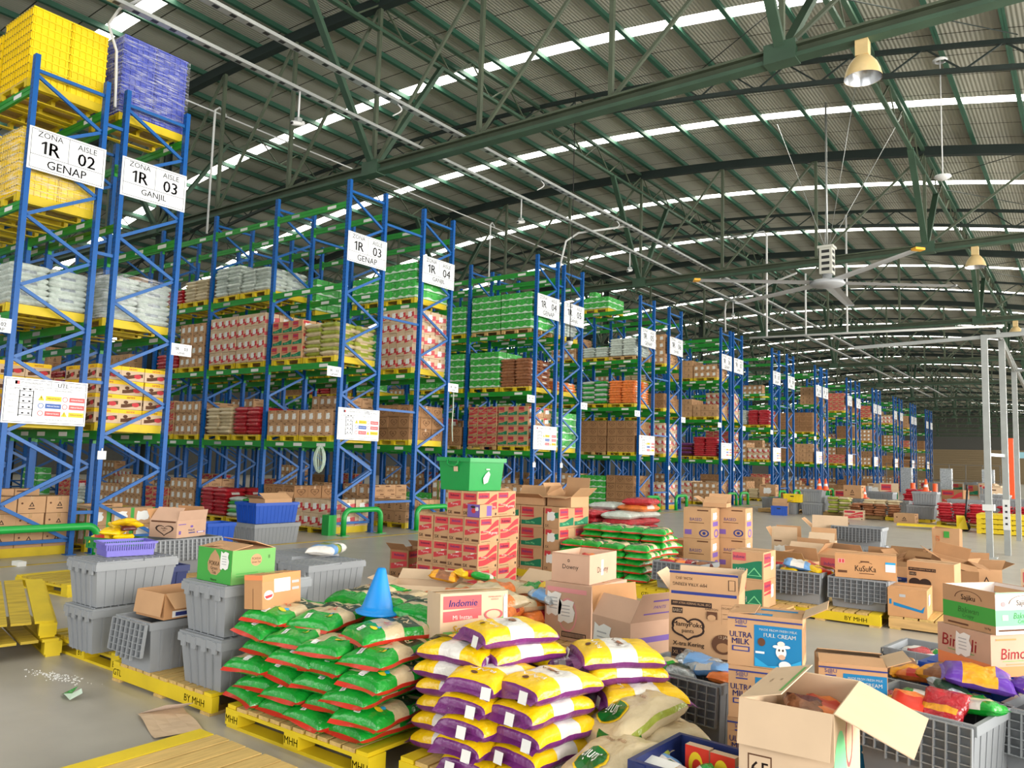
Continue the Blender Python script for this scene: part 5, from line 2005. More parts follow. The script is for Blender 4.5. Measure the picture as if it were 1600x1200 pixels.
def crate(label, x, y, z, w, d, h, rot, key, name='plastic_crate', cat='crate'):
    m = MB()
    t = 0.012
    m.box(-w / 2, w / 2, -d / 2, d / 2, 0, t, key)
    for (a, b, c, e) in ((-w / 2, w / 2, -d / 2, -d / 2 + t), (-w / 2, w / 2, d / 2 - t, d / 2), (-w / 2, -w / 2 + t, -d / 2 + t, d / 2 - t), (w / 2 - t, w / 2, -d / 2 + t, d / 2 - t)):
        m.box(a, b, c, e, t, h, key)
    for i in range(6):
        x_ = -w / 2 + w * (i + .5) / 6
        for s in (-1, 1):
            m.box(x_ - .006, x_ + .006, s * (d / 2 + .004) - .004, s * (d / 2 + .004) + .004, 0.02, h - .02, key)
    bd = m.mesh('body')
    m = MB()
    a, b = w / 2 + .015, d / 2 + .015
    for (x0, x1, y0, y1) in ((-a, a, -b, -d / 2), (-a, a, d / 2, b), (-a, -w / 2, -d / 2, d / 2), (w / 2, a, -d / 2, d / 2)):
        m.box(x0, x1, y0, y1, h - .03, h, key)
    rim = m.mesh('rim')
    m = MB()
    m.box(-.06, .06, -d / 2 - .019, -d / 2 - .015, h - .09, h - .055, 'steel_black')
    return thing(name, label, cat, (x, y, z), (0, 0, R_(rot)), None, None, [('body', bd), ('rim', rim), ('grip', m.mesh('grip'))])


crate('shallow green crate heaped with yellow snack packets', -8.92, 4.6, 0.483, 0.5, 0.36, 0.12, 14, 'crate_green')
YS = random.Random(3)
for i in range(9):
    ids = (12, 0, 12, 1, 12, 12, 9, 12, 12)
    snack(ids[i], '%s snack packet, %s in the heap on the shallow green crate' % (COLNAME[ids[i]], ORD[i]), -8.92 + YS.uniform(-.18, .18), 4.6 + YS.uniform(-.1, .1), 0.53 + 0.028 * i, YS.uniform(0, 180), (YS.uniform(-25, 25), YS.uniform(-25, 25)), group='snacks on the green crate')
tote('bright blue tote standing on the floor behind the heart-ended carton', -10.55, 6.9, 0.0, 0.36, 0.45, 0.55, key='tote_blue', lid=None)
tote('grey tote on the floor under the large blue tote at the aisle mouth', -12.0, 8.9, 0.0, 0.62, 0.95, 0.34)
tote('large blue tote with white stickers standing on a grey tote', -12.02, 8.9, 0.36, 0.6, 0.9, 0.36, key='tote_blue', lid=None, inkey='tote_navy')
open_thing('cardboard_carton', 'small tan carton lying in the large blue tote', (-12.0, 8.95, 0.52), 4, 0.42, 0.62, 0.26, flaps={'F': 60, 'L': 100, 'B': 20, 'R': -60}, flapl={'F': .12, 'L': .14, 'B': .12})

# open cartons and bags in the middle ground
open_thing('cardboard_carton', 'long open tan carton behind the cone, flaps curled outward', (-5.25, 5.75, 0.132), 28, 0.66, 0.4, 0.26, base='card_pale', inside='card_pale', flaps={'F': 120, 'R': 100, 'L': 75, 'B': 60}, flapl={'F': .16, 'B': .16, 'R': .2})
open_thing('cardboard_carton', 'open tan carton just left empty beside the orange seasoning bags', (-4.65, 6.5, 0.0), -12, 0.5, 0.42, 0.36, base='card', inside='card_pale', flaps={'F': 70, 'R': 85, 'L': 100, 'B': 50}, flapl={'F': .18, 'B': .18})
open_thing('noodle_carton', 'half-open noodle carton with tattered flaps on the bare floor', (-7.55, 7.95, 0.0), 8, 0.3, 0.5, 0.36, base='card_dark', inside='card', flaps={'F': 50, 'R': 75, 'B': -50}, decor={'F': RED_END, 'R': RED_SIDE})

ORB = []
for i in range(3):
    b = Bag(0.46, 0.34, 0.12, (plain('bag_orange', 'bag_sand', .4), plain('bag_orange', 'bag_crimson', .25), plain('bag_sand', 'bag_orange', .3))[i], 120 + i, nx=10, ny=12, crumple=.02)
    ORB.append(b.m.mesh('seasoning_bag'))
k = 0
for l in range(4):
    for c in range(3):
        for r in range(2):
            if l == 3 and (c, r) not in ((1, 1), (2, 0)):
                continue
            thing('seasoning_bag', 'orange seasoning bag, %s across, %s row, layer %s, behind the noodle carton' % (ORD[c], ('near', 'rear')[r], WN[l]), 'bag', (-4.68 + 0.36 * c + RB.uniform(-.03, .03), 5.22 + 0.5 * r + RB.uniform(-.03, .03), 0.133 + 0.085 * l),
                  (R_(RB.uniform(-4, 4)), R_(RB.uniform(-5, 5)), R_(RB.uniform(-20, 20))), 'orange seasoning bags', ORB[(l + c + r) % 3])
for i, (c, x, y, z) in enumerate(((5, -4.1, 5.9, .43), (6, -3.95, 5.95, .44), (4, -3.82, 5.7, .42), (1, -5.15, 5.9, .42), (0, -5.0, 6.1, .43), (7, -4.86, 6.15, .42))):
    snack(c, '%s packet lying loose behind the printed noodle carton, %s from the cone side' % (COLNAME[c], ORD[i]), x, y, z, 40 * i, (10, -8), 1.2)

SOTO = [('r', .04, .7, .6, .95, 'red_soft'), ('w', .04, .6, C_(.55), S_(.66, .7), 'red_soft'), ('w', .04, .55, S_(.46, .5), S_(.56, .63), 'red_soft'),
        ('t', 'Indomie', .33, .81, .13, 'navy_print', {'w': .46, 'b': .03, 's': .2}), ('t', 'Mi Instan', .32, .54, .08, 'card_white', {'w': .3}),
        ('w', .04, .96, C_(.1), S_(.28, .5, .2), 'lime_print'), ('w', .04, .96, S_(.08, .2), S_(.1, .28), 'card'), ('t', 'Soto', .3, .32, .14, 'yellow_print', {'w': .3, 's': .2, 'b': .02}),
        ('t', 'TUNGGU KAMI DI RUMAH', .3, .05, .035, 'red_print'), ('o', .78, .56, .14, .1, .2, 'red_soft'), ('t', 'PEMBELIAN INI', .8, .9, .03, 'red_soft'), ('t', 'KHUSUS', .8, .85, .03, 'red_soft')]
box_thing('noodle_carton', 'large red and green printed noodle carton leaning between green and yellow bags', (-2.86, 3.5, 0.58), 64, 0.41, 0.19, 0.28, 'card_pale', {'F': SOTO, 'T': [('r', .1, .3, .7, .7, 'card'), ('t', 'Dibuat dan Dikemas', .45, .5, .12, 'navy_print', {'w': .4})]}, paper=[('F', .93, .05, .06, .9)], tilt=(-3, 0))
m = MB()
V, F = [], []
for i in range(9):
    for j in range(6):
        V.append((-.2 + .05 * i, -.13 + .05 * j, 0.012 * math.sin(i * 1.3 + j) + 0.03 * math.sin(i * .7) - 0.02 * j * (1 if i < 4 else .3)))
for i in range(8):
    for j in range(5):
        F.append([i * 6 + j, (i + 1) * 6 + j, (i + 1) * 6 + j + 1, i * 6 + j + 1])
m.raw(V, F, 'bag_silver', True)
o = thing('plastic_sheet', 'crumpled silver wrapper draped under the printed noodle carton', 'wrapper', (-2.68, 3.32, 0.66), (0, 0, R_(20)), None, m.mesh('plastic_sheet'))

# red noodle carton stack under the green bin
RED = carton(0.24, 0.38, 0.3, 'card', {'F': RED_END, 'R': RED_SIDE, 'L': RED_SIDE, 'B': RED_END})
tapem = MB()
tapem.box(-0.12, 0.12, -0.025, 0.025, 0.3, 0.301, 'tape')
tapem = tapem.mesh('tape')
labm = MB()
decorate(labm, frame_of('F', .24, .38, .3), [sticker(.55, .42, .22, .22)])
labm = labm.mesh('paper_label')
for l in range(4):
    for c in range(4):
        for r in range(2):
            if l == 3 and (c == 0 or (c == 3) or r == 0 and c == 3):
                continue
            x = -6.82 + .12 + .2445 * c + RB.uniform(-.008, .008) + (0.16 if l == 3 else 0)
            y = 7.31 + .19 + .385 * r + RB.uniform(-.012, .012) + (.06 if l == 3 else 0)
            thing('noodle_carton', 'red noodle carton, %s across, %s row, layer %s, stack under the green bin' % (ORD[c], ('near', 'rear')[r], WN[l]), 'carton', (x, y, .002 + .302 * l), (0, 0, R_(RB.uniform(-3, 3))), 'red noodle cartons under the green bin', RED,
                  [('tape', tapem)] + ([('paper_label', labm)] if l in (1,) and r == 0 else []))
box_thing('gift_carton', 'small purple carton on the red noodle cartons beside the green bin', (-5.96, 7.45, .91), -4, 0.2, 0.22, 0.15, 'card', {'F': [('r', 0, 0, 1, 1, 'purple_print'), ('e', .5, .5, .18, .2, 'red_print'), ('e', .45, .8, .2, .1, 'ink')], 'R': [('r', .55, .1, .95, .9, 'purple_print')], 'T': [('r', 0, .2, .5, .9, 'purple_print')]}, paper=[('F', .66, .5, .26, .3)])
# the green bin
m = MB()
w, d, h = .52, .66, .4
o0 = [(-w / 2 + .03, -d / 2 + .03, 0), (w / 2 - .03, -d / 2 + .03, 0), (w / 2 - .03, d / 2 - .03, 0), (-w / 2 + .03, d / 2 - .03, 0)]
o1 = [(-w / 2, -d / 2, h), (w / 2, -d / 2, h), (w / 2, d / 2, h), (-w / 2, d / 2, h)]
for j in range(4):
    q = (j + 1) % 4
    m.face([o0[j], o0[q], o1[q], o1[j]], 'tote_green')
    a, b2, c, e = [Vector(p) * .985 for p in (o0[q], o0[j], o1[j], o1[q])]
    m.face([a, b2, c, e], 'tote_green')
m.face(o0[::-1], 'tote_green')
m.face([(x * .98, y * .98, .006) for x, y, z in o0], 'tote_green')
bd = m.mesh('body')
m = MB()
for s in (-1, 1):
    m.box(-w / 2 - .02, w / 2 + .02, min(s * (d / 2 - .004), s * (d / 2 + .02)), max(s * (d / 2 - .004), s * (d / 2 + .02)), h - .05, h, 'tote_green')
    m.box(min(s * (w / 2 - .004), s * (w / 2 + .02)), max(s * (w / 2 - .004), s * (w / 2 + .02)), -d / 2, d / 2, h - .05, h, 'tote_green')
rim = m.mesh('rim')
m = MB()
m.tube([(-.09, -d / 2 - .02, h - .03), (-.085, -d / 2 - .035, h - .075), (-.04, -d / 2 - .04, h - .1), (.04, -d / 2 - .04, h - .1), (.085, -d / 2 - .035, h - .075), (.09, -d / 2 - .02, h - .03)], .01, 'tote_green', 8)
hd = m.mesh('handle')
m = MB()
x = w / 2 + .003 - .012
m.face([(x, -.05, .08), (x + .003, .02, .1), (x + .006, .06, .2), (x + .007, .03, .24), (x + .006, -.03, .2), (x + .003, -.07, .15)], 'paper')
m.box(x + .004, x + .007, -.02, .05, .255, .268, 'paper')
lb = m.mesh('paper_label')
m = MB()
m.face([(-.0, -d / 2 - .003, h - .17), (.07, -d / 2 - .003, h - .17), (.07, -d / 2 - .008, h - .11), (0, -d / 2 - .008, h - .11)], 'card_pale')
thing('storage_bin', 'big green plastic bin with torn white label on the red noodle cartons', 'bin', (-6.33, 7.72, 1.212), (0, 0, R_(-2)), None, None, [('body', bd), ('rim', rim), ('handle', hd), ('paper_label', lb), ('tag', m.mesh('tag'))])

# pink carton and the pinkish open-top carton on it
PNK = [('r', 0.03, .82, .9, .97, 'pink_print'), ('o', .35, .45, .24, .34, .2, 'pink_print'), ('o', .68, .48, .18, .28, .25, 'pink_print'), ('r', .2, .06, .7, .1, 'pink_print')]
box_thing('cardboard_carton', 'tall pink printed carton with torn white sheet, under the pinkish open-top carton', (-3.55, 5.94, .132), 0, .45, .6, .46, 'card_pink',
          {'F': [('r', .04, .84, .9, .92, 'pink_print'), ('o', .5, .45, .2, .3, .12, 'pink_print'), ('r', .38, .06, .9, .16, 'ink'), ('r', .4, .075, .88, .145, 'card_pink')] + [('r', .42 + .03 * i, .075, .433 + .03 * i, .145, 'ink') for i in range(15)], 'R': PNK}, paper=[('F', .04, .4, .34, .44), ('F', .3, .3, .36, .42)])
m = MB()
m.box(-.03, .03, -.302, -.3005, .38, .462, 'navy_print')
o = open_thing('cardboard_carton', 'pinkish open-top carton standing on the pink printed carton', (-3.57, 5.93, .595), 3, .36, .5, .24, base='card_pink', inside='card_pink', flaps={'F': -150, 'B': -150}, flapl={'F': .12, 'B': .12},
               decor={'F': [('t', 'Downy', .5, .52, .2, 'ink_black', {'w': .44}), ('o', .45, .75, .03, .05, .4, 'ink_black')], 'R': [('t', 'Downy', .48, .42, .26, 'ink_black', {'w': .68}), ('r', .42, .25, .5, .78, 'paper')]})
snack(2, 'orange packet inside the pinkish open-top carton', -3.55, 5.95, .74, 20, (8, 8))
DEC3 = [('t', 'PANTS', .5, .5, .12, 'purple_print', {'w': .5}), ('r', .2, .25, .8, .3, 'purple_print'), ('r', .3, .7, .7, .76, 'purple_print')]
open_thing('cardboard_carton', 'open pinkish carton with flaps raised, between pink carton and grey tote', (-2.76, 5.3, 0.0), -18, .4, .46, .49, base='card_pink', inside='card_orange', flaps={'R': 28, 'L': 6, 'F': -35, 'B': -60}, flapl={'R': .24, 'L': .2, 'F': .18}, paper=[('F', .05, .4, .5, .5)],
           decor={'R': [('r', .1, .7, .9, .78, 'purple_print'), ('r', .1, .2, .5, .28, 'ink_brown')]}, flapdecor={'R': DEC3})
snack(1, 'amber packet inside the open pinkish carton', -2.76, 5.3, .33, 50, (5, 10), 1.4)

# grey tote of silver packets, heart-emblem carton, milk cartons
tote('grey tote heaped with silver packets, lattice lid hanging at the front', -1.94, 4.5, 0.0, .6, .46, .42, rot=-8, lid='open', hang='F', leaves='FB')
for i, (c, dx, dy, a) in enumerate(((4, -.2, .05, 80), (10, -.08, -.06, 30), (4, .04, .06, -40), (11, .14, -.04, 60), (10, .2, .08, 10), (5, -.16, -.1, 20), (2, .24, -.08, 0), (4, -.02, .1, 90))):
    snack(c, '%s packet in the front grey tote, %s from its near end' % (COLNAME[c], ORD[i]), -1.94 + dx, 4.5 + dy, .34 + .018 * (i % 4), a, (RB.uniform(-15, 15), RB.uniform(-15, 15)), 1.15, group='packets in the front grey tote')
tote('grey tote with shut lid under the heart-emblem carton', -2.02, 5.02, 0.0, .56, .42, .34, rot=4)
MAMY = [('r', .03, .96, .97, 1.0, 'navy_print'), ('r', .03, .8, .62, .87, 'ink'), ('t', 'MPP XTRA KERING XL26L (EC)', .33, .835, .035, 'card', {'w': .55}), ('r', .05, .7, .2, .775, 'ink'), ('t', 'BARU!', .125, .737, .045, 'card_pale', {'w': .13, 'b': .02}),
        ('e', .28, .49, .24, .11, 'ink'), ('e', .17, .55, .13, .1, 'ink'), ('e', .39, .55, .13, .1, 'ink'), ('p', [(.06, .47), (.5, .47), (.28, .34)], 'ink'),
        ('e', .28, .495, .21, .085, 'card'), ('e', .175, .55, .1, .075, 'card'), ('e', .385, .55, .1, .075, 'card'), ('p', [(.1, .475), (.46, .475), (.28, .37)], 'card'), ('t', 'MamyPoko', .28, .55, .085, 'ink', {'w': .44, 'b': .035}), ('t', 'pants', .28, .46, .06, 'ink', {'w': .2, 'b': .025}),
        ('t', 'X-tra Kering', .29, .29, .075, 'ink', {'w': .5, 'b': .035}), ('e', .78, .34, .16, .13, 'ink_brown'), ('t', '12 JAM', .8, .43, .05, 'card_pale', {'w': .2, 'b': .02}), ('e', .78, .3, .09, .06, 'card_dark'),
        ('r', .05, .12, .26, .24, 'ink'), ('t', 'XL 26', .155, .18, .05, 'card', {'b': .02, 'w': .18}), ('r', .55, .76, .7, .66, 'ink_brown'), ('t', 'KARTON', .62, .79, .03, 'ink'), ('e', .62, .68, .06, .04, 'card'),
        ('r', .76, .86, .97, .862, 'ink'), ('r', .76, .6, .762, .86, 'ink'), ('t', 'ISI/CARTON', .86, .82, .025, 'ink'), ('r', .78, .74, .94, .744, 'ink'), ('r', .78, .68, .94, .684, 'ink'), ('r', .62, .05, .97, .15, 'ink')] + \
       [('r', .64 + .02 * i, .065, .649 + .02 * i, .135, 'card') for i in range(16)]
o = open_thing('diaper_carton', 'tall tan carton with dark heart emblem behind the silver packets', (-2.05, 4.95, .345), 14, .43, .34, .46, base='card', inside='card_pale', flaps={'F': 6, 'R': 8, 'L': 40, 'B': 4}, flapl={'F': .13, 'R': .13, 'B': .12, 'L': .13},
               decor={'F': MAMY, 'R': [('r', .2, .7, .5, .78, 'navy_print'), ('h', .4, .3, .14, .12, 'ink', .7), ('r', .6, .1, .9, .5, 'card_pale')]},
               flapdecor={'F': [('r', .0, .86, 1, .97, 'navy_print'), ('t', 'MPP XTRA KERING', .3, .35, .16, 'ink', {'w': .5, 'f': True}), ('t', 'XL26L (EC)', .22, .65, .16, 'ink', {'w': .3, 'f': True}), ('r', .86, .2, .96, .7, 'ink'), ('r', .87, .22, .95, .68, 'card')]})
MILK = [('r', .36, .02, .99, .82, 'blue_print'), ('t', 'MADE FROM FRESH MILK', .68, .74, .045, 'paper', {'w': .5, 'b': .01}), ('t', 'FULL CREAM', .7, .64, .075, 'paper', {'w': .44, 'b': .02}), ('t', '5@U', .18, .84, .1, 'navy_print', {'w': .18}), ('r', .1, .75, .26, .775, 'navy_print'),
        ('t', 'ULTRA', .18, .6, .11, 'navy_print', {'w': .3, 'b': .02}), ('t', 'MILK', .18, .47, .11, 'navy_print', {'w': .26, 'b': .02}), ('r', .06, .28, .3, .38, 'navy_print'), ('r', .08, .3, .28, .36, 'card'),
        ('p', [(.37, .2), (.55, .05), (.8, .1), (.98, .22), (.98, .03), (.37, .03)], 'cyan_print'), ('e', .46, .5, .05, .08, 'ink_brown'), ('e', .72, .34, .07, .12, 'paper'), ('e', .66, .44, .05, .03, 'paper'), ('e', .79, .45, .05, .03, 'paper'), ('e', .72, .5, .05, .05, 'card_white'),
        ('e', .73, .25, .045, .05, 'card_pink'), ('e', .695, .38, .012, .025, 'ink'), ('e', .745, .38, .012, .025, 'ink'), ('e', .77, .1, .08, .08, 'paper'), ('r', .38, .28, .5, .32, 'paper'), ('r', 0, .9, 1, .93, 'navy_print')]
MILKT = [('r', .05, .1, .6, .46, 'blue_print'), ('t', 'FULL CREAM', .3, .28, .1, 'paper', {'w': .4}), ('r', 0, .48, 1, .5, 'navy_print'), ('r', .08, .56, .6, .92, 'blue_print'), ('r', .64, .56, .96, .9, 'card_dark')]
MILKR = [('r', .1, .2, .4, .8, 'card_dark'), ('r', .55, .2, .9, .8, 'card_dark'), ('e', .25, .5, .08, .15, 'card'), ('e', .72, .5, .08, .15, 'card')]
for l, (z, dr) in enumerate(((.085, 0), (.342, 2), (.599, 0))):
    open_thing('milk_carton', 'tan and blue milk carton with cow emblem, %s of its stack' % ('bottom', 'middle', 'top')[l], (-1.4, 4.17, z), 13 + dr, .36, .28, .255, 'carton', 'stacked milk cartons', base='card', inside='card_pale', flaps={'F': -89, 'B': -89, 'R': (-60, -80, 62)[l], 'L': -85},
               flapl={'R': .13, 'F': .135, 'B': .135}, decor={'F': MILK, 'R': MILKR}, flapdecor={'F': MILKT[:2], 'B': MILKT[3:], 'R': [('r', .1, .55, .5, .75, 'blue_print'), ('r', .1, .2, .8, .26, 'ink_brown')]})
pallet('low wooden pallet under the milk cartons and the big open carton', -1.08, 3.72, -0.05, w=.9, d=1.1, kind='stringer', side='wood', seed=40, rot=20)
open_thing('milk_carton', 'smaller opened milk carton standing behind the milk stack', (-1.12, 4.68, .3), 20, .34, .26, .27, 'carton', base='card', inside='card_pale', flaps={'F': -80, 'R': 70, 'B': -70}, decor={'F': MILK, 'R': MILKR}, flapdecor={'R': [('r', .1, .55, .5, .75, 'blue_print')]})
box_thing('milk_carton', 'closed plain milk carton under the smaller opened one', (-1.12, 4.68, 0.0), 20, .34, .27, .298, 'card', {'F': MILK})

# big open carton at the bottom edge
BIG = [('r', .1, .46, .36, .65, 'ink_brown'), ('r', .115, .47, .345, .64, 'card_pale'), ('t', '65', .23, .555, .1, 'ink', {'w': .19, 'b': .02}), ('o', .6, .6, .4, .3, .06, 'red_soft', 200, 300)]
open_thing('cardboard_carton', 'big open pale carton marked 65 with wide flaps, holding orange bags', (-1.03, 3.5, .085), 4, .36, .58, .59, base='card_pale', inside='card_pale', fkey='card_pale', flaps={'F': 164, 'R': 112, 'L': -76, 'B': 150}, flapl={'F': .17, 'R': .29, 'L': .17, 'B': .15},
           decor={'F': BIG, 'R': [('e', .2, .45, .25, .4, 'mint_print'), ('o', .55, .72, .14, .2, .15, 'red_soft')]}, flapdecor={'L': [('t', 'KARTON', .5, .35, .06, 'ink_brown'), ('t', 'ATAS', .5, .6, .06, 'ink_brown'), ('r', .1, .86, .9, .94, 'lime_print')]})
for i, (c, dx, dy, z, a) in enumerate(((9, .0, .02, .55, 20), (6, .03, -.1, .5, 5), (2, .04, .14, .54, 10), (8, -.02, .2, .5, 8), (1, -.02, -.14, .5, 0))):
    snack(c, '%s bag inside the big open carton, %s from its front flap' % (COLNAME[c], ORD[i]), -1.03 + dx, 3.5 + dy, z, a, (12 - 6 * i, 8), 1.05, group='bags in the big carton')

# navy bin with boxed food
tote('navy blue bin of boxed food at the bottom edge', -1.37, 3.2, 0.0, .36, .42, .4, rot=-3, key='tote_navy', lid=None, inkey='tote_navy')
REDB = [('r', 0, 0, 1, 1, 'bag_red'), ('e', .45, .5, .3, .36, 'sign_yellow'), ('e', .5, .45, .2, .22, 'bag_red'), ('t', 'MIE', .7, .2, .12, 'paper')]
for i, (dx, dy) in enumerate(((-.0, .1), (.12, .08))):
    box_thing('food_box', 'red and yellow food box standing in the navy bin, %s from the flour bags' % ORD[i], (-1.4 + dx, 3.2 + dy, .26), -4, .11, .04, .15, 'card_pale', {'F': REDB}, tape=False)
box_thing('food_box', 'cream food box lying in the navy bin', (-1.46, 3.16, .28), -30, .17, .1, .07, 'card_white', {'F': [('r', .1, .1, .9, .5, 'bag_sand')], 'T': [('r', .1, .5, .5, .9, 'leaf_print'), ('e', .7, .4, .16, .24, 'yellow_print')]}, tape=False)
snack(7, 'green packet lying on the boxes in the navy bin', -1.33, 3.14, .31, -40, (24, 10), .8)
snack(2, 'orange packet low in the navy bin', -1.39, 3.12, .24, 80, (5, 0), .7)
snack(11, 'pale blue packet beside the flour bags in the navy bin', -1.53, 3.2, .3, 10, (10, 20), .8)
m = MB()
m.face([(-.08, -.05, 0), (.08, -.05, .01), (.08, .06, .03), (-.08, .06, .02)], 'paper')
m.box(-.08, .08, -.05, -.04, 0.0, .004, 'navy_print')
thing('paper_sheet', 'white and blue paper lying on the boxes in the navy bin', 'paper', (-1.49, 3.07, .36), (0, 0, R_(-15)), None, m.mesh('paper_sheet'))

# totes along the aisle side
tote('grey lattice tote of mixed snacks nearest the bottom edge', -.72, 4.72, 0.0, .56, .52, .42, rot=-12, lid='open', hang='F', leaves='F')
AID = Bag(.3, .22, .08, lambda s, t, top: 'bag_yellow' if s < -.25 else 'bag_crimson' if (top < 0 or abs(t) > .7 or s > .6) else 'bag_amber' if abs(s - .1) < .2 else 'bag_crimson', 150, nx=10, ny=12, crumple=.01)
mm_ = MB()
AID.word(mm_, 'Aiiden', -.55, 0, .16, .7, 'bag_crimson', bold=.02)
thing('snack_packet', 'large red and yellow snack bag with letters, upright in the lattice tote', 'packet', (-.66, 4.6, .36), (R_(42), 0, R_(-14)), None, AID.m.mesh('snack_packet'), [('printed_lettering', mm_.mesh('printed_lettering'))])
for i, (c, dx, dy, a) in enumerate(((8, -.2, .02, 30), (6, -.14, -.08, 60), (7, -.06, .1, 100), (2, -.1, -.14, 0), (5, .18, .1, 20), (7, .2, -.04, 70), (10, .06, .16, 40))):
    snack(c, '%s packet in the lattice tote of mixed snacks, %s from the pale carton' % (COLNAME[c], ORD[i]), -.72 + dx, 4.72 + dy, .34 + .012 * i, a, (RB.uniform(-18, 18), RB.uniform(-18, 18)), 1.1, group='mixed snacks in the lattice tote')
tote('grey tote at the far corner of the aisle side, holding violet snack bags', -.13, 5.1, 0.0, .5, .56, .42, rot=-14, lid='open', hang='F', leaves='F')
tote('grey open tote with amber packets behind the mixed snacks', -.98, 5.35, 0.0, .5, .44, .4, rot=-14, lid=None)
for i, (c, x, y, z, a) in enumerate(((3, -.55, 5.0, .47, 100), (3, -.22, 5.02, .46, 70), (1, -.98, 5.4, .38, 20), (2, -.86, 5.3, .37, 80), (1, -.72, 5.12, .45, 60), (8, -.1, 5.14, .4, 0), (6, -.02, 4.98, .42, 40))):
    snack(c, '%s packet on the aisle-side totes, %s toward the blue lid' % (COLNAME[c], ORD[i]), x, y, z, a, (RB.uniform(-8, 8), RB.uniform(-8, 8)), 1.5 if c == 3 else 1.15, group='packets on the aisle-side totes')
for i, (x, y, z, a) in enumerate(((-1.28, 5.6, .16, 65), (-1.16, 5.36, .07, 70), (-1.2, 5.72, .04, 60))):
    b = Bag(.34, .14, .1, lambda s, t, top: 'bag_red' if abs(s) > .62 else 'bag_amber' if (abs(t) < .3) else 'bag_olive', 160 + i, nx=8, ny=12, crumple=.015)
    thing('snack_packet', 'long pasta packet with red ends near the milk cartons, %s from the floor' % ('highest', 'middle', 'lowest')[i], 'packet', (x, y, z), (0, 0, R_(a)), 'pasta packets', b.m.mesh('snack_packet'))
tote('grey open tote with a red packet below the oil carton', -1.02, 6.7, 0.0, .5, .46, .3, rot=-8, lid='open', hang='L', leaves='L')
snack(8, 'white and crimson packet in the tote below the oil carton', -1.08, 6.62, .22, 30, (8, 0), 1.2)
snack(5, 'sand packet in the tote below the oil carton', -.92, 6.68, .22, 70, (0, 8), 1.2)
crate('blue plastic tote with raised corner under the oil carton', -.52, 5.72, 0.0, .66, .6, .43, -12, 'tote_blue', 'storage_tote', 'tote')
m = MB()
m.box(-.34, .34, -.31, .31, .0, .018, 'tote_blue')
m.box(-.3, .3, -.27, .27, .018, .026, 'tote_blue')
thing('tote_cover', 'flat blue cover lying on the blue tote', 'cover', (-.52, 5.72, .431), (0, 0, R_(-12)), None, m.mesh('tote_cover'))
BIM = [('r', 0, 0, 1, .24, 'orange_print'), ('t', 'Bimoli', .5, .54, .26, 'red_print', {'w': .7, 'b': .01, 's': .1}), ('r', .22, .36, .82, .375, 'lime_print'), ('r', .3, .28, .7, .3, 'orange_print'), ('r', .1, .86, .5, .9, 'orange_print')]
BIML = [('r', 0, 0, 1, .3, 'orange_print'), ('t', 'Bimoli', .42, .62, .3, 'red_print', {'w': .66, 'b': .01, 's': .1}), ('r', .2, .4, .7, .42, 'lime_print')]
box_thing('oil_carton', 'tan and orange oil carton under the green-banded open carton', (-.55, 5.55, .46), 52, .36, .38, .235, 'card_pink', {'F': BIM, 'L': BIML}, paper=[('L', .36, .3, .3, .6)])
SAJ = [('r', 0, 0, 1, 1, 'card_white'), ('r', 0, .2, 1, .58, 'mint_print'), ('o', .5, .72, .26, .2, .06, 'ink_brown', 0, 180), ('t', 'Sajiku', .5, .73, .17, 'ink', {'w': .4, 'b': .015}), ('t', 'Bakwan', .5, .44, .14, 'leaf_print', {'w': .5, 's': .2}), ('t', 'Crispy', .5, .29, .12, 'leaf_print', {'w': .34, 's': .2}),
       ('r', .12, .34, .22, .46, 'card_white'), ('e', .14, .72, .04, .06, 'pink_print'), ('t', 'Aji', .92, .84, .1, 'ink', {'w': .12}), ('r', .05, .08, .6, .12, 'ink_brown'), ('t', '1,8/16 Kg', .84, .1, .06, 'ink', {'w': .24}), ('r', 0, .97, 1, 1, 'mint_print')]
SAJL = [('r', 0, .2, 1, .6, 'tea_green')] + SAJ[2:6] + [('r', .1, .06, .5, .1, 'ink_brown'), ('t', '16 Kg', .86, .1, .07, 'ink')]
open_thing('flour_carton', 'open carton with broad green band, atop the orange-bottomed oil carton', (-.51, 5.57, .697), 54, .41, .36, .235, 'carton', base='card', inside='card_white', flaps={'F': -165, 'R': -165}, flapl={'F': .06, 'R': .06}, decor={'F': SAJ, 'L': SAJL})

# ------------------------------------------------------------------ middle ground cartons
SOT = carton(.24, .38, .28, 'card', {'F': GRN_END, 'R': GRN_SIDE, 'L': GRN_SIDE})
SOT2 = carton(.38, .24, .28, 'card', {'F': GRN_SIDE, 'R': GRN_END, 'L': GRN_END})
for l in range(3):
    for c, (x, me) in enumerate(((-6.86, SOT), (-6.6, SOT), (-6.27, SOT2), (-5.94, SOT))):
        for r in range(2):
            thing('noodle_carton', 'red and green noodle carton, %s across, %s row, layer %s, behind the pinkish open-top carton' % (ORD[c], ('near', 'rear')[r], WN[l]), 'carton', (x + RB.uniform(-.01, .01), 9.17 + (.4 * r if me is SOT else .26 * r - .06), .132 + .282 * l), (0, 0, R_(RB.uniform(-2, 2))), 'red and green noodle cartons behind the pinkish open-top carton', me)
open_thing('cardboard_carton', 'shallow open carton with folded flaps on the red and green noodle cartons', (-6.55, 9.35, .98), 10, .6, .42, .1, flaps={'F': 70, 'B': 40, 'L': 60, 'R': 30}, flapl={'F': .18, 'B': .2})
open_thing('cardboard_carton', 'open carton with tall raised flaps above the noodle cartons', (-5.95, 9.4, .98), -6, .42, .4, .14, flaps={'F': 100, 'B': 8, 'L': 30, 'R': 50}, flapl={'F': .12, 'B': .26, 'L': .2})
GFB = [bagm[0] for bagm in GREEN_BAGS]
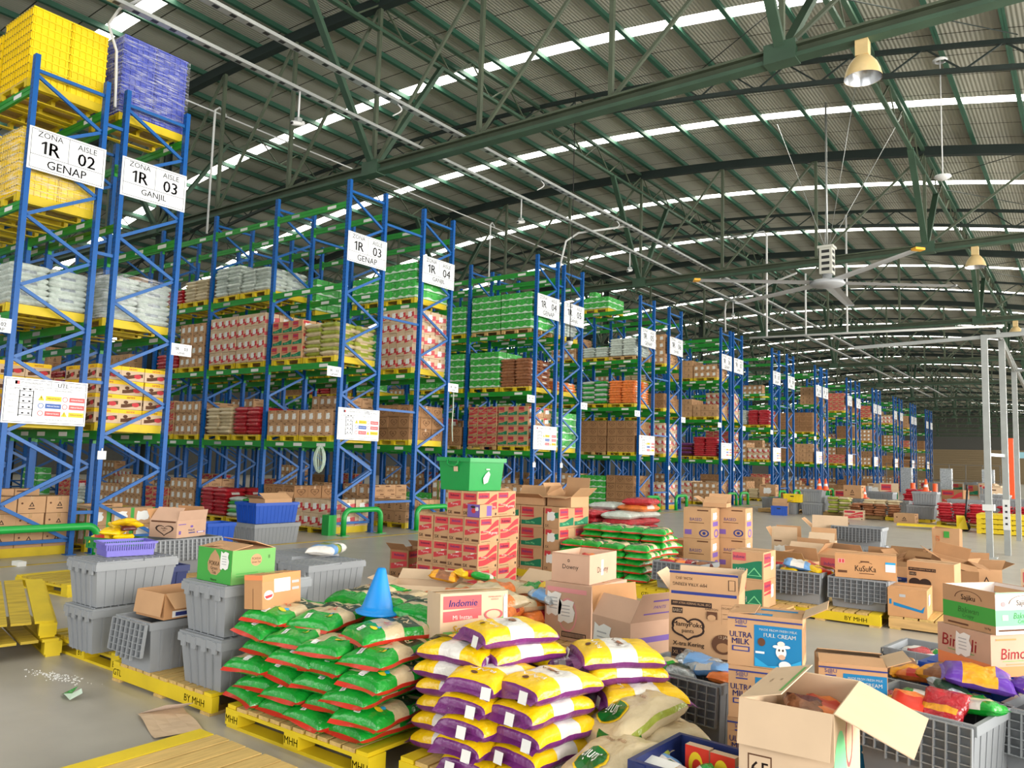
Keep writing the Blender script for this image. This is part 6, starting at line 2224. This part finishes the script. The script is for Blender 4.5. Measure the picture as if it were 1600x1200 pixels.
for l in range(7):
    for c in range(4):
        for r in range(2):
            if l >= 5 and r == 0:
                continue
            thing('rice_bag', 'green and beige rice bag, %s across, layer %s, %s row, far green pile' % (ORD[c], WN[l], ('near', 'rear')[r]), 'bag', (-5.58 + .305 * c + RB.uniform(-.03, .03), 9.14 + .52 * r + RB.uniform(-.03, .03), .132 + .088 * l), (0, 0, R_(RB.uniform(-12, 12) + (180 if RB.random() < .5 else 0))), 'far green rice bags', GFB[RB.randrange(5)])
for l in range(9):
    for c in range(2):
        for r in range(2):
            if (l > 6 and r == 0) or (c == 0 and l == 8):
                continue
            thing('sack', '%s bag, %s across, %s row, layer %s, red and white heap' % (('crimson', 'white', 'orange')[(l + c) % 3 if l > 5 else (c + r) % 2], ORD[c], ('near', 'rear')[r], WN[l]), 'bag', (-6.5 + .56 * c + RB.uniform(-.03, .03), 11.0 + .55 * r, .132 + .1 * l), (0, 0, R_(RB.uniform(-12, 12))), 'red and white heap',
                  RS['r'][2][1] if (l + c) % 3 == 0 or (l <= 5 and (c + r) % 2 == 0) else RS['w'][2][1] if (l + c) % 3 == 1 or l <= 5 else RS['o'][2][1])
tote('grey crate with lattice front and red packets by the far green bags', -4.0, 9.0, .132, .6, .46, .32, rot=-4, lid='open', hang='F', leaves='F')
for i in range(4):
    snack((6, 2, 8, 9)[i], '%s packet in the grey crate by the far green bags' % COLNAME[(6, 2, 8, 9)[i]], -4.2 + .13 * i, 9.0, .39, 40 * i, (0, 0), 1.2)
BAS = [('t', 'BASED', .45, .62, .1, 'navy_print', {'w': .6}), ('r', .2, .5, .75, .52, 'ink_brown'), ('r', .05, .12, .3, .28, 'purple_print'), ('o', .75, .18, .18, .12, .3, 'navy_print'), ('e', .75, .18, .06, .05, 'navy_print'), ('r', .5, .9, .9, .94, 'ink_brown')]
BASR = [('p', [(.2 + a * .5, .6 + b * .25) for a, b in STICKER], 'paper'), ('r', .2, .4, .8, .55, 'purple_print'), ('o', .6, .16, .26, .14, .4, 'purple_print')]
for (x, y, n, nm_) in ((-4.62, 10.92, 2, 'nearer'), (-4.3, 11.4, 2, 'farther')):
    for l in range(n):
        box_thing('cardboard_carton', 'tall tan carton with eye emblem, %s of the %s pair' % (('lower', 'upper')[l], nm_), (x, y, .132 + .435 * l), 6, .4, .42, .432, 'card', {'F': BAS, 'R': BASR}, group='tall eye-emblem cartons')
open_thing('cardboard_carton', 'opened flap carton on top of the tall eye-emblem cartons', (-4.5, 11.2, 1.005), 10, .34, .34, .06, flaps={'F': -60, 'B': 30, 'L': 60}, flapl={'B': .14, 'L': .16})
ACE = [('r', .04, .66, .46, .95, 'red_soft'), ('t', 'Indomie', .24, .8, .12, 'navy_print', {'w': .36, 'b': .02, 's': .2}), ('w', .04, .96, C_(.05), S_(.52, .7, .1), 'green_print'), ('t', 'ACEH', .3, .3, .2, 'card_white', {'w': .36, 'b': .03}), ('p', [(.5, .15), (.72, .45), (.95, .15)], 'mint_print'), ('p', [(.54, .17), (.72, .4), (.9, .17)], 'green_print')]
for l in range(2):
    box_thing('noodle_carton', 'red and green mountain-print noodle carton, %s of the two behind the heart-emblem carton' % ('lower', 'upper')[l], (-3.0, 8.5, .132 + .29 * l), 2, .34, .44, .288, 'card', {'F': ACE, 'R': GRN_SIDE[:3] + [sticker(.6, .3, .2, .5)]}, group='mountain-print noodle cartons')
pallet('pallet under the mountain-print noodle cartons', -3.05, 8.5, 0, w=.8, d=.6, kind='stringer', side='wood', seed=41)
tote('lattice tote with yellow snacks on top, first on the long yellow pallet', -2.74, 9.24, .132, .6, .46, .34, lid='open', hang='F', leaves='F')
tote('lattice tote under the dark-lettered carton on the long yellow pallet', -2.08, 9.3, .132, .58, .46, .32, lid='open', hang='F', leaves='F')
for i, (c, dx, dy) in enumerate(((0, -.1, 0), (0, .08, .05), (11, -.02, -.05), (0, .2, .02), (1, .02, .12))):
    snack(c, '%s packet on the lattice tote by the dark-lettered carton, %s along' % (COLNAME[c], ORD[i]), -2.72 + dx, 9.22 + dy, .43 + .03 * (i % 3), 50 * i, (10, -10), 1.3, group='packets by the dark-lettered carton')
KUS = [('t', 'KuSuKa', .5, .42, .24, 'ink', {'w': .34, 'b': .02}), ('o', .5, .6, .12, .1, .15, 'ink_brown', 20, 160), ('r', .42, .68, .56, .74, 'ink_brown'), ('r', .4, .2, .64, .23, 'ink_brown'), ('r', .05, .6, .16, .78, 'pink_print'), ('r', .07, .62, .1, .76, 'red_print'), ('r', .12, .62, .15, .76, 'red_print'), ('r', .82, .35, .98, .72, 'paper'), ('r', .82, .66, .98, .75, 'cyan_print'), ('r', .05, .2, .2, .3, 'ink_brown')]
box_thing('snack_carton', 'tan snack carton with dark lettering lying on a lattice tote', (-2.04, 9.27, .455), 11, .6, .36, .25, 'card_orange', {'F': KUS})
BLU = [('p', [(.15, .5), (.85, .3), (.95, .45), (.9, .2), (.15, .38)], 'blue_print'), ('r', .04, .42, .1, .6, 'blue_print'), ('r', .3, .7, .46, .8, 'paper_grey')]
box_thing('cardboard_carton', 'tan carton with blue stripe on the plain wooden pallet', (-1.6, 9.22, .132), 3, .36, .5, .28, 'card_orange', {'F': BLU}, paper=[('R', .2, .4, .3, .4)])
box_thing('diaper_carton', 'tan heart-printed diaper carton behind the blue-striped carton', (-1.46, 9.78, .132), -4, .46, .32, .5, 'card', {'F': MAMY[1:8]}, group=None)
box_thing('noodle_carton', 'red-striped noodle carton behind the green-banded open carton', (-.55, 12.1, 0.0), -10, .45, .4, .42, 'card_pale', {'F': [('r', .05, .62, .6, .92, 'red_soft'), ('w', .05, .6, C_(.5), S_(.54, .6), 'red_soft'), ('r', .0, .1, 1, .28, 'red_soft'), ('t', 'SELERA NUSANTARA', .5, .19, .05, 'card_white', {'w': .7})], 'L': [('r', .1, .5, .9, .9, 'red_soft')]})

HP = random.Random(9)
HEAP = [(-2.5, 12.2, 0, .42, .36, .34), (-2.05, 12.1, 0, .45, .4, .38), (-1.7, 12.5, 0, .5, .4, .3), (-1.6, 11.9, .2, .44, .36, .28), (-2.35, 12.9, .0, .5, .36, .36), (-1.35, 12.9, 0, .4, .4, .3), (-2.9, 11.6, 0, .5, .4, .2), (-1.45, 11.2, 0, .5, .4, .2), (-2.2, 11.2, 0, .5, .45, .16)]
for i, (x, y, z, w, d, h) in enumerate(HEAP):
    open_thing('cardboard_carton', 'opened brown carton in the discard heap by the posts, %s from the front' % ORD[i], (x, y, z), HP.uniform(-40, 40), w, d, h, group='discarded cartons', tilt=(HP.uniform(-8, 8) if z else 0, HP.uniform(-14, 14) if z else 0), base=HP.choice(('card', 'card_dark', 'card_orange')), inside='card_dark',
               flaps={'F': HP.uniform(40, 140), 'R': HP.uniform(20, 120), 'L': HP.uniform(30, 130), 'B': HP.uniform(-20, 60)}, decor={'F': HP.choice((BRN_END, HRT_END, TRI)), 'R': HP.choice((BRN_SIDE, TRI))}, paper=[('F', .3, .4, .3, .4)] if i in (1, 3) else None)
m = MB()
P0 = [(-.17, -.1, 0), (.17, -.1, 0), (.17, .1, 0), (-.17, .1, 0)]
P1 = [(-.18, -.09, .5), (.18, -.1, .52), (.17, .09, .5), (-.18, .1, .52)]
for j in range(4):
    q = (j + 1) % 4
    m.face([P0[j], P0[q], P1[q], P1[j]], 'card')
    m.face([P1[j], P1[q], P0[q], P0[j]], 'card_dark')
m.face(P0[::-1], 'card')
bd = m.mesh('body')
m = MB()
m.text('ORANGE', (-.1, -.103, .1), (0, 0, 1), (-1, 0, 0), .16, 0.0, .05, 'orange_print', bold=.02)
pt_ = MB()
pt_.box(-.02, .05, -.106, -.102, .38, .47, 'tea_green')
thing('paper_bag', 'brown paper shopping bag with orange lettering standing on the discard heap', 'bag', (-1.75, 12.95, .3), (0, 0, R_(-6)), None, None, [('body', bd), ('printed_lettering', m.mesh('printed_lettering')), ('printed_patch', pt_.mesh('printed_patch'))])
tote('dark navy bin beneath the discarded cartons', -2.15, 10.6, 0.0, .6, .5, .3, key='tote_navy', lid=None)

MID = [('heart', -5.3, 11.95, .0, .36, .4, .42, 'HRT'), ('box', -5.0, 12.9, .0, .4, .4, .5, 'GRN'), ('box', -3.6, 13.4, 0, .4, .4, .45, 'BRN'), ('box', -4.3, 13.8, 0, .42, .4, .42, 'BRN'), ('box', -3.3, 11.0, 0, .46, .4, .36, 'RED'), ('box', -3.85, 14.9, 0, .6, .5, .55, 'TRI'), ('box', -2.95, 11.9, 0, .5, .4, .4, 'RED2'), ('box', -3.5, 12.3, 0, .5, .4, .36, 'TRI')]
DK = {'HRT': {'F': [('h', .5, .5, .36, .36, 'red_print', .85), ('t', 'MILKY', .5, .5, .12, 'ink_brown', {'w': .5})]}, 'GRN': {'F': GRN_SIDE, 'R': GRN_END}, 'BRN': {'F': BRN_END, 'R': BRN_SIDE}, 'RED': {'F': RED_SIDE, 'R': RED_END}, 'TRI': {'F': TRI, 'R': TRI}, 'RED2': {'F': [('r', .1, .3, .9, .9, 'red_soft'), ('t', 'Indomie', .4, .7, .12, 'navy_print', {'w': .4})]}}
LB = ['tan carton with red heart print behind the far green bags', 'green-banded noodle carton behind the heart carton', 'tan labelled carton with open top near the tall cartons', 'tan labelled carton farther behind the tall cartons', 'red noodle carton among the yellow bags', 'large tan carton with triangle mark at the aisle side', 'red noodle carton next to the lattice totes', 'tan carton with triangle mark in the middle pile']
for q, lab in zip(MID, LB):
    n = q[0]
    if n == 'heart':
        box_thing('cardboard_carton', lab, q[1:4], HP.uniform(-8, 8), q[4], q[5], q[6], 'card_orange', DK[q[7]])
    else:
        open_thing('cardboard_carton', lab, q[1:4], HP.uniform(-10, 10), q[4], q[5], q[6], flaps={'F': HP.uniform(-80, 60), 'B': HP.uniform(-60, 40), 'L': HP.uniform(-80, 80), 'R': -85}, decor=DK[q[7]], base=HP.choice(('card', 'card_pale')), paper=[('F', .1, .3, .3, .4)] if q[7] == 'BRN' else None)
tote('grey lattice tote on the bare floor beyond the middle pile, uppermost', -3.35, 14.8, .31, .8, .5, .32, lid='open', hang='F', leaves='F')
tote('grey tote on the bare floor beneath the lattice one', -3.35, 14.8, 0.0, .8, .5, .3)
for i, (x, y, z, c) in enumerate(((-3.6, 10.6, .1, 'y'), (-3.2, 10.3, .1, 'y'), (-3.7, 11.1, .06, 'p'), (-3.0, 10.7, .2, 'y'), (-3.35, 10.15, .22, 'y'), (-2.75, 10.45, .05, 'k'))):
    b = YELLOW_BAGS[i % 5] if c == 'y' else None
    if b:
        bag(YELLOW_BAGS, i, 'rice_bag', 'yellow rice bag thrown on the middle pile, %s from the lattice totes' % ORD[i], x, y, z, 70 * i, 'yellow bags on the middle pile', (HP.uniform(-10, 10), HP.uniform(-12, 12)))
    else:
        thing('sack', '%s sack in the middle pile, %s from the lattice totes' % (RS[c][1], ORD[i]), 'bag', (x, y, z), (0, 0, i), 'sacks in the middle pile', RS[c][2][0])
pallet('pallet under the yellow bags of the middle pile', -3.3, 10.6, 0, w=1.1, d=1.0, kind='stringer', side='wood', seed=42)

# ------------------------------------------------------------------ the far side of the aisle
FR = random.Random(21)
FARP = [(-9.2, 28.6), (-7.7, 28.9), (-6.3, 28.5), (-4.9, 28.2), (-3.3, 27.4)]
for i, (x, y) in enumerate(FARP):
    pallet('yellow pallet in the far row across the aisle, %s toward the pallet jack' % ORD[i], x, y + .3, 0, w=1.3, d=1.1, kind='block' if i > 3 else 'stringer', side='yellow_paint' if i in (3, 4) else 'wood', seed=50 + i, group='pallets across the aisle')


def far_sacks(code, x, y, nl, lab, nx=3, sc=.7, z=.132):
    me = RS[code][2]
    for l in range(nl):
        for c in range(nx):
            o = thing('sack', '%s %s, %s across, layer %s' % (RS[code][1], lab, ORD[c], WN[l]), 'bag', (x + (c - (nx - 1) / 2) * .5 * sc + FR.uniform(-.03, .03), y + FR.uniform(-.05, .05), z + l * .1 * sc), (0, 0, R_(FR.uniform(-15, 15))), 'sacks ' + lab, me[(l + c) % 2])
            o.scale = (sc, sc, sc)


far_sacks('y', -7.1, 28.6, 7, 'across the aisle in the olive pile', 2, .75)
far_sacks('p', -5.9, 28.2, 5, 'across the aisle in the low brown pile', 4, .75)
far_sacks('b', -5.7, 28.3, 2, 'across the aisle on the brown pile', 3, .75, .5)
far_sacks('r', -3.3, 27.2, 7, 'by the pallet jack', 3, .8)
far_sacks('r', -1.7, 29.2, 6, 'behind the yellow pallet stack', 4, .8)
far_sacks('r', -.6, 29.5, 6, 'past the pallet stack', 2, .8)
far_sacks('r', -5.0, 30.4, 5, 'behind the far grey totes', 2, .8, .6)
FT = [(-9.6, 29.6, 0, .9, .6, .5), (-8.0, 28.7, 0, .7, .5, .42), (-8.0, 28.7, .45, .7, .5, .42), (-8.9, 28.5, 0, .8, .6, .4), (-6.55, 29.9, 0, .8, .6, .6), (-5.6, 30.1, 0, .9, .6, .6), (-4.5, 28.2, .132, .8, .6, .42), (-4.4, 28.3, .57, .7, .6, .4), (-3.6, 30.8, 0, 1.0, .7, .7), (-2.3, 31.0, 0, 1.0, .7, .8), (-8.7, 31.2, 0, 1.0, .6, .6), (-6.6, 32.5, 0, 1.0, .6, .8), (-1.0, 30.5, 0, .8, .6, .6)]
for i, (x, y, z, w, d, h) in enumerate(FT):
    tote('grey tote across the aisle, %s counting from the blue crate' % ORD[i], x, y, z, w, d, h, rot=FR.uniform(-4, 4), lid='closed' if i % 3 else None, group='far grey totes')
crate('small blue crate with white marks on the bare aisle floor', -8.75, 27.3, 0, .5, .4, .3, 12, 'tote_blue')
open_thing('cardboard_carton', 'tan carton standing behind the small blue crate', (-8.9, 27.9, 0), 10, .5, .4, .4, flaps={'F': -40, 'R': 60})
for i, (x, y, z, k) in enumerate(((-10.2, 30.6, .5, 'card'), (-6.9, 29.8, .62, 'card'), (-4.9, 31.5, 0, 'card_pale'), (-7.3, 34, 0, 'card'), (-5.8, 35, 0, 'card_dark'), (-3.9, 33.5, 0, 'card_pale'), (-9.3, 33.5, 0, 'card'), (-2.6, 34.5, 0, 'card'), (-1.2, 33.5, 0, 'card_dark'), (-6.4, 27.6, 0, 'card_pale'), (-4.85, 27.5, 0, 'card'))):
    box_thing('cardboard_carton', 'tan carton across the aisle among the grey totes, %s toward the posts' % ORD[i], (x, y, z), FR.uniform(-15, 15), .6, .5, .45 if y > 28 else .3, k, {'F': FR.choice((BRN_END, TRI, RED_SIDE)), 'R': BRN_SIDE}, group='far tan cartons')
crate('yellow crate heaped on a dark tote across the aisle', -8.6, 28.4, .42, .6, .45, .28, 4, 'yellow_crate')
crate('bright blue bin near the post frame in the distance', -1.45, 31.6, .6, .7, .5, .5, 0, 'tote_blue', 'storage_tote', 'tote')
m = MB()
m.box(-.14, .14, -.14, .14, 0, .025, 'cone_orange')
m.lathe([(.1, .025), (.07, .15)], 'cone_orange', 18)
m.lathe([(.07, .15), (.055, .23)], 'paper', 18)
m.lathe([(.055, .23), (.025, .4), (0, .41)], 'cone_orange', 18)
cone = m.mesh('traffic_cone')
for i, (x, y, z) in enumerate(((-7.8, 28.7, .87), (-7.6, 28.75, .87), (-6.6, 29.9, .62), (-4.7, 32.2, 0), (-5.6, 36.0, 0), (-4.4, 28.3, .98), (-8.0, 38, 0))):
    thing('traffic_cone', 'orange and white traffic cone across the aisle, %s toward the posts' % ORD[i], 'cone', (x, y, z), 0, 'orange cones', cone)
m = MB()
m.lathe([(.1, 0), (.1, 1.1), (.09, 1.12), (0, 1.12)], 'cone_orange', 14)
bol = m.mesh('bollard')
for i, (x, y) in enumerate(((-6.5, 38.5), (-5.7, 39.0))):
    thing('bollard', 'orange bollard before the distant racks, %s of two' % ('first', 'second')[i], 'bollard', (x, y, 0), 0, 'orange bollards', bol)
m = MB()
m.box(-.16, .16, -.1, .1, 0, 3.4, 'cone_orange')
thing('column_guard', 'tall orange column guard far down the hall behind the post frame', 'column', (-3.4, 46.0, 0), me=m.mesh('column_guard'))

# pallet jack
jk = thing('pallet_jack', 'yellow pallet jack with black handle between red sacks and yellow pallets', 'pallet jack', (-3.2, 25.4, 0), (0, 0, R_(8)))
m = MB()
for s in (-1, 1):
    m.box(-1.5, 0, s * .2 - .08, s * .2 + .08, .06, .11, 'yellow_paint')
put('fork', m.mesh('fork'), parent=jk)
m = MB()
m.raw([(0, -.28, .06), (.28, -.2, .06), (.28, .2, .06), (0, .28, .06), (0, -.28, .42), (.2, -.12, .42), (.2, .12, .42), (0, .28, .42)], [[3, 2, 1, 0], [4, 5, 6, 7], [0, 1, 5, 4], [1, 2, 6, 5], [2, 3, 7, 6], [3, 0, 4, 7]], 'yellow_paint')
put('chassis', m.mesh('chassis'), parent=jk)
for s in (-1, 1):
    m = MB()
    m.tube([(.22, s * .08 - .035, .12), (.22, s * .08 + .035, .12)], .12, 'rubber', 18)
    m.tube([(.22, s * .08 - .04, .12), (.22, s * .08 + .04, .12)], .05, 'galv', 12)
    put('wheel', m.mesh('wheel'), parent=jk)
m = MB()
m.tube([(.2, 0, .3), (.25, 0, .6), (.28, 0, 1.1)], .028, 'steel_black', 8)
m.tube([(.28, 0, 1.08), (.28, -.1, 1.12), (.28, -.14, 1.2), (.28, -.1, 1.28), (.28, .1, 1.28), (.28, .14, 1.2), (.28, .1, 1.12), (.28, 0, 1.08)], .02, 'steel_black', 8)
put('handle', m.mesh('handle'), parent=jk)

# things under and beside the far racks, down the hall
for i in range(26):
    x = FR.uniform(-11.2, -1.5)
    y = 36 + 2.2 * i
    x = min(x, -0.12 * y + 1.5)
    if i % 3 == 0:
        tote('grey tote far down the hall floor, %s from the near end' % ('number ' + WN[i // 3] if i // 3 < 12 else 'last'), x, y, 0, 1.0, .7, .8, lid='closed', group='totes far down the hall')
    else:
        box_thing('cardboard_carton', 'tan carton far down the hall floor between the racks and posts', (x, y, 0), FR.uniform(-20, 20), .9, .7, FR.uniform(.5, 1.0), FR.choice(('card', 'card_dark', 'card_pale')), {'F': FR.choice((BRN_END, RED_SIDE, GRN_SIDE))}, group='cartons far down the hall', tape=False)
m = MB()
for k in range(9):
    m.box(-4 + k, -3.95 + k, -.03, .03, 0, 2.2, 'tote_dark')
for z in (1.1, 2.15):
    m.box(-4, 4.07, -.02, .02, z, z + .04, 'tote_dark')
for k in range(3):
    m.box(-3 + 2.5 * k, -2.3 + 2.5 * k, -.3, .3, 0, 1.9, 'bag_silver')
thing('roll_cage', 'grey steel cage row standing far down the hall', 'cage', (-8.2, 62, 0), me=m.mesh('roll_cage'))

# litter on the bare floor
m = MB()
V, F = [], []
for i in range(7):
    for j in range(5):
        V.append((-.24 + .08 * i, -.13 + .065 * j, .004 + max(0, (i - 4)) * 0 + .008 * math.sin(i + j) * (1 if 0 < i < 6 else 0) + .008))
for i in range(6):
    for j in range(4):
        F.append([i * 5 + j, (i + 1) * 5 + j, (i + 1) * 5 + j + 1, i * 5 + j + 1])
m.raw(V, F, 'card_pale')
m.raw([(-.24, -.13, .012), (-.24, .13, .012), (-.1, .16, .07), (-.12, .0, .075)], [[0, 1, 2, 3]], 'card_white')
thing('cardboard_sheet', 'torn piece of tan cardboard on the floor by the pale pallet', 'cardboard', (-4.42, 2.68, 0.0), (0, 0, R_(-18)), None, m.mesh('cardboard_sheet'))
m = MB()
V = [(-.1, -.02, .01), (-.05, .04, .05), (0, .0, .02), (.02, .05, .05), (.1, .05, .04), (.11, -.02, .01), (.02, -.05, .03), (-.04, -.06, .01)]
m.raw(V, [[0, 7, 2, 1], [2, 6, 5, 3], [3, 5, 4], [7, 6, 2]], ['bag_green', 'water_white', 'water_white', 'bag_green'])
thing('wrapper', 'small green and white wrapper lying on the concrete', 'wrapper', (-5.35, 2.55, 0.0), (0, 0, R_(-20)), None, m.mesh('wrapper'))
m = MB()
for i in range(160):
    a, q = FR.gauss(0, .15), FR.gauss(0, .03)
    s = FR.uniform(.0015, .004)
    m.box(a - s, a + s, q - s, q + s, 0, s, 'paper')
o = thing('spilled_grains', 'scatter of white grains spilled on the concrete', 'grains', (-5.9, 2.68, 0.0), (0, 0, R_(12)), None, m.mesh('spilled_grains'))
o['kind'] = 'stuff'
m = MB()
m.box(-.1, .1, -.05, .05, 0, .06, 'paper')
thing('paper_sheet', 'small white packet on the floor by the yellow rack pallet', 'paper', (-11.6, 4.7, 0.0), 0, None, m.mesh('paper_sheet'))

# small hanging things by the racks
m = MB()
m.tube([(0, 0, 0), (0, 0, roof_z(-12.0) - 5.05)], 0.012, 'black_cable', 6)
cb = m.mesh('cord')
m = MB()
m.box(-.07, .07, -.07, .07, -.02, .1, 'steel_black')
mt = m.mesh('mount')
m = MB()
m.lathe([(0, -.14), (.05, -.13), (.085, -.08), (.09, -.02), (0, -.02)], 'pipe_white', 16)
dm = m.mesh('camera_dome')
thing('dome_camera', 'white dome camera on a long black cable before the aisle five odd sign', 'security camera', (-12.0, 18.86, 5.05), 0, None, None, [('cord', cb), ('mount', mt), ('camera_dome', dm)])
m = MB()
for k in range(9):
    a, w_ = .25 * k, .12 + .012 * (k % 4)
    m.tube([(w_ * math.sin(t * .524) * math.cos(a), w_ * .6 * math.sin(t * .524) * math.sin(a), -.24 + (.24 + .02 * (k % 3)) * math.cos(t * .524)) for t in range(13)], .006, 'water_white', 5, False)
thing('strap_coil', 'loose coil of white packing strap hanging from the aisle three even rack beam', 'strap', (-12.75, 10.64, 1.74), me=m.mesh('strap_coil'))
m = MB()
m.tube([(0, 0, 0), (.01, .0, -.5), (-.015, 0, -.9), (.02, .01, -1.3)], .012, 'water_white', 6)
m.tube([(0, 0, 0), (-.02, .01, -.6), (.01, 0, -1.0)], .01, 'water_white', 6)
thing('strap_tail', 'white strap tails dangling behind the aisle four odd rack end', 'strap', (-12.42, 14.35, 3.3), me=m.mesh('strap_tail'))
